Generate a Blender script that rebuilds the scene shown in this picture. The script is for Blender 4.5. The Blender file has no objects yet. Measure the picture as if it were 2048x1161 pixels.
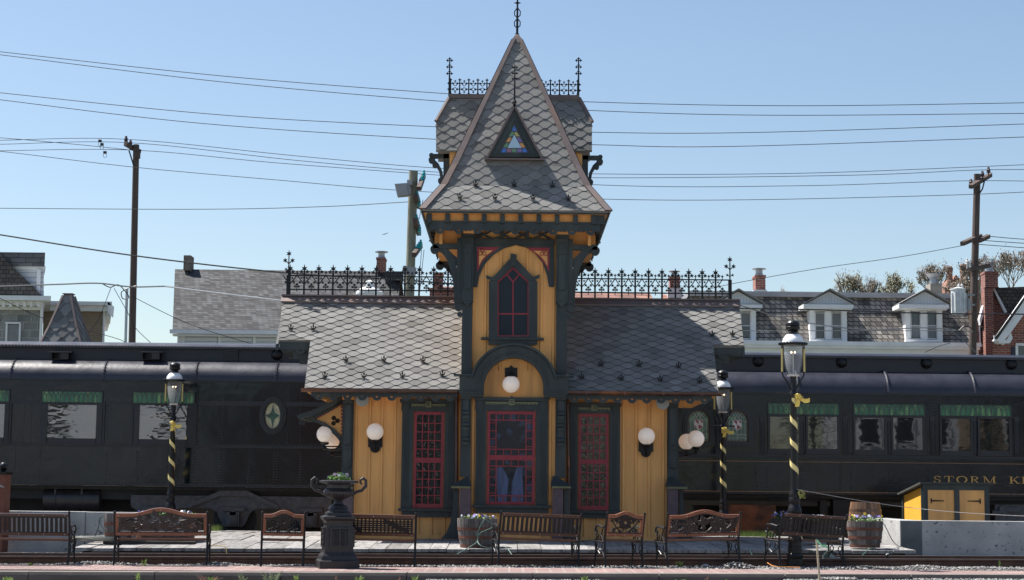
import bpy, bmesh, math, random
from math import radians as R, sin, cos, pi, tan, atan, sqrt
from mathutils import Vector as V, Matrix
random.seed(7)
S = bpy.context.scene
COL = S.collection
# ---------------------------------------------------------------- camera
F = 3400.0                                   # focal length in photograph pixels (2048 wide)
EYE = V((0, 0, 1.22))
PITCH = atan(399.5 / F); ROLL = R(0.6)
cam = bpy.data.cameras.new('camera'); co = bpy.data.objects.new('camera', cam); COL.objects.link(co)
CM = Matrix.Rotation(R(90) + PITCH, 4, 'X') @ Matrix.Rotation(ROLL, 4, 'Z')
co.matrix_world = Matrix.Translation(EYE) @ CM
cam.sensor_width = 36; cam.lens = F / 2048 * 36; cam.clip_start = .1; cam.clip_end = 6000
S.camera = co
# ---------------------------------------------------------------- light
SUN = V((-.54, .285, 1.0)).normalized()       # towards the sun: from the left, a little behind the station
el = math.asin(SUN.z); az = math.atan2(SUN.x, SUN.y)
w = bpy.data.worlds.new('World'); S.world = w; w.use_nodes = True
nt = w.node_tree; bg = nt.nodes['Background']
sky = nt.nodes.new('ShaderNodeTexSky'); sky.sky_type = 'NISHITA'; sky.sun_disc = False
sky.sun_elevation = el; sky.sun_rotation = az; sky.altitude = 200; sky.air_density = 1.1; sky.dust_density = .9; sky.ozone_density = 1.2
nt.links.new(sky.outputs[0], bg.inputs[0]); bg.inputs[1].default_value = 0.072
sl = bpy.data.lights.new('sun', 'SUN'); sl.energy = 5.0; sl.angle = R(.5); sl.color = (1, .955, .89)
so = bpy.data.objects.new('sun', sl); COL.objects.link(so); so.rotation_euler = SUN.to_track_quat('Z', 'Y').to_euler()
so.location = (-20, 20, 30)
S.view_settings.view_transform = 'Standard'; S.view_settings.look = 'None'; S.view_settings.gamma = 1
S.view_settings.exposure = 1.0

# ---------------------------------------------------------------- pixel of the photograph -> point on the plane y = Y
def U(px, py, Y):
    d = CM.to_3x3() @ V(((px - 1024) / F, (580.5 - py) / F, -1))
    return EYE + d * (Y / d.y)
def P(px, py, Y):
    u = U(px, py, Y); return (u.x, u.z)
def XX(px, py, Y): return U(px, py, Y).x
def ZZ(px, py, Y): return U(px, py, Y).z
TILT = .0072                                  # the near ground rises slightly to the right
def onground(px, py, z0=0.0):                 # point of the (tilted) near ground seen at a pixel
    d = CM.to_3x3() @ V(((px - 1024) / F, (580.5 - py) / F, -1))
    t = (z0 - EYE.z) / (d.z - TILT * d.x)
    return EYE + d * t

# ---------------------------------------------------------------- mesh builder
class MB:
    def __init__(s, M=None): s.v = []; s.f = []; s.c = []; s.mi = []; s.M = M; s.k = 0; s.t = 1.0
    def add(s, vs, fs, flat=False):
        o = len(s.v)
        for p in vs:
            p = V(p)
            if s.M is not None: p = s.M @ p
            s.v.append(p)
        for f in fs: s.f.append([i + o for i in f]); s.c.append(s.t); s.mi.append(s.k)
        return s
    def box(s, x0, x1, y0, y1, z0, z1):
        return s.add([(x, y, z) for x in (x0, x1) for y in (y0, y1) for z in (z0, z1)],
                     [(0, 1, 3, 2), (4, 6, 7, 5), (0, 4, 5, 1), (2, 3, 7, 6), (0, 2, 6, 4), (1, 5, 7, 3)])
    def obox(s, c, sz, M=None):
        M = M or Matrix.Identity(3); c = V(c)
        q = [c + M @ V((a * sz[0] / 2, b * sz[1] / 2, d * sz[2] / 2)) for a in (-1, 1) for b in (-1, 1) for d in (-1, 1)]
        return s.add(q, [(0, 1, 3, 2), (4, 6, 7, 5), (0, 4, 5, 1), (2, 3, 7, 6), (0, 2, 6, 4), (1, 5, 7, 3)])
    def prism(s, poly, y0, y1, ax='y'):
        n = len(poly)
        def m(a, b, d):
            return (a, d, b) if ax == 'y' else ((d, a, b) if ax == 'x' else (a, b, d))
        vs = [m(a, b, y0) for a, b in poly] + [m(a, b, y1) for a, b in poly]
        return s.add(vs, [list(range(n)), list(range(n, 2 * n))[::-1]] + [(i, (i + 1) % n, n + (i + 1) % n, n + i) for i in range(n)])
    def strip(s, A, B, y0, y1):               # band between two polylines (front view) with thickness
        n = len(A)
        for i in range(n - 1):
            s.prism([A[i], A[i + 1], B[i + 1], B[i]], y0, y1)
        return s
    def poly(s, pts): return s.add(pts, [list(range(len(pts)))])
    def tube(s, pts, r, n=6, cap=True):
        pts = [V(p) for p in pts]; k = len(pts)
        rr = r if isinstance(r, (list, tuple)) else [r] * k
        vs = []; up = None
        for i, p in enumerate(pts):
            t = (pts[min(i + 1, k - 1)] - pts[max(i - 1, 0)])
            if t.length < 1e-9: t = V((0, 0, 1))
            t.normalize()
            if up is None: up = t.orthogonal().normalized()
            a = up - t * up.dot(t)
            if a.length < 1e-5: a = t.orthogonal()
            a.normalize(); up = a; b = t.cross(a)
            for j in range(n):
                q = 2 * pi * j / n; vs.append(p + (a * cos(q) + b * sin(q)) * rr[i])
        fs = [(i * n + j, i * n + (j + 1) % n, (i + 1) * n + (j + 1) % n, (i + 1) * n + j) for i in range(k - 1) for j in range(n)]
        if cap: fs += [list(range(n))[::-1], [(k - 1) * n + j for j in range(n)]]
        return s.add(vs, fs)
    def lathe(s, prof, c=(0, 0, 0), n=20, ax='z', a0=0.0):
        vs = []; k = len(prof)
        for r, h in prof:
            for j in range(n):
                q = 2 * pi * j / n + a0
                if ax == 'z': vs.append((c[0] + r * cos(q), c[1] + r * sin(q), c[2] + h))
                elif ax == 'y': vs.append((c[0] + r * cos(q), c[1] + h, c[2] + r * sin(q)))
                else: vs.append((c[0] + h, c[1] + r * cos(q), c[2] + r * sin(q)))
        fs = [(i * n + j, i * n + (j + 1) % n, (i + 1) * n + (j + 1) % n, (i + 1) * n + j) for i in range(k - 1) for j in range(n)]
        if prof[0][0] > 1e-4: fs.append(list(range(n))[::-1])
        if prof[-1][0] > 1e-4: fs.append([(k - 1) * n + j for j in range(n)])
        return s.add(vs, fs)
    def ball(s, c, r, n=16, sc=(1, 1, 1)):
        m = n // 2; vs = []; fs = []
        for i in range(m + 1):
            a = pi * i / m - pi / 2
            for j in range(n):
                q = 2 * pi * j / n
                vs.append((c[0] + r * sc[0] * cos(a) * cos(q), c[1] + r * sc[1] * cos(a) * sin(q), c[2] + r * sc[2] * sin(a)))
        fs = [(i * n + j, i * n + (j + 1) % n, (i + 1) * n + (j + 1) % n, (i + 1) * n + j) for i in range(m) for j in range(n)]
        return s.add(vs, fs)
    def build(s, name, mat, parent=None, smooth=False, label=None):
        me = bpy.data.meshes.new(name)
        off = V((0, 0, 0))
        if parent is not None:
            q = parent
            while q is not None: off += q.location; q = q.parent
        elif s.v:
            lo = V([min(p[i] for p in s.v) for i in range(3)]); hi = V([max(p[i] for p in s.v) for i in range(3)])
            off = V(((lo.x + hi.x) / 2, (lo.y + hi.y) / 2, lo.z))
        me.from_pydata([p - off for p in s.v], [], s.f)
        mats = mat if isinstance(mat, (list, tuple)) else [mat]
        for m in mats: me.materials.append(m)
        for i, p in enumerate(me.polygons): p.material_index = s.mi[i]
        if any(abs(c - 1) > 1e-6 for c in s.c):
            at = me.attributes.new('tint', 'FLOAT', 'FACE'); at.data.foreach_set('value', s.c)
        bm = bmesh.new(); bm.from_mesh(me)
        bmesh.ops.remove_doubles(bm, verts=bm.verts, dist=1e-5) if smooth else None
        bmesh.ops.recalc_face_normals(bm, faces=bm.faces); bm.to_mesh(me); bm.free()
        if smooth:
            me.polygons.foreach_set('use_smooth', [True] * len(me.polygons)); me.set_sharp_from_angle(angle=R(40))
        o = bpy.data.objects.new(name, me); COL.objects.link(o)
        if parent is not None: o.parent = parent
        else: o.location = off
        if label: o['label'] = label
        return o

def thing(name, label, cat, loc=(0, 0, 0), group=None, rz=0.0):
    o = bpy.data.objects.new(name, None); COL.objects.link(o); o.empty_display_size = .2
    o.location = loc; o.rotation_euler = (0, 0, rz)
    return tag(o, label, cat, group)
def tag(o, label=None, cat=None, group=None, kind=None):
    if label: o['label'] = label
    if cat: o['category'] = cat
    if group: o['group'] = group
    if kind: o['kind'] = kind
    return o
def dup(o, parent=None):
    c = o.copy(); COL.objects.link(c); c.parent = parent
    for ch in list(o.children): dup(ch, c)
    return c
def arc(cx, cz, rx, rz, a0, a1, n):           # degrees
    return [(cx + rx * cos(R(a0 + (a1 - a0) * i / n)), cz + rz * sin(R(a0 + (a1 - a0) * i / n))) for i in range(n + 1)]
def rot2(pts, a, c=(0, 0)):
    return [(c[0] + (x - c[0]) * cos(a) - (z - c[1]) * sin(a), c[1] + (x - c[0]) * sin(a) + (z - c[1]) * cos(a)) for x, z in pts]
def star(cx, cz, r, n=6, k=.45, a0=90):
    return [(cx + (r if i % 2 == 0 else r * k) * cos(R(a0 + 180 * i / n)), cz + (r if i % 2 == 0 else r * k) * sin(R(a0 + 180 * i / n))) for i in range(2 * n)]
def clip(poly, cl):                           # convex clip (Sutherland-Hodgman), cl counter-clockwise
    out = list(poly)
    for i in range(len(cl)):
        a = cl[i]; b = cl[(i + 1) % len(cl)]; inp = out; out = []
        if not inp: return []
        def side(p): return (b[0] - a[0]) * (p[1] - a[1]) - (b[1] - a[1]) * (p[0] - a[0])
        for j in range(len(inp)):
            p = inp[j]; q = inp[(j + 1) % len(inp)]; sp = side(p); sq = side(q)
            if sp >= 0: out.append(p)
            if (sp >= 0) != (sq >= 0):
                t = sp / (sp - sq); out.append((p[0] + (q[0] - p[0]) * t, p[1] + (q[1] - p[1]) * t))
    return out

# ---------------------------------------------------------------- materials
def sr(r, g, b):
    f = lambda c: (c / 255 / 12.92) if c / 255 <= .04045 else ((c / 255 + .055) / 1.055) ** 2.4
    return (f(r), f(g), f(b))
def mat(name, col, rough=.6, metal=0.0, var=.12, scale=6.0, bump=0.0, bscale=30.0, stretch=(1, 1, 1), tint=False,
        col2=None, thr=(.45, .6), coat=0.0, spec=.5, ior=0, scale2=2.0, rvar=0.0, detail=4):
    m = bpy.data.materials.new(name); m.use_nodes = True; n = m.node_tree; b = n.nodes['Principled BSDF']; L = n.links.new
    tc = n.nodes.new('ShaderNodeTexCoord'); mp = n.nodes.new('ShaderNodeMapping'); mp.inputs['Scale'].default_value = stretch
    L(tc.outputs['Object'], mp.inputs[0])
    no = n.nodes.new('ShaderNodeTexNoise'); no.inputs['Scale'].default_value = scale; no.inputs['Detail'].default_value = detail; L(mp.outputs[0], no.inputs[0])
    mr = n.nodes.new('ShaderNodeMapRange'); mr.inputs[1].default_value = .25; mr.inputs[2].default_value = .75
    mr.inputs[3].default_value = 1 - var; mr.inputs[4].default_value = 1 + var; L(no.outputs[0], mr.inputs[0])
    src = None
    base = n.nodes.new('ShaderNodeRGB'); base.outputs[0].default_value = (*col, 1); src = base.outputs[0]
    if col2:
        n2 = n.nodes.new('ShaderNodeTexNoise'); n2.inputs['Scale'].default_value = scale2; n2.inputs['Detail'].default_value = 6; L(mp.outputs[0], n2.inputs[0])
        m2 = n.nodes.new('ShaderNodeMapRange'); m2.inputs[1].default_value = thr[0]; m2.inputs[2].default_value = thr[1]; L(n2.outputs[0], m2.inputs[0])
        mx = n.nodes.new('ShaderNodeMixRGB'); L(m2.outputs[0], mx.inputs[0]); L(src, mx.inputs[1]); mx.inputs[2].default_value = (*col2, 1); src = mx.outputs[0]
    vm = n.nodes.new('ShaderNodeVectorMath'); vm.operation = 'SCALE'; L(src, vm.inputs[0]); L(mr.outputs[0], vm.inputs['Scale']); src = vm.outputs[0]
    if tint:
        a = n.nodes.new('ShaderNodeAttribute'); a.attribute_name = 'tint'
        v2 = n.nodes.new('ShaderNodeVectorMath'); v2.operation = 'SCALE'; L(src, v2.inputs[0]); L(a.outputs['Fac'], v2.inputs['Scale']); src = v2.outputs[0]
    L(src, b.inputs['Base Color'])
    b.inputs['Roughness'].default_value = rough; b.inputs['Metallic'].default_value = metal
    if ior: b.inputs['IOR'].default_value = ior
    b.inputs['Specular IOR Level'].default_value = spec; b.inputs['Coat Weight'].default_value = coat; b.inputs['Coat Roughness'].default_value = .12
    if rvar:
        m3 = n.nodes.new('ShaderNodeMapRange'); m3.inputs[1].default_value = .3; m3.inputs[2].default_value = .7
        m3.inputs[3].default_value = rough - rvar; m3.inputs[4].default_value = rough + rvar; L(no.outputs[0], m3.inputs[0]); L(m3.outputs[0], b.inputs['Roughness'])
    if bump:
        nb = n.nodes.new('ShaderNodeTexNoise'); nb.inputs['Scale'].default_value = bscale; nb.inputs['Detail'].default_value = 3; L(mp.outputs[0], nb.inputs[0])
        bp = n.nodes.new('ShaderNodeBump'); bp.inputs['Strength'].default_value = 1; bp.inputs['Distance'].default_value = bump; L(nb.outputs[0], bp.inputs['Height']); L(bp.outputs[0], b.inputs['Normal'])
    return m
def brick(name, c1, c2, mort, bw=.22, bh=.075, ms=.012, rough=.85, axes='xz', var=.25, bump=.004, squash=None, offset=.5, smooth=.1):
    m = bpy.data.materials.new(name); m.use_nodes = True; n = m.node_tree; b = n.nodes['Principled BSDF']; L = n.links.new
    tc = n.nodes.new('ShaderNodeTexCoord'); sp = n.nodes.new('ShaderNodeSeparateXYZ'); L(tc.outputs['Object'], sp.inputs[0])
    cb = n.nodes.new('ShaderNodeCombineXYZ')
    if axes == 'xz':                          # x+y so that side walls get courses too
        ad = n.nodes.new('ShaderNodeMath'); ad.operation = 'ADD'; L(sp.outputs[0], ad.inputs[0]); L(sp.outputs[1], ad.inputs[1]); L(ad.outputs[0], cb.inputs[0]); L(sp.outputs[2], cb.inputs[1])
    elif axes == 'xy': L(sp.outputs[0], cb.inputs[0]); L(sp.outputs[1], cb.inputs[1])
    bt = n.nodes.new('ShaderNodeTexBrick'); L(cb.outputs[0], bt.inputs[0]); bt.offset = offset
    bt.inputs['Color1'].default_value = (*c1, 1); bt.inputs['Color2'].default_value = (*c2, 1); bt.inputs['Mortar'].default_value = (*mort, 1)
    bt.inputs['Scale'].default_value = 1; bt.inputs['Brick Width'].default_value = bw; bt.inputs['Row Height'].default_value = bh
    bt.inputs['Mortar Size'].default_value = ms; bt.inputs['Mortar Smooth'].default_value = smooth; bt.inputs['Bias'].default_value = 0
    no = n.nodes.new('ShaderNodeTexNoise'); no.inputs['Scale'].default_value = 1.1; no.inputs['Detail'].default_value = 8; L(tc.outputs['Object'], no.inputs[0])
    mr = n.nodes.new('ShaderNodeMapRange'); mr.inputs[1].default_value = .3; mr.inputs[2].default_value = .7; mr.inputs[3].default_value = 1 - var; mr.inputs[4].default_value = 1 + var; L(no.outputs[0], mr.inputs[0])
    vm = n.nodes.new('ShaderNodeVectorMath'); vm.operation = 'SCALE'; L(bt.outputs[0], vm.inputs[0]); L(mr.outputs[0], vm.inputs['Scale'])
    L(vm.outputs[0], b.inputs['Base Color']); b.inputs['Roughness'].default_value = rough
    bp = n.nodes.new('ShaderNodeBump'); bp.inputs['Distance'].default_value = bump; bp.invert = True; L(bt.outputs['Fac'], bp.inputs['Height']); L(bp.outputs[0], b.inputs['Normal'])
    return m
def glassmat(name, col, rough=.03, bump=.0, bscale=2.0, stretch=(1, 1, 1), spec=.5, ior=1.7):
    return mat(name, col, rough=rough, var=.0, bump=bump, bscale=bscale, stretch=stretch, spec=spec, ior=ior)
def clearglass(name):
    m = bpy.data.materials.new(name); m.use_nodes = True; n = m.node_tree; n.nodes.clear(); L = n.links.new
    o = n.nodes.new('ShaderNodeOutputMaterial'); t0 = n.nodes.new('ShaderNodeBsdfTransparent'); t0.inputs[0].default_value = (.93, .95, .96, 1); df = n.nodes.new('ShaderNodeBsdfTranslucent'); df.inputs[0].default_value = (.8, .82, .85, 1); t = n.nodes.new('ShaderNodeMixShader'); t.inputs[0].default_value = .22; L(t0.outputs[0], t.inputs[1]); L(df.outputs[0], t.inputs[2])
    g = n.nodes.new('ShaderNodeBsdfGlossy'); g.inputs['Roughness'].default_value = .04; lw = n.nodes.new('ShaderNodeLayerWeight'); lw.inputs[0].default_value = .12
    mx = n.nodes.new('ShaderNodeMixShader'); L(lw.outputs['Fresnel'], mx.inputs[0]); L(t.outputs[0], mx.inputs[1]); L(g.outputs[0], mx.inputs[2]); L(mx.outputs[0], o.inputs[0])
    return m
def emis(m, col, s):
    b = m.node_tree.nodes['Principled BSDF']; b.inputs['Emission Color'].default_value = (*col, 1); b.inputs['Emission Strength'].default_value = s; return m

YELLOW = mat('ochre_paint', (.76, .39, .125), .62, var=.16, scale=5, bump=.002, bscale=60, stretch=(1, 1, .12), col2=(.50, .245, .085), thr=(.52, .80), scale2=4)
YELLOWL = mat('bright_ochre_paint', (.78, .40, .05), .55, var=.05, scale=3)
GREEN = mat('dark_green_paint', (.021, .031, .033), .5, col2=(.045, .056, .054), thr=(.5, .75), scale2=3, var=.22, scale=5, bump=.0008, bscale=50, stretch=(1, 1, .2))
GREENL = mat('olive_trim_paint', (.16, .17, .085), .5)
BLACKP = mat('black_iron_paint', (.008, .008, .010), .38, var=.15, scale=20, spec=.32)
IRON = mat('cast_iron', (.02, .018, .02), .42, var=.35, scale=14, bump=.002, bscale=70)
REDP = mat('red_sash_paint', (.27, .022, .036), .45, var=.1)
STONE = mat('purple_sandstone', (.115, .08, .088), .85, var=.22, scale=10, bump=.004, bscale=60, col2=(.26, .2, .18), thr=(.66, .74), scale2=14)
COPPER = mat('weathered_copper', (.105, .062, .052), .42, metal=.55, var=.3, scale=3, col2=(.36, .14, .06), thr=(.56, .74), scale2=1.6, stretch=(1, 1, 1))
FLASH = mat('brown_flashing', (.15, .115, .108), .5, metal=.2, var=.15, scale=3, col2=(.22, .14, .10), thr=(.55, .75), scale2=2)
TILE = mat('slate_tile', (.185, .182, .175), .9, var=.10, scale=16, bump=.003, bscale=160, tint=True, spec=.2)
TILEED = mat('tile_edge_shade', (.05, .05, .052), .9)  # dark colour paints in the shade line under each tile
DGLASS = glassmat('dark_window_glass', (.012, .014, .018), .02, bump=.0015, bscale=3)
MGLASS = glassmat('milk_glass', (.80, .72, .64), .18, ior=1.45); MGLASS.node_tree.nodes['Principled BSDF'].inputs['Emission Color'].default_value = (1, .80, .66, 1); MGLASS.node_tree.nodes['Principled BSDF'].inputs['Emission Strength'].default_value = .10
WOODW = mat('weathered_deck_wood', (.22, .212, .205), .85, col2=(.12, .11, .105), thr=(.50, .72), scale2=2.2, var=.42, scale=5, stretch=(3, 1, 1), bump=.004, bscale=30, tint=True)
WOODD = mat('dark_timber', (.045, .036, .032), .85, var=.35, scale=5, stretch=(1, 5, 5), bump=.006, bscale=20)
BENCHW = mat('varnished_brown_wood', (.135, .045, .018), .42, var=.3, scale=6, stretch=(1, 6, 6), coat=.25, tint=True)
CONC = mat('cast_concrete', (.36, .36, .355), .88, var=.30, scale=1.6, bump=.006, bscale=40, col2=(.10, .10, .11), thr=(.62, .69), scale2=13, detail=8)
RUSTR = mat('rusty_rail_steel', (.085, .045, .034), .6, metal=.3, var=.3, scale=8)
RAILTOP = mat('worn_rail_head', (.42, .36, .33), .32, metal=.9, var=.2, scale=10)
GOLD = mat('gold_leaf_paint', (.52, .30, .09), .4, metal=.3, var=.1)
WHITEP = mat('white_house_paint', (.72, .73, .74), .6, var=.08, scale=2)
POLE = mat('creosoted_pole_wood', (.085, .06, .052), .85, var=.4, scale=6, stretch=(4, 4, .25), bump=.01, bscale=10)
POLEG = mat('green_grey_pole_wood', (.20, .20, .15), .85, var=.35, scale=6, stretch=(4, 4, .3), bump=.01, bscale=10)
WIRE = mat('black_wire', (.02, .02, .024), .5)
WIREG = mat('grey_wire', (.16, .17, .18), .5)
WHITEC = mat('white_cable', (.62, .62, .65), .5)
LEAD = mat('lead_came', (.07, .07, .075), .5)
# ================================================================ GROUND
def sheared(mb):                              # the near ground lies on a gentle slope
    for p in mb.v: p.z += TILT * max(-12, min(12, p.x))
    return mb
GRAVELM = mat('gravel_bed', (.15, .145, .14), .95, var=.5, scale=38, bump=.03, bscale=45, detail=6)
GROUNDM = mat('stony_ground', (.13, .13, .11), .95, var=.35, scale=.4, bump=.02, bscale=8, col2=(.07, .10, .035), thr=(.5, .6), scale2=.05)
m = MB(); m.poly([(-2500, -2500, -.24), (2500, -2500, -.24), (2500, 2500, -.24), (-2500, 2500, -.24)])
tag(m.build('ground', GROUNDM), kind='structure')
m = MB(); m.box(-24, 24, 14, 25.24, -.30, -.19); tag(sheared(m).build('gravel_foreground', mat('pale_bounce_gravel', (.30, .29, .275), .95, var=.4, scale=38, bump=.03, bscale=45, detail=6)), kind='structure')  # pale tone chosen so this ground bounces light up at the walls
m = MB(); m.box(-60, 60, -3, 13.98, -.236, -.215); tag(m.build('bounce_yard', mat('bounce_yard_gravel', (.30, .29, .27), .95, var=.35, scale=12, detail=6)), kind='structure')  # unseen yard, added pale to bounce light onto the station front
m = MB()
nx, ny = 160, 60                              # ballast bed with small humps
for j in range(ny + 1):
    for i in range(nx + 1):
        x = -20 + 40 * i / nx; y = 27.12 + (44 - 27.12) * (j / ny) ** 1.5
        m.v.append(V((x, y, -.03 + random.uniform(-.008, .008) + TILT * max(-12, min(12, x)))))
for j in range(ny):
    for i in range(nx):
        a = j * (nx + 1) + i; m.f.append([a, a + 1, a + nx + 2, a + nx + 1]); m.c.append(1); m.mi.append(0)
tag(m.build('ballast_bed', GRAVELM), kind='structure')
BRICKW = brick('red_brick_paving', (.25, .13, .115), (.135, .075, .075), (.30, .25, .23), bw=.42, bh=.13, ms=.02, axes='xy', var=.22, bump=.004)
KERBD = mat('shaded_kerb_concrete', (.072, .062, .060), .9, var=.3, scale=1.2, bump=.006, bscale=20)  # shade of the kerb face is put into this dark colour
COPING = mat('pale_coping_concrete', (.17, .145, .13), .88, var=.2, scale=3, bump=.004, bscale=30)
m = MB(); m.box(-22, 22, 25.56, 27.15, -.2, 0); tag(sheared(m).build('brick_walkway', BRICKW), kind='structure')
m = MB()
for i in range(-12, 12):
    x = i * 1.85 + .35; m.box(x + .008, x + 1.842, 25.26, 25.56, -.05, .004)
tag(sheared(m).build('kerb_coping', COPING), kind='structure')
m = MB()
for i in range(-12, 12):
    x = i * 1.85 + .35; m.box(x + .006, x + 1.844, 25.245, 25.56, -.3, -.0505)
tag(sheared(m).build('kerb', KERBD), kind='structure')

# stones: many small faceted pebbles
def stones(mb, n, x0, x1, y0, y1, z, s0, s1, mound=None):
    for _ in range(n):
        x = random.uniform(x0, x1); y = random.uniform(y0, y1); s = random.uniform(s0, s1)
        zz = z + TILT * max(-12, min(12, x)) + (mound(x, y) if mound else 0)
        mb.t = random.choice((.45, .7, .9, 1.1, 1.5, 1.9)); q = []
        for d in ((1, 0, 0), (-1, 0, 0), (0, 1, 0), (0, -1, 0), (0, 0, 1), (0, 0, -1)):
            q.append((x + d[0] * s * random.uniform(.5, 1.1) + random.uniform(-.3, .3) * s, y + d[1] * s * random.uniform(.6, 1.1) + random.uniform(-.3, .3) * s, zz + d[2] * s * random.uniform(.5, .9)))
        mb.add(q, [(0, 2, 4), (2, 1, 4), (1, 3, 4), (3, 0, 4), (2, 0, 5), (1, 2, 5), (3, 1, 5), (0, 3, 5)])
PEB = mat('ballast_stone', (.19, .185, .178), .9, var=.3, scale=30, tint=True)
def mnd(x, y):
    z = 0
    for cx, cy, r, h in ((-7.6 + .9, 27.0, 1.0, .055), (-6.2, 27.0, .9, .03), (-4.65, 27.05, .75, .06), (3.6, 27.0, .48, .095), (5.6, 27.0, .6, .04), (6.6, 27.05, .7, .05), (-3.3, 27, .7, .03), (7.6, 27, .8, .03)):
        d = sqrt((x - cx) ** 2 + ((y - .42 - cy) * 1.5) ** 2) / r
        if d < 1: z += h * (cos(d * pi) + 1) / 2
    return z
m = MB(); stones(m, 6500, -9.3, 9.3, 27.12, 28.1, -.015, .014, .034, mnd); stones(m, 1700, -9.3, 9.3, 28.5, 30.2, -.02, .015, .035)
stones(m, 1500, 6.9, 10.5, 29.9, 31.5, .02, .016, .04); stones(m, 900, -10.2, -7.3, 29.6, 31.5, .04, .016, .04)
stones(m, 1500, -11, 11, 36.9, 38.6, 0, .02, .05)
tag(m.build('ballast_gravel', PEB), 'loose grey ballast stones heaped along the rails', 'gravel', kind='stuff')
m = MB(); stones(m, 5200, -8.2, 8.2, 24.2, 25.22, -.18, .012, .03)
stones(m, 700, 4.0, 7.6, 24.95, 25.22, -.075, .015, .03); stones(m, 420, -1.2, 1.4, 24.98, 25.22, -.09, .012, .026)
stones(m, 300, 4.55, 5.05, 25.0, 25.2, -.05, .015, .035); stones(m, 300, 5.9, 7.6, 24.9, 25.2, -.06, .015, .035)
tag(m.build('foreground_gravel', PEB), 'pale gravel in front of the brick kerb', 'gravel', kind='stuff')

# railway track (near)
def rail(name, Y, label, parent, x0=-24, x1=24, sh=True, zt=.115):
    prof = [(-.035, 0), (.035, 0), (.038, -.03), (.012, -.045), (.010, -.125), (.068, -.15), (.068, -.162), (-.068, -.162), (-.068, -.15), (-.010, -.125), (-.012, -.045), (-.038, -.03)]
    m = MB(); m.prism([(Y + a, zt + b) for a, b in prof], x0, x1, 'x')
    m.k = 1; m.box(x0, x1, Y - .031, Y + .031, zt + .0005, zt + .003); m.k = 0
    for i in range(int((x1 - x0) / .6)):
        x = x0 + i * .6
        for d in (-.10, .09):
            m.box(x - .09, x - .055, Y + d - .02, Y + d + .02, -.05, .005); m.box(x + .055, x + .09, Y + d - .02, Y + d + .02, -.05, .005)
    m.v = m.v if not sh else m.v
    if sh:                                     # long bars: shear end vertices only
        for p in m.v: p.z += TILT * p.x if abs(p.x) <= 12 else TILT * 12 * (1 if p.x > 0 else -1) * abs(p.x) / 12
    return m.build(name, [RUSTR, RAILTOP], parent)
tr = thing('railway_track', 'rusty railway track running past the benches and the platform', 'railway track', (0, 28.6, 0))
rail('rail', 28.16, None, tr); rail('rail', 29.58, None, tr)
m = MB()
for i in range(-40, 40):
    x = i * .6; m.box(x - .11, x + .11, 27.7, 30.0, -.17, -.035)
for p in m.v: p.z += TILT * p.x
m.build('tie', WOODD, tr)
tr2 = thing('railway_track', 'track mostly hidden under the two black passenger cars', 'railway track', (0, 39.2, 0))
rail('rail', 38.45, None, tr2, -30, 30, False, .12); rail('rail', 39.9, None, tr2, -30, 30, False, .12)
m = MB()
for i in range(-50, 50):
    x = i * .6; m.box(x - .11, x + .11, 37.95, 40.4, -.17, -.03)
m.build('tie', WOODD, tr2)

# wooden platform deck: boards run away from the camera
DX0 = XX(148, 1094, 30.0); DX1 = XX(1830, 1098, 30.0)
def dz(y): return .19 + (.285 - .19) * min(1, max(0, (y - 30) / 3.2))
dk = thing('wooden_platform', 'low grey timber platform the yellow station stands on', 'platform', (0, 33, 0))
m = MB(); x = DX0
while x < DX1:
    wd = random.choice((.40, .38, .42, .30)); x2 = min(x + wd, DX1); ys = 29.97 + random.uniform(-.02, .02)
    skew = random.uniform(-.0, .02)
    while ys < 36.9:
        ye = min(36.95, ys + random.uniform(1.3, 2.6)); m.t = random.uniform(.72, 1.22); dzz = random.uniform(-.006, .006)
        vs = []
        for yy in (ys, ye - .008):
            for xx in (x + .006, x2 - .006):
                for th in (-.055, 0): vs.append((xx, yy, dz(yy) + th + dzz + TILT * xx * (1 - min(1, (yy - 30) / 4))))
        m.add(vs, [(0, 1, 3, 2), (4, 6, 7, 5), (0, 4, 5, 1), (2, 3, 7, 6), (0, 2, 6, 4), (1, 5, 7, 3)])
        ys = ye
    x = x2
m.build('deck_boards', WOODW, dk)
m = MB(); x = DX0 + .12
while x < DX1 - .3:
    x2 = min(DX1 - .12, x + random.uniform(1.9, 2.6)); m.box(x, x2 - .01, 30.06, 30.24, -.05, .125); x = x2
m.box(DX0 + .12, DX0 + .3, 30.25, 36.8, -.05, .125); m.box(DX1 - .3, DX1 - .12, 30.25, 36.8, -.05, .125)
sheared(m).build('edge_beam', WOODD, dk)

# concrete retaining walls
m = MB(); xw = XX(1800, 1050, 31.5)
m.box(xw, 16, 31.5, 31.95, -.2, .735); m.box(xw, xw + .4, 31.955, 34.4, -.2, .735)
m.k = 1; m.box(xw + .02, xw + .40, 31.494, 31.4995, -.1, .72); m.k = 0
DARKC = mat('dark_concrete', (.12, .13, .135), .85, var=.3, scale=3, bump=.003, bscale=40)  # darker band on the wall's front near its left end
tag(m.build('concrete_wall', [CONC, DARKC]), 'grey pitted concrete wall below the yellow shed', 'concrete wall')
m = MB(); xw0 = XX(225, 1050, 31.6)
m.box(-16, XX(170, 1050, 31.6), 31.58, 32.0, -.2, .735); m.box(XX(171, 1050, 31.6), xw0 + .5, 31.60, 32.0, -.2, .73)
tag(m.build('concrete_wall', CONC), 'grey concrete wall behind the slatted bench and garden hose', 'concrete wall')
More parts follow.
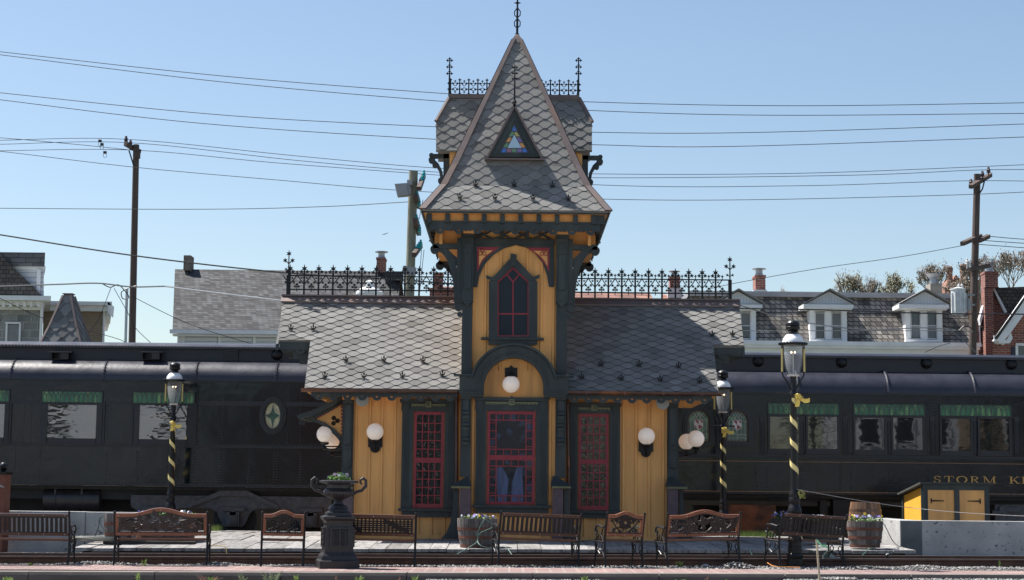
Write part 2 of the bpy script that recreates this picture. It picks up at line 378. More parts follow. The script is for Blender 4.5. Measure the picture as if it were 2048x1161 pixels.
# ================================================================ STATION
YW, YE, YR, YB = 33.0, 32.4, 34.6, 36.2        # wing wall, eave edge, ridge, back wall
YT = 32.55                                     # tower front wall
st = thing('train_station', 'ochre and dark green railway depot with steep slate-tiled clock-tower style roof and iron cresting', 'train station', (0, 34.6, .2))
st['label'] = 'ochre and dark green Victorian depot with steep tiled tower and iron cresting'
X0 = XX(1027, 800, YT)                         # tower axis
def fb(mb, a, b, t, d, Y0, Y1):                # front-view box from pixels a..b wide, t..d tall, front face at Y0
    x0 = XX(a, (t + d) / 2, Y0); x1 = XX(b, (t + d) / 2, Y0); z1 = ZZ((a + b) / 2, t, Y0); z0 = ZZ((a + b) / 2, d, Y0)
    return mb.box(x0, x1, Y0, Y1, z0, z1)
def fp(pts, Y): return [P(x, y, Y) for x, y in pts]
wl0, wl1 = XX(705, 930, YW), XX(925, 930, YW); wr0, wr1 = XX(1125, 930, YW), XX(1334, 930, YW)
zbase = .20; zwt = ZZ(1024, 786, YW)
# wing walls with battens
zr = ZZ(1024, 603, YR); ze = ZZ(1024, 781, YE)  # ridge and eave heights
slope = (zr - ze) / (YR - YE)
def batten(m, x, Y, z0, z1):
    m.prism([(x - .030, Y - .0005), (x - .020, Y - .026), (x + .020, Y - .026), (x + .030, Y - .0005)], z0, z1, 'z')
def wing(x0, x1, outer, batt):
    m = MB(); m.box(x0, x1, YW, YB, zbase, ze + slope * (YW - YE) - .06)
    zt = ze + slope * (YW - YE) - .06
    m.prism([(YW + .002, zt), (YR, zr - .1), (YB - .002, zt)], outer - .03 if outer < 0 else outer - .08, outer + .08 if outer < 0 else outer + .03, 'x') if False else None
    for px in batt:
        x = XX(px, 930, YW); top = zt - .02
        if 805 < px < 905 or 1140 < px < 1235: top = ZZ(1024, 1030, YW)
        batten(m, x, YW, zbase, top)
    for k in range(11):                         # battens on the end walls
        y = YW + .2 + k * .28
        if outer < 0: m.box(x0 - .018, x0 - .0005, y, y + .045, zbase, zt)
        else: m.box(x1 + .0005, x1 + .018, y, y + .045, zbase, zt)
    m.prism([(YW, zt + .001), (YR, zr - .08), (YB, zt + .001)], x0 + .02, x1 - .02, 'x')
    return m.build('wall', YELLOW, st)
wing(wl0, wl1, -1, (711, 738.5, 763, 789, 813, 838, 864, 890)); wing(wr0, wr1, 1, (1145, 1170, 1196, 1222, 1247, 1272, 1298, 1326))
for a, b in ((wl0, wl1), (wr0, wr1)):            # skirting
    m = MB(); m.box(a - .01, b + .01, YW - .03, YW - .0186, zbase - .1, zbase + .14); m.build('base_board', YELLOW, st)

# ---- tile patterns
def tiles(mb, O, Uv, Vv, polyuv, w=.36, h=.20, t=.016, lo=.86, hi=1.2, ou=0.0, ov=0.0):
    N = Uv.cross(Vv).normalized(); a = w * .41; b = w * .09
    us = [p[0] for p in polyuv]; vs_ = [p[1] for p in polyuv]
    ar = sum(polyuv[i][0] * polyuv[(i + 1) % len(polyuv)][1] - polyuv[(i + 1) % len(polyuv)][0] * polyuv[i][1] for i in range(len(polyuv)))
    cl = polyuv if ar > 0 else polyuv[::-1]
    j = int((min(vs_) - ov) / (h / 2)) - 3
    while ov + j * h / 2 < max(vs_):
        v0 = ov + j * h / 2; i = int((min(us) - ou) / w) - 2
        while ou + (i - 1) * w < max(us):
            u0 = ou + i * w + (w / 2 if j % 2 else 0); i += 1
            hx = [(u0 - b, v0), (u0 + b, v0), (u0 + a, v0 + h / 2), (u0 + b, v0 + h), (u0 - b, v0 + h), (u0 - a, v0 + h / 2)]
            q = clip(hx, cl)
            if len(q) < 3: continue
            mb.t = random.uniform(lo, hi) if random.random() > .12 else random.uniform(lo * .8, lo)
            nn = [t * (1 - (v - v0) / h) + .002 for _, v in q]
            top = [O + Uv * u + Vv * v + N * k for (u, v), k in zip(q, nn)]; bot = [O + Uv * u + Vv * v - N * .001 for u, v in q]
            n = len(q); mb.k = 0; mb.add(top, [list(range(n))])
            for e in range(n):
                f = (e + 1) % n
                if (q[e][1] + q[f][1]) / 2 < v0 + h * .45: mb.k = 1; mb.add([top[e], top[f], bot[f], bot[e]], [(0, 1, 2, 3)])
        j += 1
    mb.k = 0; mb.t = 1.0
def slab(mb, pts, th, N):                       # solid plate under a roof plane
    n = len(pts); q = [V(p) for p in pts]; mb.add([p - N * .003 for p in q] + [p - N * th for p in q], [list(range(n)), list(range(n, 2 * n))] + [(i, (i + 1) % n, n + (i + 1) % n, n + i) for i in range(n)])

def roofpt(px, py, side=1):                     # point on the front wing slope seen at a pixel
    d = CM.to_3x3() @ V(((px - 1024) / F, (580.5 - py) / F, -1))
    # plane: z - ze = slope*(y-YE)
    t = (ze - EYE.z - slope * YE) / (d.z - slope * d.y); return EYE + d * t
Vs = V((0, YR - YE, zr - ze)).normalized(); Ux = V((1, 0, 0)); L_ = sqrt((YR - YE) ** 2 + (zr - ze) ** 2)
def uv(p, O): return ((p - O).dot(Ux), (p - O).dot(Vs))
def wingroof(polys, xin, xo, xlow, name):
    O = V((xin, YE, ze)); m = MB()
    for pl in polys: tiles(m, O, Ux, Vs, pl)
    N = Ux.cross(Vs)
    for pl in polys: slab(m, [O + Ux * a + Vs * b for a, b in pl], .05, N)
    # back slope
    Ob = V((xin, 2 * YR - YE, ze)); Vb = V((0, -(YR - YE), zr - ze)).normalized()
    for pl in polys: tiles(m, Ob, -Ux, Vb, [(-a, b) for a, b in pl]); slab(m, [Ob + Ux * a + Vb * b for a, b in pl], .05, (-Ux).cross(Vb))
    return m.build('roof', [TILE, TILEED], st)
# left: ridge edge, notch
pl1 = roofpt(565, 600); pl2 = roofpt(557, 681); pl3 = roofpt(621, 681); pl4 = roofpt(610, 772)
xin = XX(925, 700, YE) ; O = V((xin, YE, ze))
vn = uv(pl2, O)[1]
wingroof([[(uv(pl4, O)[0], 0), (0, 0), (0, vn), (uv(pl3, O)[0], vn)], [(uv(pl2, O)[0], vn), (0, vn), (0, L_), (uv(pl1, O)[0], L_)]], xin, 0, 0, 'l')
LRX = (pl2.x, pl3.x, pl4.x, pl1.x)
pr1 = roofpt(1478, 609); pr2 = roofpt(1488, 692); pr3 = roofpt(1427, 692); pr4 = roofpt(1437, 787)
xin2 = XX(1127, 700, YE); O2 = V((xin2, YE, ze)); vn2 = uv(pr2, O2)[1]
wingroof([[(0, 0), (uv(pr4, O2)[0], 0), (uv(pr3, O2)[0], vn2), (0, vn2)], [(0, vn2), (uv(pr2, O2)[0], vn2), (uv(pr1, O2)[0], L_), (0, L_)]], xin2, 0, 0, 'r')
RRX = (pr2.x, pr3.x, pr4.x, pr1.x)
# ridge flashing
for a, b in ((pl1.x - .02, X0 - .95), (X0 + .95, pr1.x + .02)):
    m = MB()
    for s in (1, -1):
        m.add([(a, YR, zr + .06), (b, YR, zr + .06), (b, YR - s * .14, zr - .06), (a, YR - s * .14, zr - .06), (a, YR, zr + .03), (b, YR, zr + .03), (b, YR - s * .14, zr - .09), (a, YR - s * .14, zr - .09)],
              [(0, 1, 2, 3), (4, 5, 6, 7), (3, 2, 6, 7), (0, 3, 7, 4), (1, 2, 6, 5)])
    m.box(a, b, YR - .03, YR + .03, zr + .061, zr + .09)
    m.build('ridge_flashing', FLASH, st)
# soffits (yellow planks below the eaves), fascia and scallops
def scallop(mb, x0, x1, zt, zb, Y0, Y1, per=.272, r=.088, hole=True):
    n = max(1, int((x1 - x0) / per)); per = (x1 - x0) / n
    mb.box(x0, x1, Y0, Y1, zb, zt)
    for i in range(n):
        c = x0 + (i + .5) * per
        A = arc(c, zb - .001, r, r, 180, 360, 10); B = arc(c, zb - .001, r * .3, r * .3, 180, 360, 10)
        mb.strip(A, B, Y0 + .002, Y1 - .002)
        mb.prism([(c - per / 2, zb - .001), (c - r - .001, zb - .001), (c - r - .01, zb - .016), (c - per / 2 + .012, zb - .03)][::-1], Y0 + .003, Y1 - .003)
        mb.prism([(c + r + .001, zb - .001), (c + per / 2, zb - .001), (c + per / 2 - .012, zb - .03), (c + r + .01, zb - .016)][::-1], Y0 + .003, Y1 - .003)
gzt = ZZ(760, 772, YE - .05)
for a, b in ((pl4.x, XX(915, 785, YE)), (XX(1134, 785, YE), pr4.x)):
    m = MB(); zf = ze - .035
    scallop(m, a + (.12 if a < 0 else 0), b - (.12 if a > 0 else 0), zf, zf - .10, YE + .03, YE + .055)
    m.build('scalloped_fascia', GREEN, st)
    m = MB()                                    # half round gutter
    c = (YE - .045, ze - .015)
    A = [(c[0] + .062 * cos(R(t)), c[1] + .062 * sin(R(t))) for t in range(180, 361, 20)]; B = [(c[0] + .050 * cos(R(t)), c[1] + .050 * sin(R(t))) for t in range(180, 361, 20)]
    ga, gb = a - (.05 if a < 0 else -.0), b + (.05 if a > 0 else 0)
    for i in range(len(A) - 1): m.prism([A[i], A[i + 1], B[i + 1], B[i]], ga, gb, 'x')
    m.box(ga, gb, c[0] - .070, c[0] - .055, c[1] - .006, c[1] + .010)
    for k in range(4):
        x = ga + (gb - ga) * (k + .5) / 4; m.box(x - .012, x + .012, c[0] - .074, c[0] + .06, c[1] + .0105, c[1] + .016); m.box(x - .02, x + .02, c[0] - .074, c[0] - .0635, c[1] - .05, c[1])
    m.box(ga - .005, ga, c[0] - .06, c[0] + .05, c[1] - .06, c[1]); m.box(gb, gb + .005, c[0] - .06, c[0] + .05, c[1] - .06, c[1])
    m.build('gutter', COPPER, st)
    m = MB(); zs = ze - .06
    m.box(a + .05, b - .05, YE + .06, YW - .002, zs - .03, zs); m.box(a + .05, b - .05, YB + .002, 2 * YR - YE - .06, zs - .03, zs)
    if a < 0: m.box(a + .05, wl0 - .02, YW - .0015, YB + .0015, zs - .03, zs)
    else: m.box(wr1 + .02, b - .05, YW - .0015, YB + .0015, zs - .03, zs)
    m.build('soffit', YELLOW, st)
# purlin ends / gable notch boards
for (x2_, x3_, s) in ((LRX[0], LRX[1], 1), (RRX[0], RRX[1], -1)):
    yn = YE + (vn * Vs.y); zn = ze + vn * Vs.z
    lo_, hi_ = min(x2_, x3_), max(x2_, x3_)
    m = MB(); m.box(lo_ + .02, hi_, yn + .02, yn + .05, zn - .185, zn - .02)
    for cx in ((lo_ + hi_) / 2 + (.12 if s > 0 else -.12), ):
        A = arc(cx, zn - .186, .09, .09, 180, 360, 10); B = arc(cx, zn - .186, .03, .03, 180, 360, 10); m.strip(A, B, yn + .022, yn + .048)
    m.box(lo_ + (.28 if s > 0 else .0), hi_ - (.28 if s < 0 else 0), yn + .1, yn + .16, zn - .36, zn - .19)
    m.box(lo_ + (.42 if s > 0 else .0), hi_ - (.42 if s < 0 else 0), yn + .11, yn + .15, zn - .46, zn - .361)
    m.build('gable_board', GREEN, st)
    m = MB(); m.box(lo_ + .06, hi_ - .02, yn + .06, 2 * YR - yn - .06, zn - .215, zn - .19); m.build('gable_soffit', GREEN, st)
    # gable rafters for the side
    m = MB()
    for q in (1, -1):
        xo = LRX[3] if s > 0 else RRX[3]
        xa = xo + .03 * s; xb = xo + .08 * s
        yy = YR - q * (YR - yn)
        m.add([(xa, YR, zr - .07), (xa, yy, zn - .07), (xa, yy, zn - .2), (xa, YR, zr - .2), (xb, YR, zr - .07), (xb, yy, zn - .07), (xb, yy, zn - .2), (xb, YR, zr - .2)],
              [(0, 1, 2, 3), (4, 5, 6, 7), (0, 1, 5, 4), (2, 3, 7, 6), (1, 2, 6, 5), (0, 3, 7, 4)])
    m.build('bargeboard', GREEN, st)

# ---- iron cresting
def crest_unit(mb, x, y, z, k=1.0, P_=.285):
    t = .007
    def pr(pts): mb.prism(pts, y - t, y + t)
    mb.box(x - .018 * k, x + .018 * k, y - .014, y + .014, z, z + .50 * k)
    pr(star(x, z + .54 * k, .070 * k)); pr([(x - .012, z + .59 * k), (x + .012, z + .59 * k), (x, z + .635 * k)])
    for s in (1, -1):
        mb.prism(star(x + s * .062 * k, z + .475 * k, .047 * k, 5, .5), y - .006, y + .006)
        mb.tube([(x, y, z + .43 * k), (x + s * .055 * k, y, z + .47 * k)], .007 * k, 4)
        mb.prism(star(x + s * .05 * k, z + .345 * k, .030 * k, 5, .5), y - .005, y + .005)
        pts = [(x, y, z + .215 * k), (x + s * .05 * k, y, z + .27 * k), (x + s * .095 * k, y, z + .335 * k), (x + s * P_ / 2, y, z + .40 * k)]
        mb.tube(pts, .0135 * k, 4)
        mb.prism(star(x + s * .085 * k, z + .255 * k, .037 * k, 5, .5), y - .0065, y + .0065)
        mb.tube([(x + s * .045 * k, y, z + .265 * k), (x + s * .085 * k, y, z + .255 * k)], .006, 4)
    c = x + P_ / 2
    mb.box(c - .008, c + .008, y - .006, y + .006, z + .40 * k, z + .46 * k); mb.prism(star(c, z + .465 * k, .038 * k, 4, .45), y - .0055, y + .0055)
    mb.box(c - .008, c + .008, y - .0075, y + .0075, z + .06 * k, z + .19 * k); mb.prism(star(c, z + .21 * k, .044 * k, 6), y - .0045, y + .0045)
    for s in (1, -1): mb.prism(star(c + s * .038 * k, z + .165 * k, .034 * k, 5, .5), y - .006, y + .006)
    mb.box(c - .03, c + .03, y - .0068, y + .0068, z + .155, z + .17)
def crest(x0, x1, z, P_, fin):
    n = round((x1 - x0) / P_); P_ = (x1 - x0) / n; m = MB()
    for i in range(n):
        crest_unit(m, x0 + (i if fin > 0 else i) * P_, YR, z, 1.0, P_)
    m.box(x0, x1, YR - .012, YR + .012, z + .096, z + .122); m.box(x0, x1, YR - .012, YR + .012, z + .382, z + .406)
    m.build('iron_cresting', BLACKP, st)
def finial(x, y, z, h, name='finial', k=1.0):
    m = MB(); m.box(x - .035 * k, x + .035 * k, y - .03, y + .03, z, z + .40 * k) if k >= 1 else None
    m.tube([(x, y, z), (x, y, z + h * .93)], [.018 * k, .012 * k], 6)
    m.prism(star(x, z + h - .05 * k, .062 * k), y - .008, y + .008)
    m.prism([(x - .01, z + h - .01 * k), (x + .01, z + h - .01 * k), (x, z + h + .03 * k)], y - .009, y + .009)
    for s in (1, -1):
        m.prism(star(x + s * .075 * k, z + h - .19 * k, .055 * k, 6), y - .007, y + .007); m.tube([(x, y, z + h - .26 * k), (x + s * .07 * k, y, z + h - .19 * k)], .012 * k, 4)
        m.prism(star(x + s * .055 * k, z + h - .37 * k, .036 * k, 5), y - .006, y + .006); m.tube([(x, y, z + h - .40 * k), (x + s * .05 * k, y, z + h - .37 * k)], .009 * k, 4)
    return m.build(name, BLACKP, st)
zc = zr + .09
crest(XX(577, 590, YR) + .02, X0 - 1.07, zc, .297, 1); crest(X0 + 1.10, XX(1460, 590, YR) - .02, zc, .286, -1)
finial(XX(576, 590, YR), YR, zc, ZZ(576, 503, YR) - zc); finial(XX(1460, 590, YR), YR, zc, ZZ(1460, 515, YR) - zc)

# ---- snow guards (small fleur-de-lis hooks)
def guard(p, N, k=1.0):
    k *= .88
    m = MB(); x, y, z = p.x, p.y - .03, p.z - .01
    m.tube([(x, p.y + .05, p.z - .02), (x, y, z + .02), (x, y, z + .10 * k)], .011 * k, 5)
    m.prism([(x - .022 * k, z + .10 * k), (x, z + .075 * k), (x + .022 * k, z + .10 * k), (x, z + .165 * k)], y - .008, y + .008)
    for s in (1, -1):
        m.tube([(x, y, z + .045 * k), (x + s * .03 * k, y, z + .05 * k), (x + s * .048 * k, y, z + .085 * k), (x + s * .062 * k, y, z + .105 * k)], [.009 * k, .013 * k, .013 * k, .008 * k], 5)
        m.tube([(x, y, z + .04 * k), (x + s * .025 * k, y - .01, z + .015 * k), (x + s * .05 * k, y - .02, z + .01 * k)], .009 * k, 4)
        m.tube([(x + s * .012, y, z + .03), (x + s * .03 * k, y, z - .01), (x + s * .035 * k, y + .03, z - .035 * k)], .008 * k, 4)
    m.box(x - .05 * k, x + .05 * k, y - .012, y + .012, z + .034 * k, z + .05 * k)
    return m.build('snow_guard', BLACKP, st)
for q in ((582, 661), (627, 661), (692, 724), (768, 724), (846, 725), (650, 756), (728, 757), (805, 756), (885, 753),
          (1424, 673), (1465, 673), (1202, 732), (1278, 733), (1357, 736), (1163, 758), (1242, 761), (1320, 763), (1399, 766)):
    guard(roofpt(*q), None)

# ================================================================ TOWER
hw = 1.0
zte = ZZ(1028, 421, 31.7)                       # tower eave height
KD = 1.2; EH = 1.80; YC = 31.7 + EH * KD                            # tower centre and eave half-width
zpk = ZZ(1029, 82, YC)
m = MB(); m.box(X0 - .97, X0 + .97, YT, 35.2, zbase, zte - .25)
for px in (943, 970, 1000, 1053, 1082, 1106): # battens on the tower front
    x = XX(px + 1, 600, YT); batten(m, x, YT, ZZ(1024, 742, YT), ZZ(1024, 492, YT))
for px in (947, 972, 1000, 1026, 1052, 1080, 1099):
    x = XX(px, 1050, YT); batten(m, x, YT, zbase, ZZ(1024, 1028, YT))
for px in (946, 1100):
    x = XX(px, 900, YT); batten(m, x, YT, ZZ(1024, 1027, YT), ZZ(1024, 790, YT))
for px in (985, 1005, 1043, 1063):
    x = XX(px, 760, YT); m.box(x - .004, x + .004, YT - .006, YT - .0005, ZZ(1024, 790, YT), ZZ(1024, 735, YT))
m.build('tower_wall', YELLOW, st)
# roof profile (half-width, height) front slope; flares at the bottom
def hz(py): return ZZ(1028, py, YC)
prof = [(EH, zte)] + [(hp * 33.1 / F, ZZ(1028, py, YC - KD * hp * 33.1 / F)) for hp, py in ((146, 373), (126, 332))] + [(.075, zpk)]
m = MB(); fl = MB()
for k in range(4):                              # four sides
    ang = k * pi / 2
    M = Matrix.Translation((X0, YC, 0)) @ Matrix.Scale(KD, 4, V((0, 1, 0))) @ Matrix.Rotation(ang, 4, 'Z')
    for i in range(3):
        (r0, z0), (r1, z1) = prof[i], prof[i + 1]
        A = M @ V((-r0, -r0, z0)); B = M @ V((r0, -r0, z0)); C = M @ V((r1, -r1, z1)); D = M @ V((-r1, -r1, z1))
        Ud = (B - A).normalized(); Vd = ((C + D) / 2 - (A + B) / 2); Ln = Vd.length; Vd.normalize(); Oo = (A + B) / 2
        pu = [((p - Oo).dot(Ud), (p - Oo).dot(Vd)) for p in (A, B, C, D)]
        if k in (0, 1, 3) or i < 3:
            acc = [0, .54, 1.04][i]
            tiles(m, Oo, Ud, Vd, pu, w=.375, h=.23, t=.013, ov=-acc % .23)
        slab(m, [A, B, C, D], .04, Ud.cross(Vd))
    for s in (-1, 1):                           # hip flashing on each side of the hip
        for i in range(3):
            (r0, z0), (r1, z1) = prof[i], prof[i + 1]
            wd = .105
            n0 = V((-s * wd * 1.0, 0, 0))
            a = V((s * r0, -r0, z0)); b = V((s * r1, -r1, z1)); e0 = a + n0; e1 = b + n0 * (.9 if i < 2 else .45)
            o = V((0, -.035, .02))
            fl.add([M @ (p) for p in (a + o + V((s * .02, 0, 0)), b + o + V((s * .02, 0, 0)), e1 + o, e0 + o, a - V((0, -.02, 0)), b - V((0, -.02, 0)), e1 - V((0, -.02, 0)), e0 - V((0, -.02, 0)))],
                   [(0, 1, 2, 3), (2, 3, 7, 6), (4, 5, 6, 7), (0, 3, 7, 4)] )
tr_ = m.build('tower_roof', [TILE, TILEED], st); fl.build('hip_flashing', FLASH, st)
m = MB(); m.lathe([(.17, -.05), (.13, .02), (.07, .10), (.03, .13)], (X0, YC, zpk), 4, a0=pi / 4); m.build('roof_cap', FLASH, st)
zf2 = ZZ(1029, -6, YC)
m = MB(); x = X0; z = zpk + .1
m.tube([(x, YC, z), (x, YC, zf2)], [.026, .016], 8)
for cz in (zf2 - .34, zf2 - .56): 
    for s in (1, -1): m.tube([(x, YC, cz - .10), (x + s * .055, YC, cz - .05), (x + s * .06, YC, cz + .03), (x, YC, cz + .11)], .012, 5)
m.prism(star(x, zf2 - .13, .075, 4, .35), YC - .01, YC + .01); m.prism(star(x, zf2 - .78, .05, 4, .4), YC - .01, YC + .01)
m.ball((x, YC, zf2 - .25), .03, 8); m.build('finial', BLACKP, st)
# eaves: top edge board, dentils, yellow frieze, scalloped board (four sides)
def side(mb, k, f):
    mb.M = Matrix.Translation((X0, YC, 0)) @ Matrix.Scale(KD, 4, V((0, 1, 0))) @ Matrix.Rotation(k * pi / 2, 4, 'Z'); f(mb); mb.M = None
zd0 = ZZ(1024, 444, 31.85)
a_, b_, c_, d_ = MB(), MB(), MB(), MB()
for k in range(4):
    side(a_, k, lambda q: q.box(-EH + .03, EH - .03, -EH + .03, -EH + .055, zte - .055, zte - .005))
    side(a_, k, lambda q: [q.box(-EH + .17 + i * .346 - .045, -EH + .17 + i * .346 + .045, -EH + .10, -EH + .30, zte - .055 - (.17 if 1 else 0), zte - .056) for i in range(10)])
    side(b_, k, lambda q: q.box(-EH + .20, EH - .20, -EH + .205, -EH + .24, zd0 - .01, zte - .05))
    side(c_, k, lambda q: scallop(q, -EH + .19, EH - .19, zd0 + .01, zd0 - .15, -EH + .155, -EH + .185, .345, .085))
    if k % 2: side(b_, k, lambda q: q.box(-1.2, 1.2, -1.46, -1.40, zd0 - .36, zd0 - .02))
    else: side(b_, k, lambda q: [q.box(a, b, -1.02, -.98, zd0 - .36, zd0 - .02) for a, b in ((-1.56, -1.03), (1.03, 1.56))])
a_.build('dentil_course', GREEN, st); b_.build('frieze', YELLOW, st); c_.build('scalloped_fascia', GREEN, st)
m = MB(); m.box(X0 - EH + .06, X0 + EH - .06, YC - KD * EH + .06, YC + KD * EH - .06, zte - .05, zte - .03); m.box(X0 - 1.55, X0 + 1.55, YT + .02, YC + KD * 1.5, zd0 - .37, zd0 - .33)
m.build('tower_soffit', YELLOW, st)
# side eave ladder of small corbels seen from below
for s in (-1, 1):
    m = MB()
    for i in range(1, 11):
        y = YC - KD * EH + .15 + i * .385; m.box(X0 + s * (EH - .2) - .05, X0 + s * (EH - .2) + .05, y, y + .10, zte - .34, zte - .056)
    m.build('side_corbels', GREEN, st)

# corner pilasters + big brackets
def pil(cx, w0, s):
    m = MB(); z1 = ZZ(1024, 955, YT - .1); zt2 = ZZ(1024, 476, YT - .2)
    m.box(cx - w0 / 2, cx + w0 / 2, YT - .10, YT + .12, z1, zt2)
    m.box(cx - w0 / 2 - .10 * (s < 0) - .01, cx + w0 / 2 + .10 * (s > 0) + .01, YT - .13, YT + .10, ZZ(1024, 608, YT), zt2)
    m.box(cx - .11, cx + .11, YT - .20, YT - .131, ZZ(1024, 604, YT), zt2 + .0)
    m.box(cx - .065, cx + .065, YT - .25, YT - .201, ZZ(1024, 582, YT), zt2 - .12); m.box(cx - .13, cx + .13, YT - .30, YT - .14, zt2 + .001, zt2 + .06)
    m.box(cx - .08, cx + .08, YT - .27, YT - .255 + .0, ZZ(1024, 512, YT), ZZ(1024, 502, YT))
    m.prism([(cx - .11, ZZ(1024, 604, YT) - .001), (cx + .11, ZZ(1024, 604, YT) - .001), (cx, ZZ(1024, 616, YT))][::-1], YT - .19, YT - .14)
    m.build('tower_pilaster', GREEN, st)
    m = MB(); m.box(cx - .09, cx + .12, YT - .32, YT - .26, zt2 + .061, zt2 + .2); m.build('block', YELLOW, st)
    for k, (a, b) in enumerate(((792, 800), (833, 842), (854, 862), (876, 884))):    # console ornaments lower down
        pass
    m = MB(); zc2 = ZZ(1024, 790, YT)
    m.box(cx - .10, cx + .10, YT - .24, YT - .101, zc2 - .10, zc2 + .0); m.box(cx - .055, cx + .055, YT - .20, YT - .102, zc2 - .95, zc2 - .105)
    for q in (.36, .58, .86): m.lathe([(.045, -.06), (.045, .06)], (cx, YT - .21, zc2 - q), 10, 'x'); m.box(cx - .06, cx + .06, YT - .23, YT - .203, zc2 - q - .11, zc2 - q - .05)
    m.build('console', GREEN, st)
pxl, pxr = X0 - .905, X0 + .905
pil(pxl, .20, -1); pil(pxr, .20, 1)
def bracket(M, name='bracket', k=1.0):
    m = MB(M)                                   # local: x outward, z up, thickness y
    top = 0; A = []; B = []
    for i in range(11):
        t = i / 10; A.append((.02 + .38 * (1 - cos(t * pi / 2)) * k + .0, (-1.16 + 1.16 * sin(t * pi / 2)) * k)); 
        B.append((A[-1][0] + .125 * k, A[-1][1] - .10 * k * t))
    m.strip([(a, b) for a, b in A], [(a, b) for a, b in B], -.045, .045)
    m.box(0, .06, -.055, .055, -1.25 * k, 0); m.box(.0, .57 * k, -.07, .07, -.06, .04)
    m.prism([(.06, -.42), (.06, -.28), (.30, -.061), (.43, -.061)], -.035, .035) 
    m.lathe([(.085 * k, -.07), (.085 * k, .07)], (.54 * k, 0, -.075 * k), 14, 'y'); m.lathe([(.07 * k, -.06), (.07 * k, .06)], (.065, 0, -1.20 * k), 12, 'y')
    m.lathe([(.05 * k, -.05), (.05 * k, .05)], (.04, 0, -1.33 * k), 12, 'y')
    return m.build(name, GREEN, st)
zb_ = zd0 - .38
for s, cx in ((-1, pxl - .10), (1, pxr + .10)):
    Ms = Matrix.Scale(-1, 4, V((1, 0, 0))) if s < 0 else Matrix.Identity(4)
    bracket(Matrix.Translation((cx + s * .005, YT - .05, zb_)) @ Ms); bracket(Matrix.Translation((cx + s * .005, 34.9, zb_)) @ Ms)
# gothic panel under the eaves
def zzp(pts): return [(820 + a / 2.764, 400 + b / 2.764) for a, b in pts]
arcL = zzp([(585, 250), (520, 268), (460, 305), (410, 360), (382, 425), (372, 482)])
arcR = zzp([(585, 250), (640, 262), (690, 295), (735, 350), (758, 420), (768, 482)])
Yp = YT - .06
m = MB()
m.prism(fp(zzp([(345, 244), (585, 244)]) + arcL + zzp([(345, 482)]), Yp), Yp, YT - .0275)
m.prism(fp((zzp([(585, 244), (797, 244), (797, 482)]) + arcR[::-1]), Yp), Yp, YT - .0275)
fb(m, 943, 1110, 478, 489, Yp - .03, Yp - .002)
for k in range(3):                             # diagonal lattice frieze
    x0 = 951 + k * 50; fb(m, x0, x0 + 7, 462, 478, Yp - .02, YT - .03)
for k in range(4):
    x0 = 948 + k * 39
    m.prism(fp([(x0, 462), (x0 + 8, 462), (x0 + 39, 478), (x0 + 31, 478)], Yp), Yp - .01, YT - .03); m.prism(fp([(x0 + 31, 462), (x0 + 39, 462), (x0 + 8, 478), (x0, 478)], Yp), Yp - .022, YT - .04)
m.build('arch_panel', GREEN, st)
for tri, tre in (((371, 262, 495, 262, 430, 310, 395, 350, 371, 402), (400, 292)), ((770, 265, 646, 265, 708, 310, 745, 355, 770, 402), (740, 293))):
    pts = zzp([(tri[i], tri[i + 1]) for i in range(0, 10, 2)]); cx = sum(p[0] for p in pts) / 5; cy = sum(p[1] for p in pts) / 5
    m = MB(); m.prism(fp(pts, Yp), Yp - .012, Yp - .001)
    inner = [(cx - 2 * (1 if tri[0] < 500 else -1) + (x - cx) * .62, cy - 1 + (y - cy) * .62) for x, y in pts]
    m.build('spandrel', REDP, st)
    m = MB(); m.prism(fp(inner, Yp), Yp - .016, Yp - .0125); m.build('spandrel_inlay', YELLOW, st)
    m = MB(); tx, tz = P(*zzp([tre])[0], Yp)
    for a in (90, 210, 330): 
        c = (tx + .045 * cos(R(a)), tz + .045 * sin(R(a)))
        m.tube([(c[0] + .034 * cos(R(q)), Yp - .022, c[1] + .034 * sin(R(q))) for q in range(0, 361, 30)], .008, 4)
    m.build('trefoil', REDP, st)
# lancet window
Yl = YT - .05
lw_ = thing if False else None
def zz(*a): return zzp([(a[i], a[i + 1]) for i in range(0, len(a), 2)])
outer = zz(436, 800, 436, 455, 562, 318, 578, 318, 704, 455, 704, 800); inn = zz(484, 757, 484, 452, 568, 372, 572, 372, 655, 452, 655, 757)
win = MB()
for i in range(len(outer) - 1): win.prism(fp([outer[i], outer[i + 1], inn[i + 1], inn[i]], Yl), Yl - .05, YT - .0275)
win.prism(fp([outer[-1], outer[0], inn[0], inn[-1]], Yl), Yl - .052, YT - .0275)
for x0 in (448, 462, 672, 686): win.prism(fp(zz(x0, 740, x0 + 5, 740, x0 + 5, 490, x0, 490), Yl), Yl - .06, Yl - .0505)
wf = win.build('lancet_window', GREEN, st)
m = MB(); m.prism(fp(zz(484, 757, 484, 452, 568, 372, 572, 372, 655, 452, 655, 757), Yl), YT - .045, YT - .038); m.build('glass', glassmat('dusky_lancet_glass', (.022, .028, .038), .1, ior=1.25), wf)
m = MB(); fb(m, 993, 1057, 628.5, 673, YT - .0365, YT - .0355); m.build('lower_pane', glassmat('pale_lower_glass', (.10, .125, .13), .2, ior=1.3), wf)
m = MB(); T2 = YT - .06
for seg in ((484, 757, 491, 757, 491, 455, 484, 452), (649, 757, 655, 757, 655, 452, 649, 455), (484, 757, 655, 757, 655, 750, 484, 750), (484, 635, 655, 635, 655, 627, 484, 627),
            (566, 757, 573, 757, 573, 455, 566, 455), (484, 452, 570, 372, 570, 384, 491, 457), (655, 452, 570, 372, 570, 384, 649, 457), (530, 412, 536, 408, 572, 452, 568, 458), (608, 412, 604, 408, 568, 452, 572, 458)):
    m.prism(fp(zz(*seg), YT - .04), T2 + random.uniform(0, .004), YT - .037)
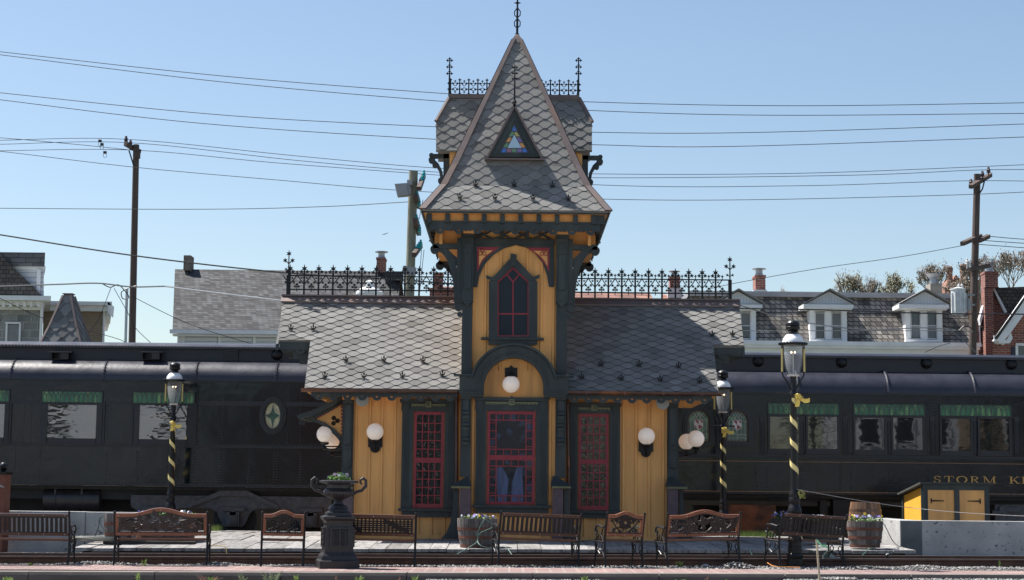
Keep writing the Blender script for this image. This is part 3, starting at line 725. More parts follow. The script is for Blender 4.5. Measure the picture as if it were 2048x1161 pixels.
m.build('sash', REDP, wf)
for seg in ((552, 368, 588, 368, 590, 305, 556, 300), (420, 420, 484, 440, 488, 455, 424, 440), (716, 415, 655, 440, 650, 455, 716, 436)):
    m = MB(); m.prism(fp(zz(*seg), Yl), Yl - .075, Yl - .053); m.build('keystone', GREEN, wf)
m = MB(); fb(m, 962, 1088, 675.5, 680, YT - .16, YT - .02); fb(m, 977, 1072, 680.5, 690, YT - .12, YT - .02); m.build('sill', GREEN, wf)

# round hood over the central window
Yh = YT - .30
cxh = X0; zs_ = ZZ(1022, 780, Yh)
m = MB(); Ro = .79; Ri = .565; zc_ = ZZ(1022, 781, Yh)
zcc = ZZ(1022, 775, Yh)
def hoodarc(r, n=28, a0=8, a1=172): return [(cxh + r * cos(R(a0 + (a1 - a0) * i / n)), zcc + r * sin(R(a0 + (a1 - a0) * i / n))) for i in range(n + 1)]
m.strip(hoodarc(Ro, a0=0, a1=180), hoodarc(Ri, a0=0, a1=180), Yh, YT - .02)
m.strip(hoodarc(Ro + .05, a0=12, a1=168), hoodarc(Ro + .005, a0=12, a1=168), Yh - .06, YT - .02)
zl0 = ZZ(1024, 789, Yh); zl1 = ZZ(1024, 753, Yh)
for s in (-1, 1):
    a, b = sorted((cxh + s * Ri, cxh + s * 1.03)); m.box(a, b, Yh - .004, YT - .02, zl0, zl1)
    a, b = sorted((cxh + s * (Ro - .02), cxh + s * 1.14)); m.box(a, b, Yh - .07, YT - .02, zl1 + .001, zl1 + .03)
    a, b = sorted((cxh + s * (Ri + .02), cxh + s * 1.0)); m.box(a, b, Yh + .02, YT - .02, zl0 - .05, zl0 - .001)
for i in range(30):                            # dentils round the inner curve
    a = 4 + 172 * i / 29; rr = Ri + .085
    c = V((cxh + rr * cos(R(a)), 0, zcc + rr * sin(R(a))))
    m.obox((c.x, Yh - .012, c.z), (.06, .022, .022 + .014 * (i % 2)), Matrix.Rotation(-R(a - 90), 3, 'Y'))
for s in (-1, 1):
    for i in range(9): x = cxh + s * (Ri + .04 + i * .052); m.box(x - .014, x + .014, Yh - .024, Yh - .0045, zl0 + .04, zl0 + .08)
m.build('arched_hood', GREEN, st)
m = MB(); m.box(cxh - Ri, cxh + Ri, YT - .018, YT - .008, zl0 - .06, zl0 - .0) if False else None

# windows with fluted frames
def station_window(o, r, head, sillx, sill_y, apy, kind, Y):
    # o: outer frame px (x0,x1,top,bottom); r: sash px (x0,x1,top,bottom)
    x0, x1, t, b = o; m = MB()
    fb(m, x0, r[0] - 2, t + 10, b, Y - .07, Y - .001); fb(m, r[1] + 2, x1, t + 10, b, Y - .07, Y - .001); fb(m, x0, x1, t, r[2] - 1, Y - .074, Y - .0015)
    fb(m, x0 - 3, x1 + 3, t - 6, t + .5, Y - .13, Y - .0018)
    for q in (x0 + 5, x0 + 9, x0 + 13, x1 - 6, x1 - 10, x1 - 14): fb(m, q - .8, q + .8, r[2] + 15, b - 20, Y - .083, Y - .0705)
    for q in (x0 + 9, x1 - 9): fb(m, q - 6, q + 6, t, r[2] - 3, Y - .10, Y - .0745); m.prism(fp([(q - 6, r[2] - 2.9), (q + 6, r[2] - 2.9), (q + 3, r[2] + 6), (q - 3, r[2] + 6)], Y)[::-1], Y - .095, Y - .071)
    wf = m.build('window', GREEN, st)
    m = MB(); cx = (x0 + x1) / 2; nT = int((x1 - x0 - 40) / 5.2)
    fb(m, x0 + 20, x1 - 20, t + 3.5, t + 5.6, Y - .09, Y - .075)
    for i in range(nT):
        a = x0 + 20 + i * (x1 - x0 - 40) / nT; wd = (x1 - x0 - 40) / nT
        m.prism(fp([(a, t + 5.7), (a + wd, t + 5.7), (a + wd / 2, t + 10)], Y)[::-1], Y - .088, Y - .0755)
    fb(m, cx - 5.5, cx + 5.5, t - 2, t + 10, Y - .15, Y - .131)
    m.build('head_ornament', GREENL, wf)
    m = MB()
    for s in (1, -1): m.prism(fp([(cx - 4 * s, t), (cx - 2.4 * s, t - .2), (cx + 4 * s, t + 8), (cx + 2.4 * s, t + 8.4)], Y), Y - .156 - .001 * s, Y - .1505)
    m.prism(fp([(cx - 6, t - 2.2), (cx + 6, t - 2.2), (cx, t - 9)], Y)[::-1], Y - .15, Y - .131)
    m.build('crossed_boss', GREEN, wf)
    m = MB(); ym = r[4]
    fb(m, r[0], r[0] + 5.5, r[2], r[3], Y - .045, Y - .002); fb(m, r[1] - 5.5, r[1], r[2], r[3], Y - .045, Y - .002)
    fb(m, r[0] + 5.6, r[1] - 5.6, r[2], r[2] + 6, Y - .044, Y - .002); fb(m, r[0] + 5.6, r[1] - 5.6, r[3] - 9 + (3 if kind == 'q' else 0), r[3], Y - .044, Y - .002)
    fb(m, r[0] + 5.6, r[1] - 5.6, ym - 5, ym + 5, Y - .048, Y - .002)
    mu = []
    gx0, gx1 = r[0] + 5.5, r[1] - 5.5
    for (ya, yb) in ((r[2] + 6, ym - 5), (ym + 5, r[3] - 9 + (3 if kind == 'q' else 0))):
        if kind == 'g':
            for i in (1, 2, 3): q = gx0 + (gx1 - gx0) * i / 4; fb(m, q - 1, q + 1, ya, yb, Y - .036, Y - .003)
            for i in (1, 2, 3, 4): q = ya + (yb - ya) * i / 5; fb(m, gx0, gx1, q - 1, q + 1, Y - .037, Y - .003)
        else:
            n = 6; cell = 12.5
            fb(m, gx0 + cell - 1, gx0 + cell + 1, ya, yb, Y - .036, Y - .003); fb(m, gx1 - cell - 1, gx1 - cell + 1, ya, yb, Y - .036, Y - .003)
            rows = [ya + cell * .95] + ([yb - cell * .95])
            for q in rows: fb(m, gx0, gx1, q - 1, q + 1, Y - .037, Y - .003)
            for i in range(1, 5):
                q = ya + (yb - ya) * (i + .1) / 5.2; fb(m, gx0, gx0 + cell, q - .8, q + .8, Y - .034, Y - .003); fb(m, gx1 - cell, gx1, q - .8, q + .8, Y - .034, Y - .003)
            for i in range(1, 4):
                q = gx0 + cell + (gx1 - gx0 - 2 * cell) * i / 4
                fb(m, q - .8, q + .8, ya, ya + cell, Y - .035, Y - .003); fb(m, q - .8, q + .8, yb - cell, yb, Y - .035, Y - .003)
    m.build('sash', REDP, wf)
    m = MB(); fb(m, r[0] + 1, r[1] - 1, r[2] + 1, r[3] - 1, Y - .016, Y - .0125); m.build('glass', SGLASS if kind == 'g' else CGLASS, wf)
    if kind == 'q':
        CUR = mat('blue_white_curtain', (.07, .09, .17), .7, var=.5, scale=6, stretch=(6, 1, .6))
        m = MB()
        for seg in (((996, 1006), (992, 936), (1004, 934), (1018, 960), (1012, 1006)), ((1022, 1006), (1024, 966), (1034, 934), (1044, 934), (1047, 1006))):
            m.prism(fp(seg, Y), Y - .0195, Y - .0165)
        m.build('curtain', CUR, wf)
    m = MB(); fb(m, sillx[0], sillx[1], sill_y, sill_y + 5, Y - .16, Y - .001); fb(m, sillx[0] + 7, sillx[1] - 5, sill_y + 5.2, apy, Y - .09, Y - .001)
    m.build('sill', GREEN, wf)
SGLASS = mat('leaded_glass_painted_reflection', (.012, .012, .014), .06, var=.4, scale=9, col2=(.16, .15, .14), thr=(.58, .68), scale2=16, bump=.004, bscale=6, ior=1.6)  # pale mottling is reflections painted into the pane colour
CGLASS = mat('central_glass_painted_reflection', (.012, .015, .025), .05, var=.3, scale=5, col2=(.03, .045, .085), thr=(.5, .62), scale2=5, bump=.002, bscale=4, ior=1.6)  # bluish patches paint reflected sky into the pane colour
station_window((803, 911, 805, 1018), (827, 887, 824, 1017, 921), None, (796, 914), 1018, 1035, 'g', YW)
station_window((1137, 1240, 812, 1022), (1157, 1217, 828, 1021, 924), None, (1132, 1244), 1022, 1037, 'g', YW)
station_window((951, 1096, 801, 1012), (974, 1070, 823, 1010, 916), None, (944, 1101), 1011, 1027, 'q', YT)

# stone piers, sloping caps and flared buttresses
def pier(px0, px1, cap0, cap1, capt, capb, pb, flare, Yf, deep=.5):
    m = MB(); fb(m, px0, px1, capb, pb, Yf - .24, Yf + .05); m.build('stone_pier', STONE, st)
    m = MB(); x0 = XX(cap0, capb, Yf); x1 = XX(cap1, capb, Yf); zt = ZZ(1024 if 0 else (cap0 + cap1) / 2, capt, Yf); z0 = ZZ((cap0 + cap1) / 2, capb, Yf)
    if flare < 0: ta, tb = x0 + .30, x1 - .04
    else: ta, tb = x0 + .04, x1 - .30
    m.add([(x0, Yf - .30, z0 + .04), (x1, Yf - .30, z0 + .04), (x1, Yf + .06, z0 + .04), (x0, Yf + .06, z0 + .04), (ta, Yf - .12, zt), (tb, Yf - .12, zt), (tb, Yf + .06, zt), (ta, Yf + .06, zt)],
          [(0, 1, 5, 4), (1, 2, 6, 5), (2, 3, 7, 6), (3, 0, 4, 7), (4, 5, 6, 7), (0, 1, 2, 3)])
    m.k = 1; m.box(x0 + .02, x1 - .02, Yf - .28, Yf + .05, z0, z0 + .038); m.build('pier_cap', [GREEN, GREENL], st)
def buttress(pts, Yf, y1=None):
    m = MB(); m.prism(fp(pts, Yf), Yf - .10, (y1 or Yf + .0)); m.build('buttress', GREEN, st)
pier(919, 941, 901, 943, 954, 977, 1078, -1, YT); pier(1105, 1126, 1101, 1143, 953, 977, 1078, 1, YT)
buttress([(907, 978), (918, 978), (918, 1078), (882, 1078), (893, 1066), (901, 1046), (906, 1015)], YT)
buttress([(1127, 978), (1137, 978), (1139, 1015), (1144, 1046), (1152, 1066), (1162, 1078), (1127, 1078)], YT, YT + .3)
# outer corner posts
def corner(x0, x1, cap0, cap1, p0, p1, top, s):
    m = MB(); fb(m, x0, x1, top, 962, YW - .06, YW + .12)
    xm = (x0 + x1) / 2; fb(m, xm - 8, xm + 8, top + 2, 935, YW - .12, YW - .061); fb(m, xm - 10, xm + 10, top, top + 7, YW - .17, YW - .121)
    fb(m, xm - 6, xm + 6, top + 10, 890, YW - .15, YW - .1205); fb(m, xm - 6, xm + 6, 893, 898, YW - .18, YW - .151); fb(m, xm - 8, xm + 8, 925, 929, YW - .14, YW - .121)
    m.prism(fp([(xm - 8, 929.5), (xm + 8, 929.5), (xm, 938)], YW)[::-1], YW - .13, YW - .062)
    m.build('corner_post', GREEN, st)
    m = MB(); fb(m, xm - 10, xm + 10, top - 11, top - .5, YW - .16, YW - .05); m.build('block', YELLOW, st)
    pier(p0, p1, cap0, cap1, 955, 978, 1080, s, YW)
corner(684, 706, 668, 709, 685, 705, 800, -1); corner(1335, 1357, 1330, 1374, 1336, 1356, 806, 1)
buttress([(676, 978), (684, 978), (684, 1078), (655, 1078), (668, 1060), (675, 1015)], YW, YW + .2); buttress([(1357, 980), (1365, 980), (1367, 1015), (1374, 1060), (1386, 1078), (1357, 1078)], YW, YW + .2)
# downpipes
for (pts) in (((914, 785), (914, 960), (909, 985)), ((1134, 789), (1138, 1070))):
    m = MB(); m.tube([(*P(a, b, YW)[:1], YW - .16, P(a, b, YW)[1]) for a, b in pts], .034, 10); m.build('downpipe', COPPER, st, smooth=True)
# yellow cladding in the hood recess sides
# side door hood on the left end wall
Yq = 33.25
m = MB()
topc = [(686, 791), (668, 803), (648, 813), (622, 824), (596, 833)]; botc = [(686, 800), (670, 812), (650, 822), (626, 834), (600, 839)]
for i in range(4): m.prism(fp([topc[i], topc[i + 1], botc[i + 1], botc[i]], Yq), Yq - .25, Yq + 1.6)
lo2 = [(686, 806), (664, 820), (646, 830), (632, 836)]; hi2 = [(686, 800), (664, 815), (644, 825), (604, 838)]
for i in range(3): m.prism(fp([hi2[i], hi2[i + 1], lo2[i + 1], lo2[i]], Yq), Yq - .02, Yq + .08)
m.prism(fp([(604, 838), (632, 838), (652, 852), (672, 872), (684, 888), (684, 876), (670, 862), (650, 846)], Yq)[::-1], Yq - .03, Yq + .08) if False else None
A = [(608, 838), (640, 848), (660, 862), (676, 878), (684, 890)]; B = [(630, 838), (650, 846), (668, 858), (680, 870), (684, 877)]
for i in range(4): m.prism(fp([A[i], A[i + 1], B[i + 1], B[i]], Yq), Yq - .03, Yq + .06)
for i in range(4): fb(m, 598 + i * 3, 600 + i * 3, 840, 848 + i, Yq, Yq + .03)
m.build('door_hood', GREEN, st)
m = MB(); m.prism(fp([(630, 838), (685, 806), (685, 877), (668, 860), (650, 847)], Yq), Yq + .01, Yq + .05); dh = m.build('hood_panel', YELLOW, st)
m = MB()
for cxp, cyp in ((667.5, 836.5), (675, 842), (667, 847)): m.prism(arc(*P(cxp, cyp, Yq), .045, .045, 0, 345, 23), Yq + .002 - .001 * (cxp > 670), Yq + .0095)
m.build('trefoil_hole', mat('dark_opening', (.03, .018, .008), .9), dh)
m = MB()
for (a, b) in (((632, 838), (684, 808)), ((632, 839), (684, 876)), ((684, 808), (684, 876))):
    n = 11
    for i in range(n): 
        q = i / (n - 1); x, z = P(a[0] + (b[0] - a[0]) * q, a[1] + (b[1] - a[1]) * q, Yq); m.lathe([(.024, -.01), (.024, 0.0)], (x, Yq + .005, z), 8, 'y')
m.build('red_scallops', REDP, dh)
# plain matching brackets under the right end
m = MB(); fb(m, 1358, 1385, 793, 800, 33.3, 33.4); fb(m, 1358, 1380, 800, 812, 33.45, 33.5); m.build('soffit_board', YELLOW, st)
m = MB(); fb(m, 653, 684, 790, 806, 34.2, 34.25); m.build('soffit_board', YELLOW, st)

# dormer on the tower roof
Yd0 = 32.1
def rp(px, py):                                  # point on straight front tower slope
    (r0, z0), (r1, z1) = prof[2], prof[3]
    s_ = (z1 - z0) / (r0 - r1) / KD              # dz/dy
    y0 = YC - KD * r0; d = CM.to_3x3() @ V(((px - 1024) / F, (580.5 - py) / F, -1)); t = (z0 - EYE.z + s_ * 0 - s_ * y0) / (d.z - s_ * d.y); return EYE + d * t
bl = rp(976, 314); 
Yd = bl.y - .10
def D3(px, py): return P(px, py, Yd)
dm = MB()
o3 = [(975, 314), (1083, 314), (1029, 213)]; i3 = [(1000, 306), (1057, 306), (1028.5, 250)]
for i in range(3):
    j = (i + 1) % 3; dm.prism([D3(*o3[i]), D3(*o3[j]), D3(*i3[j]), D3(*i3[i])], Yd, Yd + .06)
md = [(986, 309), (1071, 309), (1028.5, 232)]
for i in range(3):
    j = (i + 1) % 3; a = md[i]; b = md[j]; ia = i3[i]; ib = i3[j]
    q = [(ia[0] + (a[0] - ia[0]) * .45, ia[1] + (a[1] - ia[1]) * .45), (ib[0] + (b[0] - ib[0]) * .45, ib[1] + (b[1] - ib[1]) * .45)]
    dm.prism([D3(*a), D3(*b), D3(*q[1]), D3(*q[0])], Yd - .02, Yd - .001)
dorm = dm.build('dormer', GREEN, st)
m = MB(); ap = V((*D3(1029, 208)[:1], Yd - .06, D3(1029, 208)[1]))
for px in (972, 1086):
    b0 = D3(px, 317); A = V((b0[0], Yd - .06, b0[1])); B = A + V((0, .55, 0)); C = ap + V((0, 1.4, 0)); s = 1 if px > 1000 else -1
    nn = V((-s * .035, 0, -.02)); m.add([A, B, C, ap, A + nn, B + nn, C + nn, ap + nn], [(0, 1, 2, 3), (4, 5, 6, 7), (0, 3, 7, 4), (0, 1, 5, 4), (2, 3, 7, 6)])
x0, z0 = D3(969, 317); x1, z1 = D3(1089, 317); m.box(x0, x1, Yd - .07, Yd + .3, z0 - .035, z0 - .005)
m.build('dormer_roof', FLASH, dorm)
m = MB(); m.prism([D3(*p) for p in i3], Yd + .02, Yd + .03); m.build('leaded_pane', LEAD, dorm)
cols = {'b': (.03, .12, .45), 'o': (.55, .25, .05), 'p': (.16, .10, .28), 'g': (.10, .22, .10), 'y': (.35, .30, .08), 'w': (.35, .50, .62), 'r': (.25, .10, .16)}
gm = {k: glassmat('stained_glass_' + {'b': 'blue', 'o': 'amber', 'p': 'violet', 'g': 'green', 'y': 'yellow', 'w': 'opal', 'r': 'rose'}[k], c, .15) for k, c in cols.items()}
keys = list(cols); m = MB()
def cell(pts, k): m.k = keys.index(k); m.prism([D3(*p) for p in pts], Yd + .012, Yd + .0195)
cell([(1015, 296), (1043, 296), (1028.5, 270)], 'w'); cell([(1023, 262), (1034, 262), (1028.5, 251)], 'b')
cell([(1001.5, 305), (1012, 305), (1012, 297), (1006, 297)], 'b'); cell([(1045, 305), (1055.5, 305), (1051, 297), (1045, 297)], 'b')
for i, k in enumerate('rgp'): cell([(1013.5 + i * 10.4, 305), (1022.5 + i * 10.4, 305), (1022.5 + i * 10.4, 298), (1013.5 + i * 10.4, 298)], k)
for i, (l, r) in enumerate((('g', 'y'), ('o', 'p'), ('g', 'o'))):
    y0 = 264 + i * 11; w_ = 5.6 * i
    cell([(1022 - w_ - 5, y0 + 9), (1029 - 2.5 - w_ - 1, y0 + 9), (1028 - w_ + 1, y0 + 1), (1023.5 - w_, y0)], l); cell([(1035 + w_ + 5, y0 + 9), (1028 + 2.5 + w_ + 1, y0 + 9), (1029 + w_ - 1, y0 + 1), (1033.5 + w_, y0)], r)
m.build('stained_glass', [gm[k] for k in keys], dorm)
m = MB(); zt_ = ZZ(1028, 130, Yd); z_ = ap.z; m.tube([(ap.x, Yd, z_), (ap.x, Yd, zt_)], [.02, .012], 6); m.ball((ap.x, Yd, z_ + .03), .045, 8)
for i, q in enumerate((.05, .17, .28)):
    for s in (1, -1): m.prism(star(ap.x + s * .038, zt_ - q, .032, 4, .5), Yd - .006, Yd + .006)
    m.box(ap.x - .05, ap.x + .05, Yd - .009, Yd + .009, zt_ - q - .01, zt_ - q + .01)
m.build('finial', BLACKP, st)
for q in ((952, 378), (1028, 378), (1104, 380)):
    (r0, z0), (r1, z1) = prof[1], prof[2]; zz_ = ZZ(q[0], q[1], YC - 1.45); f_ = (zz_ - z0) / (z1 - z0); f_ = min(1, max(0, f_)); guard(V((XX(q[0], q[1], YC - 1.45), YC - KD * (r0 + (r1 - r0) * f_), zz_)), None, .95)
for q in ((920, 399), (990, 400), (1066, 401), (1137, 402)):
    (r0, z0), (r1, z1) = prof[0], prof[1]; zz_ = ZZ(q[0], q[1], YC - 1.92); f_ = (zz_ - z0) / (z1 - z0); f_ = min(1, max(0, f_)); guard(V((XX(q[0], q[1], YC - 1.92), YC - KD * (r0 + (r1 - r0) * f_), zz_)), None, .95)

# rear block with clipped gables
Yr2 = 34.78; 
zr2 = ZZ(1028, 197, Yr2); Ye2 = 34.22; ze2 = ZZ(1028, 302, Ye2)
def Rr(px, py): # on rear slope plane
    s_ = (zr2 - ze2) / (Yr2 - Ye2); d = CM.to_3x3() @ V(((px - 1024) / F, (580.5 - py) / F, -1)); t = (ze2 - EYE.z - s_ * Ye2) / (d.z - s_ * d.y); return EYE + d * t
c6 = [Rr(872, 302), Rr(1184, 302), Rr(1184, 245), Rr(1158, 197), Rr(898, 197), Rr(872, 243)]
Oo = V((X0, Ye2, ze2)); Vd = V((0, Yr2 - Ye2, zr2 - ze2)).normalized()
m = MB(); pu = [((p - Oo).x, (p - Oo).dot(Vd)) for p in c6]; tiles(m, Oo, Ux, Vd, pu, w=.375, h=.23); slab(m, c6, .05, Ux.cross(Vd))
Ob = V((X0, 2 * Yr2 - Ye2, ze2)); Vb = V((0, -Vd.y, Vd.z)); tiles(m, Ob, -Ux, Vb, [(-a, b) for a, b in pu], w=.375, h=.23); slab(m, [Ob + Ux * a + Vb * b for a, b in pu], .05, (-Ux).cross(Vb))
mir = lambda p: V((p.x, 2 * Yr2 - p.y, p.z))
for (a, b, s) in ((c6[5], c6[4], -1), (c6[2], c6[3], 1)):
    m.k = 0; m.add([a, b, mir(a)] , [(0, 1, 2)])
    m.add([a - V((0, 0, .04)), b - V((0, 0, .04)), mir(a) - V((0, 0, .04))], [(0, 1, 2)])
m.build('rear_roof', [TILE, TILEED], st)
m = MB(); m.box(c6[4].x, c6[3].x, Yr2 - .06, Yr2 + .06, zr2 - .02, zr2 + .07)
for (a, b) in ((c6[5], c6[4]), (c6[2], c6[3])):
    m.tube([a, b], .045, 6); m.tube([mir(a), b], .045, 6)
m.build('rear_flashing', FLASH, st)
m = MB(); m.box(X0 - 1.36, X0 + 1.36, Ye2 + .12, 2 * Yr2 - Ye2 - .12, zte - .3, ze2 - .02)
m.prism([(Ye2 + .13, ze2 - .019), (Yr2, zr2 - .12), (2 * Yr2 - Ye2 - .13, ze2 - .019)], X0 - 1.3, X0 + 1.3, 'x'); m.build('rear_wall', YELLOW, st)
for s in (-1, 1):
    m = MB(); Ms = Matrix.Translation((X0 + s * 1.43, Ye2 + .3, ze2 - .03)) @ (Matrix.Scale(-1, 4, V((1, 0, 0))) if s < 0 else Matrix.Identity(4)); m.M = Ms
    m.box(-.12, .06, -.05, .05, -.62, 0); m.box(-.05, .30, -.05, .05, -.09, 0)
    A = [(.05, -.55), (.08, -.36), (.16, -.2), (.28, -.085)]; B = [(.12, -.52), (.15, -.36), (.22, -.25), (.33, -.16)]; m.strip(A, B, -.04, .04)
    for c in ((.30, -.13, .07), (.31, -.03, .05), (.24, -.24, .05), (.10, -.56, .07), (.08, -.67, .05)): m.lathe([(c[2], -.055), (c[2], .055)], (c[0], 0, c[1]), 12, 'y')
    m.build('bracket', GREEN, st)
# rear cresting
m = MB(); zq = zr2 + .07; x0, x1 = c6[4].x + .03, c6[3].x - .03; n = 14; p_ = (x1 - x0) / n
for i in range(n + 1):
    x = x0 + i * p_; big = 1 if i not in (0, n) else 0
    m.box(x - .014, x + .014, Yr2 - .012, Yr2 + .012, zq, zq + .28); m.lathe([(.035, 0), (.012, .05)], (x, Yr2, zq), 6)
    m.prism(star(x, zq + .31, .042, 4, .45, 90), Yr2 - .007, Yr2 + .007)
    for s in (1, -1):
        for h in (.11, .235): m.prism(star(x + s * .045, zq + h, .032, 4, .5), Yr2 - .006, Yr2 + .006); m.box(x + min(0, s * .045), x + max(0, s * .045), Yr2 - .0065, Yr2 + .0065, zq + h - .007, zq + h + .007)
    if i < n:
        c = x + p_ / 2
        for h in (.11, .215): m.tube([(c + .034 * cos(R(a)), Yr2, zq + h + .034 * sin(R(a))) for a in range(0, 361, 45)], .009, 4)
        m.prism(star(c, zq + .285, .03, 4, .5), Yr2 - .005, Yr2 + .005); m.prism(star(c, zq + .05, .03, 4, .5), Yr2 - .005, Yr2 + .005)
m.build('iron_cresting', BLACKP, st)
for px in (899, 1157):
    x = XX(px, 150, Yr2); zt_ = ZZ(px, 114, Yr2); m = MB(); m.tube([(x, Yr2, zq - .05), (x, Yr2, zt_ - .04)], [.022, .014], 6)
    for i, q in enumerate((.06, .2, .34)):
        for s in (1, -1): m.prism(star(x + s * .042, zt_ - q - .02, .036, 4, .5), Yr2 - .007, Yr2 + .007)
        m.prism(star(x, zt_ - q + .02, .035, 4, .5), Yr2 - .009, Yr2 + .009)
    m.build('finial', BLACKP, st)

# ---- globe lamps fixed to the walls
def globe_lamp(px, py, r, Y, label, kind, wallY, rr=.165):
    x, z = P(px, py, Y); t = thing('globe_lamp', label, 'wall lamp', (x, wallY, z - .3), 'milk glass globe lamps')
    m = MB(); m.ball((x, Y, z), rr, 24); m.build('globe', MGLASS, t, smooth=True)
    m = MB(); m.lathe([(.05, 0), (.085, .03), (.085, .05), (.06, .055)], (x, Y, z - rr - .045), 14)
    if kind == 'plate':
        m.tube([(x, Y, z - rr - .04), (x, Y, z - rr - .14), (x, Y + .05, z - rr - .19), (x, wallY - .02, z - rr - .15)], .016, 6); m.ball((x, Y, z - rr - .1), .035, 8)
        m.build('arm', BLACKP, t)
        m = MB(); a = arc(x, z - .30, .10, .10, 180, 360, 12); m.prism([(x + .14, z - .05), (x - .14, z - .05), (x - .14, z - .29)] + a + [(x + .14, z - .29)], wallY - .045, wallY - .0185)
        m.prism([(x + .115, z - .07), (x - .115, z - .07), (x - .115, z - .28)] + arc(x, z - .30, .08, .08, 180, 360, 12) + [(x + .115, z - .28)], wallY - .06, wallY - .0455)
        m.build('back_plate', BLACKP, t)
    elif kind == 'top':
        m = MB(); m.lathe([(.02, .06), (.05, .05), (.085, .0), (.085, -.02)], (x, Y, z + rr + .0), 14); m.tube([(x, Y, z + rr + .05), (x, Y - .0, z + rr + .09), (x, wallY - .01, z + rr + .09)], .02, 6); m.build('arm', BLACKP, t)
        m = MB(); m.box(x - .12, x + .12, wallY - .03, wallY - .019, z + rr - .02, z + rr + .16); m.prism(star(x, z + rr + .17, .045, 4, .5), wallY - .035, wallY - .0195); m.build('back_plate', BLACKP, t)
    else:                                        # arm from the end wall
        s = kind; m.tube([(x, Y, z - rr - .04), (x, Y, z - rr - .1), (x + s * .12, Y, z - rr - .14), (x + s * .42, Y, z - rr - .08)], .017, 6); m.ball((x, Y, z - rr - .1), .04, 8); m.tube([(x - s * .08, Y, z - rr - .07), (x + s * .3, Y, z - rr - .07)], .014, 5)
        m.build('arm', BLACKP, t)
    return t
globe_lamp(750, 864, 17, YW - .17, 'round white globe lamp on the ochre wall left of the left window', 'plate', YW)
globe_lamp(1293, 873, 17, YW - .17, 'round white globe lamp on the ochre wall right of the right window', 'plate', YW)
globe_lamp(1022, 769, 17, YT - .17, 'white globe lamp hanging under the round arch above the central window', 'top', YT)
globe_lamp(650, 869, 17, 33.3, 'white globe lamp under the small side hood, nearer of the two on that end', 1, 33.3)
globe_lamp(663, 883, 14, 35.2, 'white globe lamp half hidden behind another globe at the side hood', 1, 35.2)
globe_lamp(1392, 878, 16, 33.3, 'white globe lamp off the right end wall, overlapping the stained arched window', -1, 33.3)
globe_lamp(1373, 884, 14, 35.2, 'cream globe lamp half hidden behind another globe at the right end wall', -1, 35.2)
# horn loudspeakers
GREYM = mat('grey_horn_enamel', (.30, .30, .28), .5)
for px, py, s in ((725, 800, 'grey horn loudspeaker under the left eave scallops'), (1325, 806, 'grey horn loudspeaker under the right eave scallops')):
    x, z = P(px, py, YW - .35); t = thing('horn_loudspeaker', s, 'loudspeaker', (x, YW - .3, z), 'horn loudspeakers under the eaves')
    m = MB(); m.lathe([(.13, -.05), (.115, 0), (.08, .08), (.05, .13), (.045, .13), (.075, .07), (.11, -.0), (.122, -.052)], (x, YW - .35, z), 20, 'y'); m.build('horn', GREYM, t, smooth=True); m = MB(); m.lathe([(.001, .03), (.10, .03)], (x, YW - .35, z), 20, 'y'); m.build('horn_shade_disc', BLACKP, t)  # black disc paints the dark inside of the horn
    m = MB(); m.lathe([(.0001, -.03), (.022, -.02), (.028, .03), (.02, .12)], (x, YW - .35, z), 10, 'y'); m.build('driver', mat('pale_driver', (.45, .45, .44), .5), t)
    m = MB(); m.box(x - .02, x + .02, YW - .22, YW - .01, z - .02, z + .02); m.build('bracket', BLACKP, t)
# ================================================================ PASSENGER CARS
CARB = mat('glossy_black_green_car_paint', (.003, .007, .011), .14, var=.5, scale=1.2, bump=.016, bscale=1.1, spec=.5, coat=0, rvar=.04)
CARS = mat('satin_black_car_paint', (.010, .012, .017), .38, var=.4, scale=2.0, bump=.002, bscale=4)
CARR = mat('dull_car_roof_paint', (.024, .025, .038), .40, rvar=.06, var=.3, scale=2.2, bump=.003, bscale=9)
CLER = mat('clerestory_paint', (.008, .011, .020), .45, var=.2)
UNDER = mat('black_underframe', (.011, .011, .013), .65, var=.5, scale=5, bump=.01, bscale=12)
TRUCKM = mat('grey_black_truck_steel', (.06, .06, .07), .5, var=.4, scale=8, bump=.006, bscale=25)
RUSTB = mat('rusty_orange_steel', (.20, .065, .025), .75, var=.35, scale=5, col2=(.06, .03, .02), thr=(.5, .65), scale2=2)
WGLASS = glassmat('wavy_car_window_glass', (.014, .016, .018), .02, bump=.006, bscale=1.1, stretch=(1, 1, 2.6), ior=2.6)
WGLASS2 = glassmat('car_window_glass', (.012, .013, .016), .02, bump=.0016, bscale=1.0, stretch=(1, 1, 1.8), ior=1.9)
STGR = mat('green_stained_glass', (.02, .12, .055), .25, var=.6, scale=6, col2=(.14, .27, .10), thr=(.5, .66), scale2=5, spec=.6, stretch=(2.5, 1, .5))
STAMB = mat('amber_stained_glass', (.40, .40, .24), .25, var=.5, scale=14, spec=.8); STDG = mat('dark_green_stained_glass', (.012, .075, .045), .2, var=.8, scale=14, spec=.8)
CREST_R = mat('crest_red_glass', (.22, .02, .02), .3); CREST_W = mat('crest_white_glass', (.6, .58, .58), .3)
RIVM = mat('rivet_paint', (.03, .034, .04), .3); YS = 37.8; YC2 = YS + 1.5                       # car side plane, car centreline
def rivets(mb, pts, Y, r=.011):
    r *= 1.45
    for x, z in pts: mb.add([(x - r, Y, z - r), (x + r, Y, z - r), (x + r, Y, z + r), (x - r, Y, z + r), (x, Y - r * .9, z)], [(0, 1, 4), (1, 2, 4), (2, 3, 4), (3, 0, 4)])
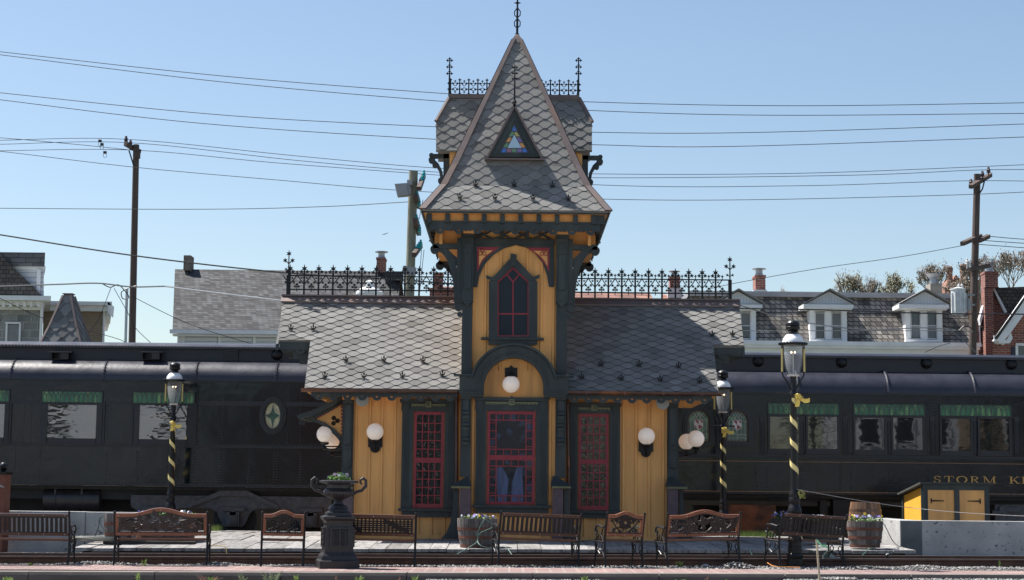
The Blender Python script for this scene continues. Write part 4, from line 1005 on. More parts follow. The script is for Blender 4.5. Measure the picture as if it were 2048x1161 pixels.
def car_shell(t, x0, x1, zs, ze_, zd, zc, zt, rib_px=()):
    """zs sill, ze_ eave, zd top of lower deck roof, zc clerestory top"""
    b = MB(); b.box(x0, x1, YS, 2 * YC2 - YS, zs, ze_); body = b.build('body', CARB, t)
    r = MB(); A = []
    for i in range(11):
        a = i / 10 * pi / 2; A.append((YS - .03 + .62 * (1 - cos(a)), ze_ - .01 + (zd - ze_) * sin(a)))
    full = A + [(YC2, zd + .01)]; full = full + [(2 * YC2 - y, z) for y, z in full[::-1][1:]]
    r.prism(full, x0 - .25, x1 + .25, 'x'); rf = r.build('roof', CARR, t, smooth=True)
    c = MB(); c.box(x0 - .2, x1 + .2, YS + .56, 2 * YC2 - YS - .56, zd - .02, zc - .11); cl = c.build('clerestory', CLER, t)
    c = MB(); prof_ = [(YS + .46, zc - .115), (YS + .46, zc - .06), (YS + .60, zc), (YC2, zt)]; prof_ = prof_ + [(2 * YC2 - y, z) for y, z in prof_[::-1][1:]]
    c.prism(prof_, x0 - .25, x1 + .25, 'x'); c.build('clerestory_roof', CARR, t)
    return body, rf, cl
def seam(t, px, z0, z1, ze_, zd, zc, kind=0):
    x = XX(px, 740, YS); m = MB(); w_ = .012 if kind == 0 else .03
    pts = [(x, YS - .035 + .62 * (1 - cos(i / 10 * pi / 2)), ze_ - .0 + (zd - ze_) * sin(i / 10 * pi / 2)) for i in range(11)]
    m.tube(pts, w_, 5)
    if kind == 0:
        for p in pts[::1]: m.ball((p[0] - .03, p[1] - .003, p[2]), .012, 4); m.ball((p[0] + .03, p[1] - .003, p[2]), .012, 4)
    m.build('roof_seam', CARR, t)
def strip_glass(t, px0, px1, py0, py1, n):
    m = MB(); fb(m, px0, px1, py0, py1, YS - .012, YS - .003); sg = m.build('stained_glass_strip', STGR, t)
    m = MB(); x0, z1 = P(px0, (py0 + py1) / 2, YS); x1 = XX(px1, (py0 + py1) / 2, YS); z1 = ZZ((px0 + px1) / 2, py0, YS); z0 = ZZ((px0 + px1) / 2, py1, YS); w_ = (x1 - x0) / n
    for i in range(n + 1):
        x = x0 + i * w_; m.box(x - .008, x + .008, YS - .017, YS - .0125, z0, z0 + (z1 - z0) * .5)
        if i < n:
            for s in (0, 1):
                ax, bx_ = (x, x + w_) if s == 0 else (x + w_, x)
                m.tube([(ax, YS - .015, z0 + (z1 - z0) * .5), (ax + (bx_ - ax) * .18, YS - .015, z0 + (z1 - z0) * .75), (ax + (bx_ - ax) * .55, YS - .015, z1 - .02)], .009, 4)
    m.build('lead_lines', LEAD, sg)
    m = MB(); d = 2.2
    fb(m, px0 - d, px1 + d, py0 - d, py0, YS - .03, YS - .002); fb(m, px0 - d, px1 + d, py1, py1 + d, YS - .03, YS - .002); fb(m, px0 - d, px0, py0, py1, YS - .03, YS - .002); fb(m, px1, px1 + d, py0, py1, YS - .03, YS - .002)
    m.build('strip_frame', CARS, sg)
def car_window(t, g, f, glass):
    m = MB(); fb(m, f[0], g[0], f[2], f[3], YS - .04, YS - .002); fb(m, g[1], f[1], f[2], f[3], YS - .04, YS - .002)
    fb(m, g[0] + .05, g[1] - .05, f[2], g[2], YS - .04, YS - .002); fb(m, g[0] + .05, g[1] - .05, g[3], f[3], YS - .04, YS - .002); fb(m, f[0] - 1, f[1] + 1, f[3] - 1.5, f[3] + 1.5, YS - .055, YS - .0405)
    wf = m.build('window', CARS, t)
    m = MB(); fb(m, g[0] - .3, g[1] + .3, g[2] - .3, g[3] + .3, YS - .016, YS - .004); m.build('glass', glass, wf)
# --- left car
t = thing('passenger_car', 'glossy black riveted railway car with oval green window, left of the station', 'railway car', (XX(300, 900, YS), YC2, .12))
cx0 = XX(-420, 900, YS); cx1 = XX(1010, 900, YS)
zsill = ZZ(300, 971, YS); zeav = ZZ(300, 759, YS); zdk = ZZ(300, 721, YS + .6); zcl = ZZ(300, 688, YS + .6)
shell = car_shell(t, cx0, cx1, zsill, zeav, zdk, zcl, zcl + .10)
for px in (22, 208, 392, 553, -160, 740): seam(t, px, 0, 0, zeav, zdk, zcl)
m = MB(); m.box(cx0, cx1, YS - .035, YS - .001, zeav - .04, zeav - .008); m.box(cx0, cx1, YS - .05, YS - .0012, zsill - .02, zsill + .045)
zbt = ZZ(300, 892, YS); m.box(cx0, cx1, YS - .04, YS - .0014, zbt - .03, zbt + .03); m.box(cx0, cx1, YS - .03, YS - .0016, zbt + .045, zbt + .06)
zlt = ZZ(300, 806, YS); m.box(cx0, XX(78, 806, YS), YS - .018, YS - .0016, zlt - .02, zlt + .02) if False else None
m.build('belt_rail', CARS, t)
m = MB(); st_ = .075; n = int((cx1 - cx0) / st_)
rivets(m, [(cx0 + i * st_, zsill + .025) for i in range(n)], YS - .0505); rivets(m, [(cx0 + i * st_, zeav - .024) for i in range(n)], YS - .0355, .009); rivets(m, [(cx0 + i * st_, zbt + .0) for i in range(n)], YS - .0405, .009)
rivets(m, [(cx0 + i * st_, zcl - .085) for i in range(n)], YS + .459, .012)
for px in (30, 80, 127, 213, 273, 277, 388, 440, 444, 497, 548, 552, 600, -60, -120):
    x = XX(px, 930, YS); 
    if px == 127: continue
    rivets(m, [(x, zsill + .09 + k * .058) for k in range(12)], YS - .0005, .011)
for px in (48, 62, 215, 262, 392, 445, 497, 575, 600):
    x = XX(px, 850, YS); rivets(m, [(x, zbt + .1 + k * .058) for k in range(22 if px > 390 else 17)], YS - .0005, .009)
rivets(m, [(XX(400, 806, YS) + i * st_, ZZ(480, 807, YS)) for i in range(42)], YS - .0125, .009)
m.build('rivets', RIVM, t)['kind'] = 'stuff'
for a, b, c, d in ((396, 1000, 803, 812), (20, 78, 800, 808), (210, 262, 802, 810)):
    m = MB(); m.box(XX(a, 806, YS), XX(b, 806, YS), YS - .012, YS - .0008, ZZ(min((a + b) / 2, 480), d, YS), ZZ(min((a + b) / 2, 480), c, YS)); m.build('letter_board', CARS, t)
strip_glass(t, 84, 204, 784, 805, 13); strip_glass(t, 266, 388, 786, 807, 13); strip_glass(t, -104, 18, 781, 803, 13)
car_window(t, (94, 192, 810, 877), (83, 204, 808, 888), WGLASS); car_window(t, (278, 374, 811, 879), (267, 389, 810, 890), WGLASS); car_window(t, (-92, 8, 808, 875), (-104, 17, 806, 886), WGLASS)
for x in (82, 207, 264, 391, 20): 
    m = MB(); fb(m, x - 2, x + 2, 806, 889, YS - .035, YS - .001); m.build('pilaster', CARS, t)
# oval window
ox, oz = P(546, 832, YS); m = MB()
for (r0x, r0z, r1x, r1z, d) in ((.30, .42, .245, .36, .06), (.245, .36, .20, .315, .085), (.20, .315, .165, .285, .05)):
    A = arc(ox, oz, r0x, r0z, 0, 360, 32); B = arc(ox, oz, r1x, r1z, 0, 360, 32); m.strip(A, B, YS - d, YS - .001)
ov = m.build('oval_window', CARS, t)
m = MB(); m.prism(arc(ox, oz, .168, .287, 0, 349, 31), YS - .02, YS - .002); m.build('amber_glass', STAMB, ov)
m = MB(); q = []
for (ax, az), (bx_, bz) in zip([(0, .28), (.162, 0), (0, -.28), (-.162, 0)], [(.162, 0), (0, -.28), (-.162, 0), (0, .28)]):
    for i in range(5):
        f_ = i / 5; k_ = 1 - .42 * sin(pi * f_); q.append((ox + (ax + (bx_ - ax) * f_) * k_, oz + (az + (bz - az) * f_) * k_))
m.prism(q, YS - .026, YS - .0205); m.build('star_glass', STDG, ov)
m = MB(); m.tube([(a, YS - .027, b) for a, b in q + [q[0]]], .007, 4); m.build('lead_lines', mat('bright_lead', (.4, .4, .38), .4), ov)
# roof vents
for px in (124, 305):
    m = MB(); x, z = P(px, 709, YS + .5); 
    m.add([(x - .22, YS + .57, z + .07), (x + .22, YS + .57, z + .07), (x + .28, YS + .25, z + .04), (x - .28, YS + .25, z + .04), (x - .22, YS + .57, z + .04), (x + .22, YS + .57, z + .04), (x + .28, YS + .25, z + .015), (x - .28, YS + .25, z + .015)], [(0, 1, 2, 3), (4, 5, 6, 7), (3, 2, 6, 7), (0, 3, 7, 4), (1, 2, 6, 5)])
    m.box(x - .20, x + .20, YS + .38, YS + .55, z - .13, z - .12); m.box(x - .20, x - .185, YS + .34, YS + .55, z - .12, z + .03); m.box(x + .185, x + .20, YS + .34, YS + .55, z - .12, z + .03); m.box(x + .02, x + .2, YS + .3, YS + .42, z - .12, z + .03)
    m.box(x - .02, x - .005, YS + .34, YS + .5, z - .12, z + .03); m.build('roof_vent', CARS, t)
m = MB(); x, z = P(462, 710, YS + .5)
for k in range(6): m.box(x - .16, x + .16, YS + .52 - .008 * k, YS + .558, z - .12 + k * .04, z - .09 + k * .04)
m.build('louvre', CARS, t)
def globe_vent(t, px, py):
    x, z = P(px, py, YS + .5); m = MB(); m.lathe([(.12, 0), (.125, -.03), (.11, -.05), (.11, -.06), (.06, -.11), (.0, -.12)], (x, YS + .555, z), 16, 'y'); m.build('round_vent', BLACKP, t, smooth=True)
globe_vent(t, 553, 710)
# underbody
m = MB(); m.box(cx0, cx1, YS + .35, YC2 + 1.0, ZZ(300, 1000, YS + .3), zsill - .021); m.box(cx0, cx1, YS + .12, YS + .3, zsill - .10, zsill - .022); m.box(cx0, XX(300, 1040, YS), YC2 - .3, YC2 + .2, .35, zsill - .3); m.build('underframe', UNDER, t)  # low middle box is added to keep the gap under the car black
m = MB(); x0, z = P(88, 999, YS + .3); x1 = XX(200, 999, YS + .3); m.lathe([(.02, x0 - .02), (.26, x0), (.27, x0 + .05), (.27, x1 - .05), (.25, x1), (.02, x1 + .03)], (0, YS + .45, z), 20, 'x'); 
for px in (112, 165): x = XX(px, 999, YS + .3); m.lathe([(.282, x - .02), (.282, x + .02)], (0, YS + .45, z), 20, 'x')
for px in (112, 165): x = XX(px, 999, YS + .3); m.box(x - .02, x + .02, YS + .2, YS + .26, z, zsill - .03)
m.build('air_tank', mat('dark_tank_paint', (.03, .026, .03), .35, var=.4, scale=4), t, smooth=True)
def truck(t, pxs, y_ax, side=1):
    # six wheel truck; pxs = the three axle pixels
    Yt = YS + .22
    xs = [XX(p, 1038, Yt) for p in pxs]; zax = ZZ(pxs[1], 1038, Yt)
    m = MB(); xm = xs[1]; x0, x1 = xs[0] - .55, xs[2] + .45
    zt_ = zax + .50; zb = zax + .18
    poly = [(x0, zb + .1), (x0, zt_), (x1, zt_), (x1, zb + .1)]
    prev = x1
    for xa in reversed(xs):                      # pedestal jaws and wheel arches
        poly += [(xa + .52, zb + .05), (xa + .38, zb - .03), (xa + .25, zb - .3), (xa + .20, zax - .18), (xa - .20, zax - .18), (xa - .25, zb - .3), (xa - .38, zb - .03), (xa - .52, zb + .05)]
    m.prism(poly, Yt, Yt + .10)
    tr = m.build('truck', TRUCKM, t)
    m = MB()
    for xa in xs:                                # arched equaliser bars, journal boxes
        m.strip([(xa - 1.0, zax + .30), (xa - .30, zax + .62), (xa + .30, zax + .62), (xa + 1.0, zax + .30)], [(xa - 1.0, zax + .22), (xa - .30, zax + .50), (xa + .30, zax + .50), (xa + 1.0, zax + .22)], Yt - .08, Yt - .005) if xa == xs[1] else None
    m.build('equaliser_bar', TRUCKM, tr)
    for xa in xs:
        m = MB(); m.box(xa - .145, xa + .145, Yt - .12, Yt - .001, zax - .16, zax + .15); m.box(xa - .11, xa + .11, Yt - .15, Yt - .121, zax - .13, zax + .08); m.box(xa - .06, xa + .06, Yt - .175, Yt - .151, zax - .10, zax + .05)
        m.box(xa - .26, xa + .26, Yt - .10, Yt - .003, zax + .17, zax + .25); m.lathe([(.07, -.03), (.07, .0)], (xa, Yt - .09, zax + .11), 12, 'y'); m.build('journal_box', TRUCKM, tr)
    for xa in xs:
        m = MB(); m.lathe([(.05, .05), (.38, .05), (.40, .03), (.455, .03), (.455, -.07), (.48, -.09), (.48, -.12), (.30, -.12)], (xa, Yt + .30, zax - .02), 28, 'y'); m.build('wheel', UNDER, tr)
    m = MB()
    for xa in ((xs[0] + xs[1]) / 2, (xs[1] + xs[2]) / 2):
        m.lathe([(.02, -.06), (.06, -.055), (.07, -.02), (.10, -.018), (.10, .0)], (xa, Yt - .002, zt_ - .16), 14, 'y')
    for q in (-.05, .05): m.lathe([(.09, 0), (.10, .05), (.085, .1), (.10, .15)], (xm + q, Yt + .2, zt_ + .12), 12)
    m.box(xm - .22, xm + .22, Yt - .02, Yt + .06, zt_ + .12, zt_ + .2); m.build('springs', TRUCKM, tr)
truck(t, (310, 467, 622), 0)
# --- right car
t = thing('passenger_car', 'black railway car lettered in gold, with arched stained windows, right of the station', 'railway car', (XX(1800, 900, YS), YC2, .12))
rx0 = XX(1262, 900, YS); rx1 = XX(2760, 900, YS)
zsill = ZZ(1740, 988, YS); zeav = ZZ(1740, 786, YS); zdk = ZZ(1740, 744, YS + .6); zcl = ZZ(1740, 708, YS + .6)
shell = car_shell(t, rx0, rx1, zsill, zeav, zdk, zcl, zcl + .06)
bpy.data.objects.remove(shell[0], do_unlink=True)
m = MB(); m.box(rx0, rx1, YS, 2 * YC2 - YS, zsill, zeav); m.build('body', mat('black_car_paint', (.004, .007, .013), .18, var=.4, scale=1.5, bump=.010, bscale=2.5, coat=.0, rvar=.06, spec=.45), t)
for px in (1596, 1776, 1949, 2122): seam(t, px, 0, 0, zeav + .01, zdk + .01, zcl, 1)
m = MB(); m.box(rx0, rx1, YS - .035, YS - .001, zeav - .05, zeav - .008); m.box(rx0, rx1, YS - .05, YS - .0012, zsill - .03, zsill + .03)
zbt = ZZ(1740, 915, YS); m.box(rx0, rx1, YS - .04, YS - .0014, zbt - .03, zbt + .04); zl_ = ZZ(1740, 831, YS) ; m.build('belt_rail', CARS, t)
m = MB(); zg = ZZ(1740, 925.5, YS); m.box(rx0, rx1, YS - .008, YS - .0006, zg - .006, zg + .006); m.box(rx0, rx1, YS - .056, YS - .0505, zsill + .018, zsill + .032); m.build('gold_line', mat('dull_gold_stripe', (.26, .14, .07), .5), t)
m = MB(); n = int((rx1 - rx0) / st_)
rivets(m, [(rx0 + i * st_, zsill + .0) for i in range(n)], YS - .0505); rivets(m, [(rx0 + i * st_, zbt + .0) for i in range(n)], YS - .0405, .008)
for px in (1512, 1533, 1602, 1680, 1779, 1702, 1855, 1875, 1944, 2030):
    x = XX(px, 930, YS); rivets(m, [(x + d, zsill + .08 + k * .06) for k in range(9) for d in (-.02, .02)], YS - .0005, .009)
m.build('rivets', RIVM, t)['kind'] = 'stuff'
for px in (1525, 1604, 1691, 1778, 1866, 1949, 2034, 1436):
    m = MB(); fb(m, px - 5, px + 5, 834, 910, YS - .03, YS - .001); x = XX(px, 870, YS); z0 = ZZ(px, 908, YS); 
    rivets(m, [(x + d, z0 + k * .05) for k in range(15) for d in (-.03, .03)], YS - .0305, .012); m.build('pilaster', CARS, t)
for a in (1537, 1708, 1881, 2054):
    strip_glass(t, a, a + 141, 808 + (a - 1537) * .01, 829 + (a - 1537) * .01, 14)
    y = 834 + (a - 1537) * .012
    car_window(t, (a + 3, a + 61, y, y + 64), (a - 1, a + 65, y - 3, y + 73), WGLASS2); car_window(t, (a + 79, a + 138, y, y + 64), (a + 75, a + 142, y - 3, y + 73), WGLASS2)
def arched(t, cx, y0, y1, hw_):
    x, zb = P(cx, y1, YS); zt_ = ZZ(cx, y0, YS); r = hw_ * YS / F; zc = zt_ - r * 1.0
    def outl(k): return [(x - r * k, zb - (k - 1) * r), (x + r * k, zb - (k - 1) * r)] + arc(x, zc, r * k, r * k, 0, 180, 16)
    m = MB(); A = outl(1.0); B = outl(1.45); 
    m.strip(A + [A[0]], B + [B[0]], YS - .05, YS - .001); C = outl(1.3); m.strip(A + [A[0]], C + [C[0]], YS - .075, YS - .0505)
    aw = m.build('arched_window', CARS, t)
    m = MB(); m.prism(outl(1.0), YS - .012, YS - .002); m.build('border_glass', mat('rust_border_glass', (.13, .06, .04), .3, var=.5, scale=30), aw)
    m = MB(); m.prism(outl(.88), YS - .018, YS - .0125); m.build('green_glass', STGR2, aw)
    m = MB()
    for i in range(-2, 3):
        xx = x + i * r * .36; h = zb + .02; m.tube([(xx, YS - .022, zb + .01), (xx, YS - .022, zc + .0)], .006, 4)
        for s in (1, -1):
            if abs(i + s) <= 3: m.tube([(xx + s * r * .36 * f_ * 1.6, YS - .022, zc + (r * .92 * sin(f_ * 1.3)) * (1 - .12 * abs(i))) for f_ in (0, .3, .6, .9)], .006, 4) if abs(xx + s * r * .5 - x) < r * .8 else None
    for z_ in (zb + .08, zb + .16): m.tube([(x - r * .85, YS - .022, z_), (x + r * .85, YS - .022, z_)], .006, 4)
    m.build('lead_lines', mat('bright_lead', (.36, .40, .36), .4) if 'bright_lead' not in bpy.data.materials else bpy.data.materials['bright_lead'], aw)
    m = MB(); s = .10; zc2 = (zb + zt_) / 2 + .03; m.prism([(x - s, zc2 + s), (x - s, zc2 - s * .5), (x, zc2 - s * 1.3), (x + s, zc2 - s * .5), (x + s, zc2 + s)], YS - .032, YS - .0255); m.build('shield', CREST_W, aw)
    m = MB(); m.prism([(x - s * .9, zc2 + s * .9), (x, zc2 + s * .9), (x, zc2)], YS - .036, YS - .0325); m.prism([(x + s * .9, zc2 - s * .5), (x, zc2 - s * 1.1), (x, zc2)], YS - .036, YS - .0325); m.prism([(x - s * .9, zc2 - s * .1), (x - s * .9, zc2 - s * .5), (x - s * .2, zc2 - s * .9)], YS - .0355, YS - .0325); m.prism([(x + s * .2, zc2 + s * .9), (x + s * .9, zc2 + s * .9), (x + s * .9, zc2 + s * .2)], YS - .0355, YS - .0325); m.build('shield_quarters', CREST_R, aw)
STGR2 = mat('mottled_green_glass', (.015, .07, .05), .2, var=.7, scale=8, col2=(.10, .22, .12), thr=(.52, .64), scale2=9, spec=.8)
arched(t, 1397, 821, 883, 22); arched(t, 1474, 822, 884, 22)
for px, py in ((1517, 723), (1684, 725), (1854, 727), (2024, 729)): globe_vent(t, px, py)
# lettering STORM KING (strokes with serifs)
def letters(x, z, h, Y, t):
    m = MB(); T = h * .20; tn = h * .08; se = h * .12; c = [0]
    def q(a, b, c_, d, k=0): m.prism([(x + a * h, z + b * h), (x + c_ * h, z + b * h), (x + c_ * h, z + d * h), (x + a * h, z + d * h)], Y - .006 - .0006 * k, Y - .0006)
    def vs(a, serif=True):                      # thick vertical stem centred at a
        q(a - .10, 0, a + .10, 1)
        if serif: q(a - .24, 0, a + .24, .07, 1); q(a - .24, .93, a + .24, 1, 1)
    def dg(a0, b0, a1, b1, w, k=2): m.prism([(x + (a0 - w) * h, z + b0 * h), (x + (a0 + w) * h, z + b0 * h), (x + (a1 + w) * h, z + b1 * h), (x + (a1 - w) * h, z + b1 * h)], Y - .006 - .0006 * k, Y - .0006)
    def rg(cx, cz, rx, rz, a0, a1, tv, th, k=3):
        A = []; B = []
        for i in range(19):
            a = R(a0 + (a1 - a0) * i / 18); A.append((x + (cx + rx * cos(a)) * h, z + (cz + rz * sin(a)) * h)); B.append((x + (cx + (rx - tv) * cos(a)) * h, z + (cz + (rz - th) * sin(a)) * h))
        m.strip(A, B, Y - .006 - .0006 * k, Y - .0006)
    for ch, wd in zip('STORM KING', (1.35, 1.55, 1.85, 1.6, 2.0, 1.45, 1.6, .8, 1.8, 1.7)):
        if ch == 'S': rg(.55, .73, .42, .27, 20, 270, .16, .09); rg(.55, .27, .42, .27, -160, 90, .16, .09); q(.88, .68, .96, 1, 1); q(.12, 0, .2, .32, 1)
        if ch == 'T': vs(.7); q(.08, .93, 1.32, 1, 2); q(.08, .68, .15, 1, 1); q(1.25, .68, 1.32, 1, 1)
        if ch == 'O': rg(.82, .5, .72, .52, 0, 360, .2, .09)
        if ch == 'R': vs(.3); rg(.55, .74, .52, .26, -90, 90, .18, .07); q(.3, .93, .57, 1, 2); q(.3, .44, .57, .5, 2); dg(1.15, 0, .6, .46, .1); q(1.05, 0, 1.42, .07, 4)
        if ch == 'M': q(.27, 0, .34, 1); q(.1, 0, .52, .07, 1); dg(.98, 0, .32, 1, .09); dg(.98, 0, 1.5, 1, .04, 4); q(1.42, 0, 1.62, 1); q(1.28, 0, 1.8, .07, 1); q(.1, .93, .4, 1, 1); q(1.5, .93, 1.8, 1, 1)
        if ch == 'K': vs(.3); dg(.4, .35, 1.1, 1, .05); dg(1.15, 0, .62, .58, .11, 4); q(.92, .93, 1.35, 1, 1); q(1.0, 0, 1.45, .07, 1)
        if ch == 'I': vs(.3)
        if ch == 'N': q(.27, 0, .34, 1); q(.1, 0, .52, .07, 1); dg(1.25, 0, .35, 1, .1); q(1.25, 0, 1.33, 1, 1); q(1.08, .93, 1.52, 1, 1); q(.1, .93, .4, 1, 1)
        if ch == 'G': rg(.8, .5, .7, .52, 40, 330, .2, .09); q(1.2, .06, 1.4, .42, 1); q(1.05, .4, 1.5, .47, 2)
        x += wd * h
    return m.build('gold_lettering', GOLD, t)
xL, zL = P(1866, 965, YS)
h_ = 13.5 * YS / F
letters(xL, zL - .01, h_ , YS - .0005, t)
o = [c for c in t.children if c.name.startswith('gold_lettering')][0]
# widen lettering to the measured width
me = o.data; span = XX(1992, 958, YS) - xL; x_l = xL - t.location.x
base_w = (1.35 + 1.55 + 1.85 + 1.6 + 1.8) * h_
for v in me.vertices: v.co.x = x_l + (v.co.x - x_l) * span / base_w
m = MB(); m.box(rx0, rx1, YS + .3, YC2 + 1.0, ZZ(1740, 1005, YS + .3), zsill - .031); m.box(rx0, rx1, YS + .1, YS + .25, zsill - .12, zsill - .032); m.box(XX(1400, 1030, YS), rx1, YC2 - .3, YC2 + .2, .35, zsill - .3); m.build('underframe', UNDER, t)  # deep middle box added here too, closing off the bright gap below
m = MB(); fb(m, 1452, 1552, 1010, 1068, YS + .15, YS + .9); m.build('battery_box', RUSTB, t)
m = MB(); fb(m, 1667, 1700, 1000, 1046, YS + .1, YS + .5); fb(m, 1640, 1655, 1000, 1060, YS + .2, YS + .5); m.build('equipment_box', UNDER, t)
m = MB(); fb(m, 1990, 2060, 1010, 1046, YS + .15, YS + .6); m.lathe([(.10, -.05), (.10, 0)], (XX(2010, 1020, YS), YS + .14, ZZ(2010, 1020, YS)), 12, 'y'); fb(m, 1985, 2005, 1022, 1030, YS + .08, YS + .148); fb(m, 2015, 2040, 1015, 1025, YS + .08, YS + .148); m.build('generator', TRUCKM, t)
for (a, b) in ((1640, 998), (1340, 1010)):
    m = MB(); m.tube([(XX(a - 100, b, YS), YS + .05, ZZ(a - 100, b, YS)), (XX(a - 40, b, YS), YS + .02, ZZ(a - 40, b + 4, YS)), (XX(a, b, YS), YS + .05, ZZ(a, b + 2, YS))], .02, 6); m.build('air_hose', UNDER, t)
truck(t, (2190, 2345, 2500), 0)
# unseen low platform added behind the train to keep the gap below dark
m = MB(); m.box(-45, 45, 41.4, 44.5, -.2, 1.05); tag(m.build('backdrop_platform', mat('dark_backdrop_concrete', (.10, .095, .085), .9, var=.3, scale=2)), kind='structure')
# ================================================================ BENCHES
def bench_frame(t, W, style):
    """origin: middle between the rear feet; back towards -y, seat towards +y"""
    for s in (-1, 1):
        x = s * (W / 2 - .018)
        m = MB()
        m.tube([(x, .0, 0), (x, .035, .20), (x, .06, .40), (x, .03, .58), (x, -.045, .84)], [.017, .017, .02, .02, .018], 6); m.ball((x, -.05, .85), .024, 8)
        m.build('rear_leg', BLACKP, t)
        m = MB(); m.tube([(x, .50, 0), (x, .47, .06), (x, .44, .22), (x, .46, .37), (x, .46, .40)], [.022, .014, .014, .018, .018], 6)
        m.tube([(x, .06, .385), (x, .25, .39), (x, .47, .40)], .017, 6)
        m.tube([(x, .03, .12), (x, .14, .24), (x, .25, .20), (x, .36, .26), (x, .45, .14)], .010, 5)
        m.tube([(x, .13 + .05 * cos(R(a)), .30 + .05 * sin(R(a))) for a in range(0, 361, 40)], .009, 5); m.tube([(x, .36 + .045 * cos(R(a)), .31 + .045 * sin(R(a))) for a in range(0, 361, 40)], .009, 5)
        m.build('front_leg', BLACKP, t)
        m = MB()
        m.tube([(x, -.01, .66), (x, .12, .62), (x, .30, .645), (x, .42, .64), (x, .475, .59), (x, .46, .53), (x, .41, .52), (x, .385, .56), (x, .41, .59)], [.012, .018, .018, .018, .016, .015, .013, .011, .009], 6)
        m.tube([(x, .50, .43), (x, .49, .37), (x, .45, .36)], .014, 5)
        m.tube([(x, .44, .40), (x, .40, .47), (x, .43, .53)], .013, 5); m.tube([(x, .12, .40), (x, .20, .50), (x, .16, .60)], .011, 5)
        m.tube([(x, .28 + .05 * cos(R(a)), .47 + .05 * sin(R(a))) for a in range(0, 361, 40)], .009, 5)
        m.build('armrest', BLACKP, t)
    m = MB()
    for i in range(6):
        m.t = random.uniform(.35, .8); y = .10 + i * .068; z = .41 - .012 * sin(i / 5 * pi); m.box(-W / 2 + .03, W / 2 - .03, y, y + .055, z, z + .024)
    m.build('seat', BENCHW, t)
def backM(): return Matrix.Translation((0, .035, .50)) @ Matrix.Rotation(R(12), 4, 'X')   # local x right, z up along the back
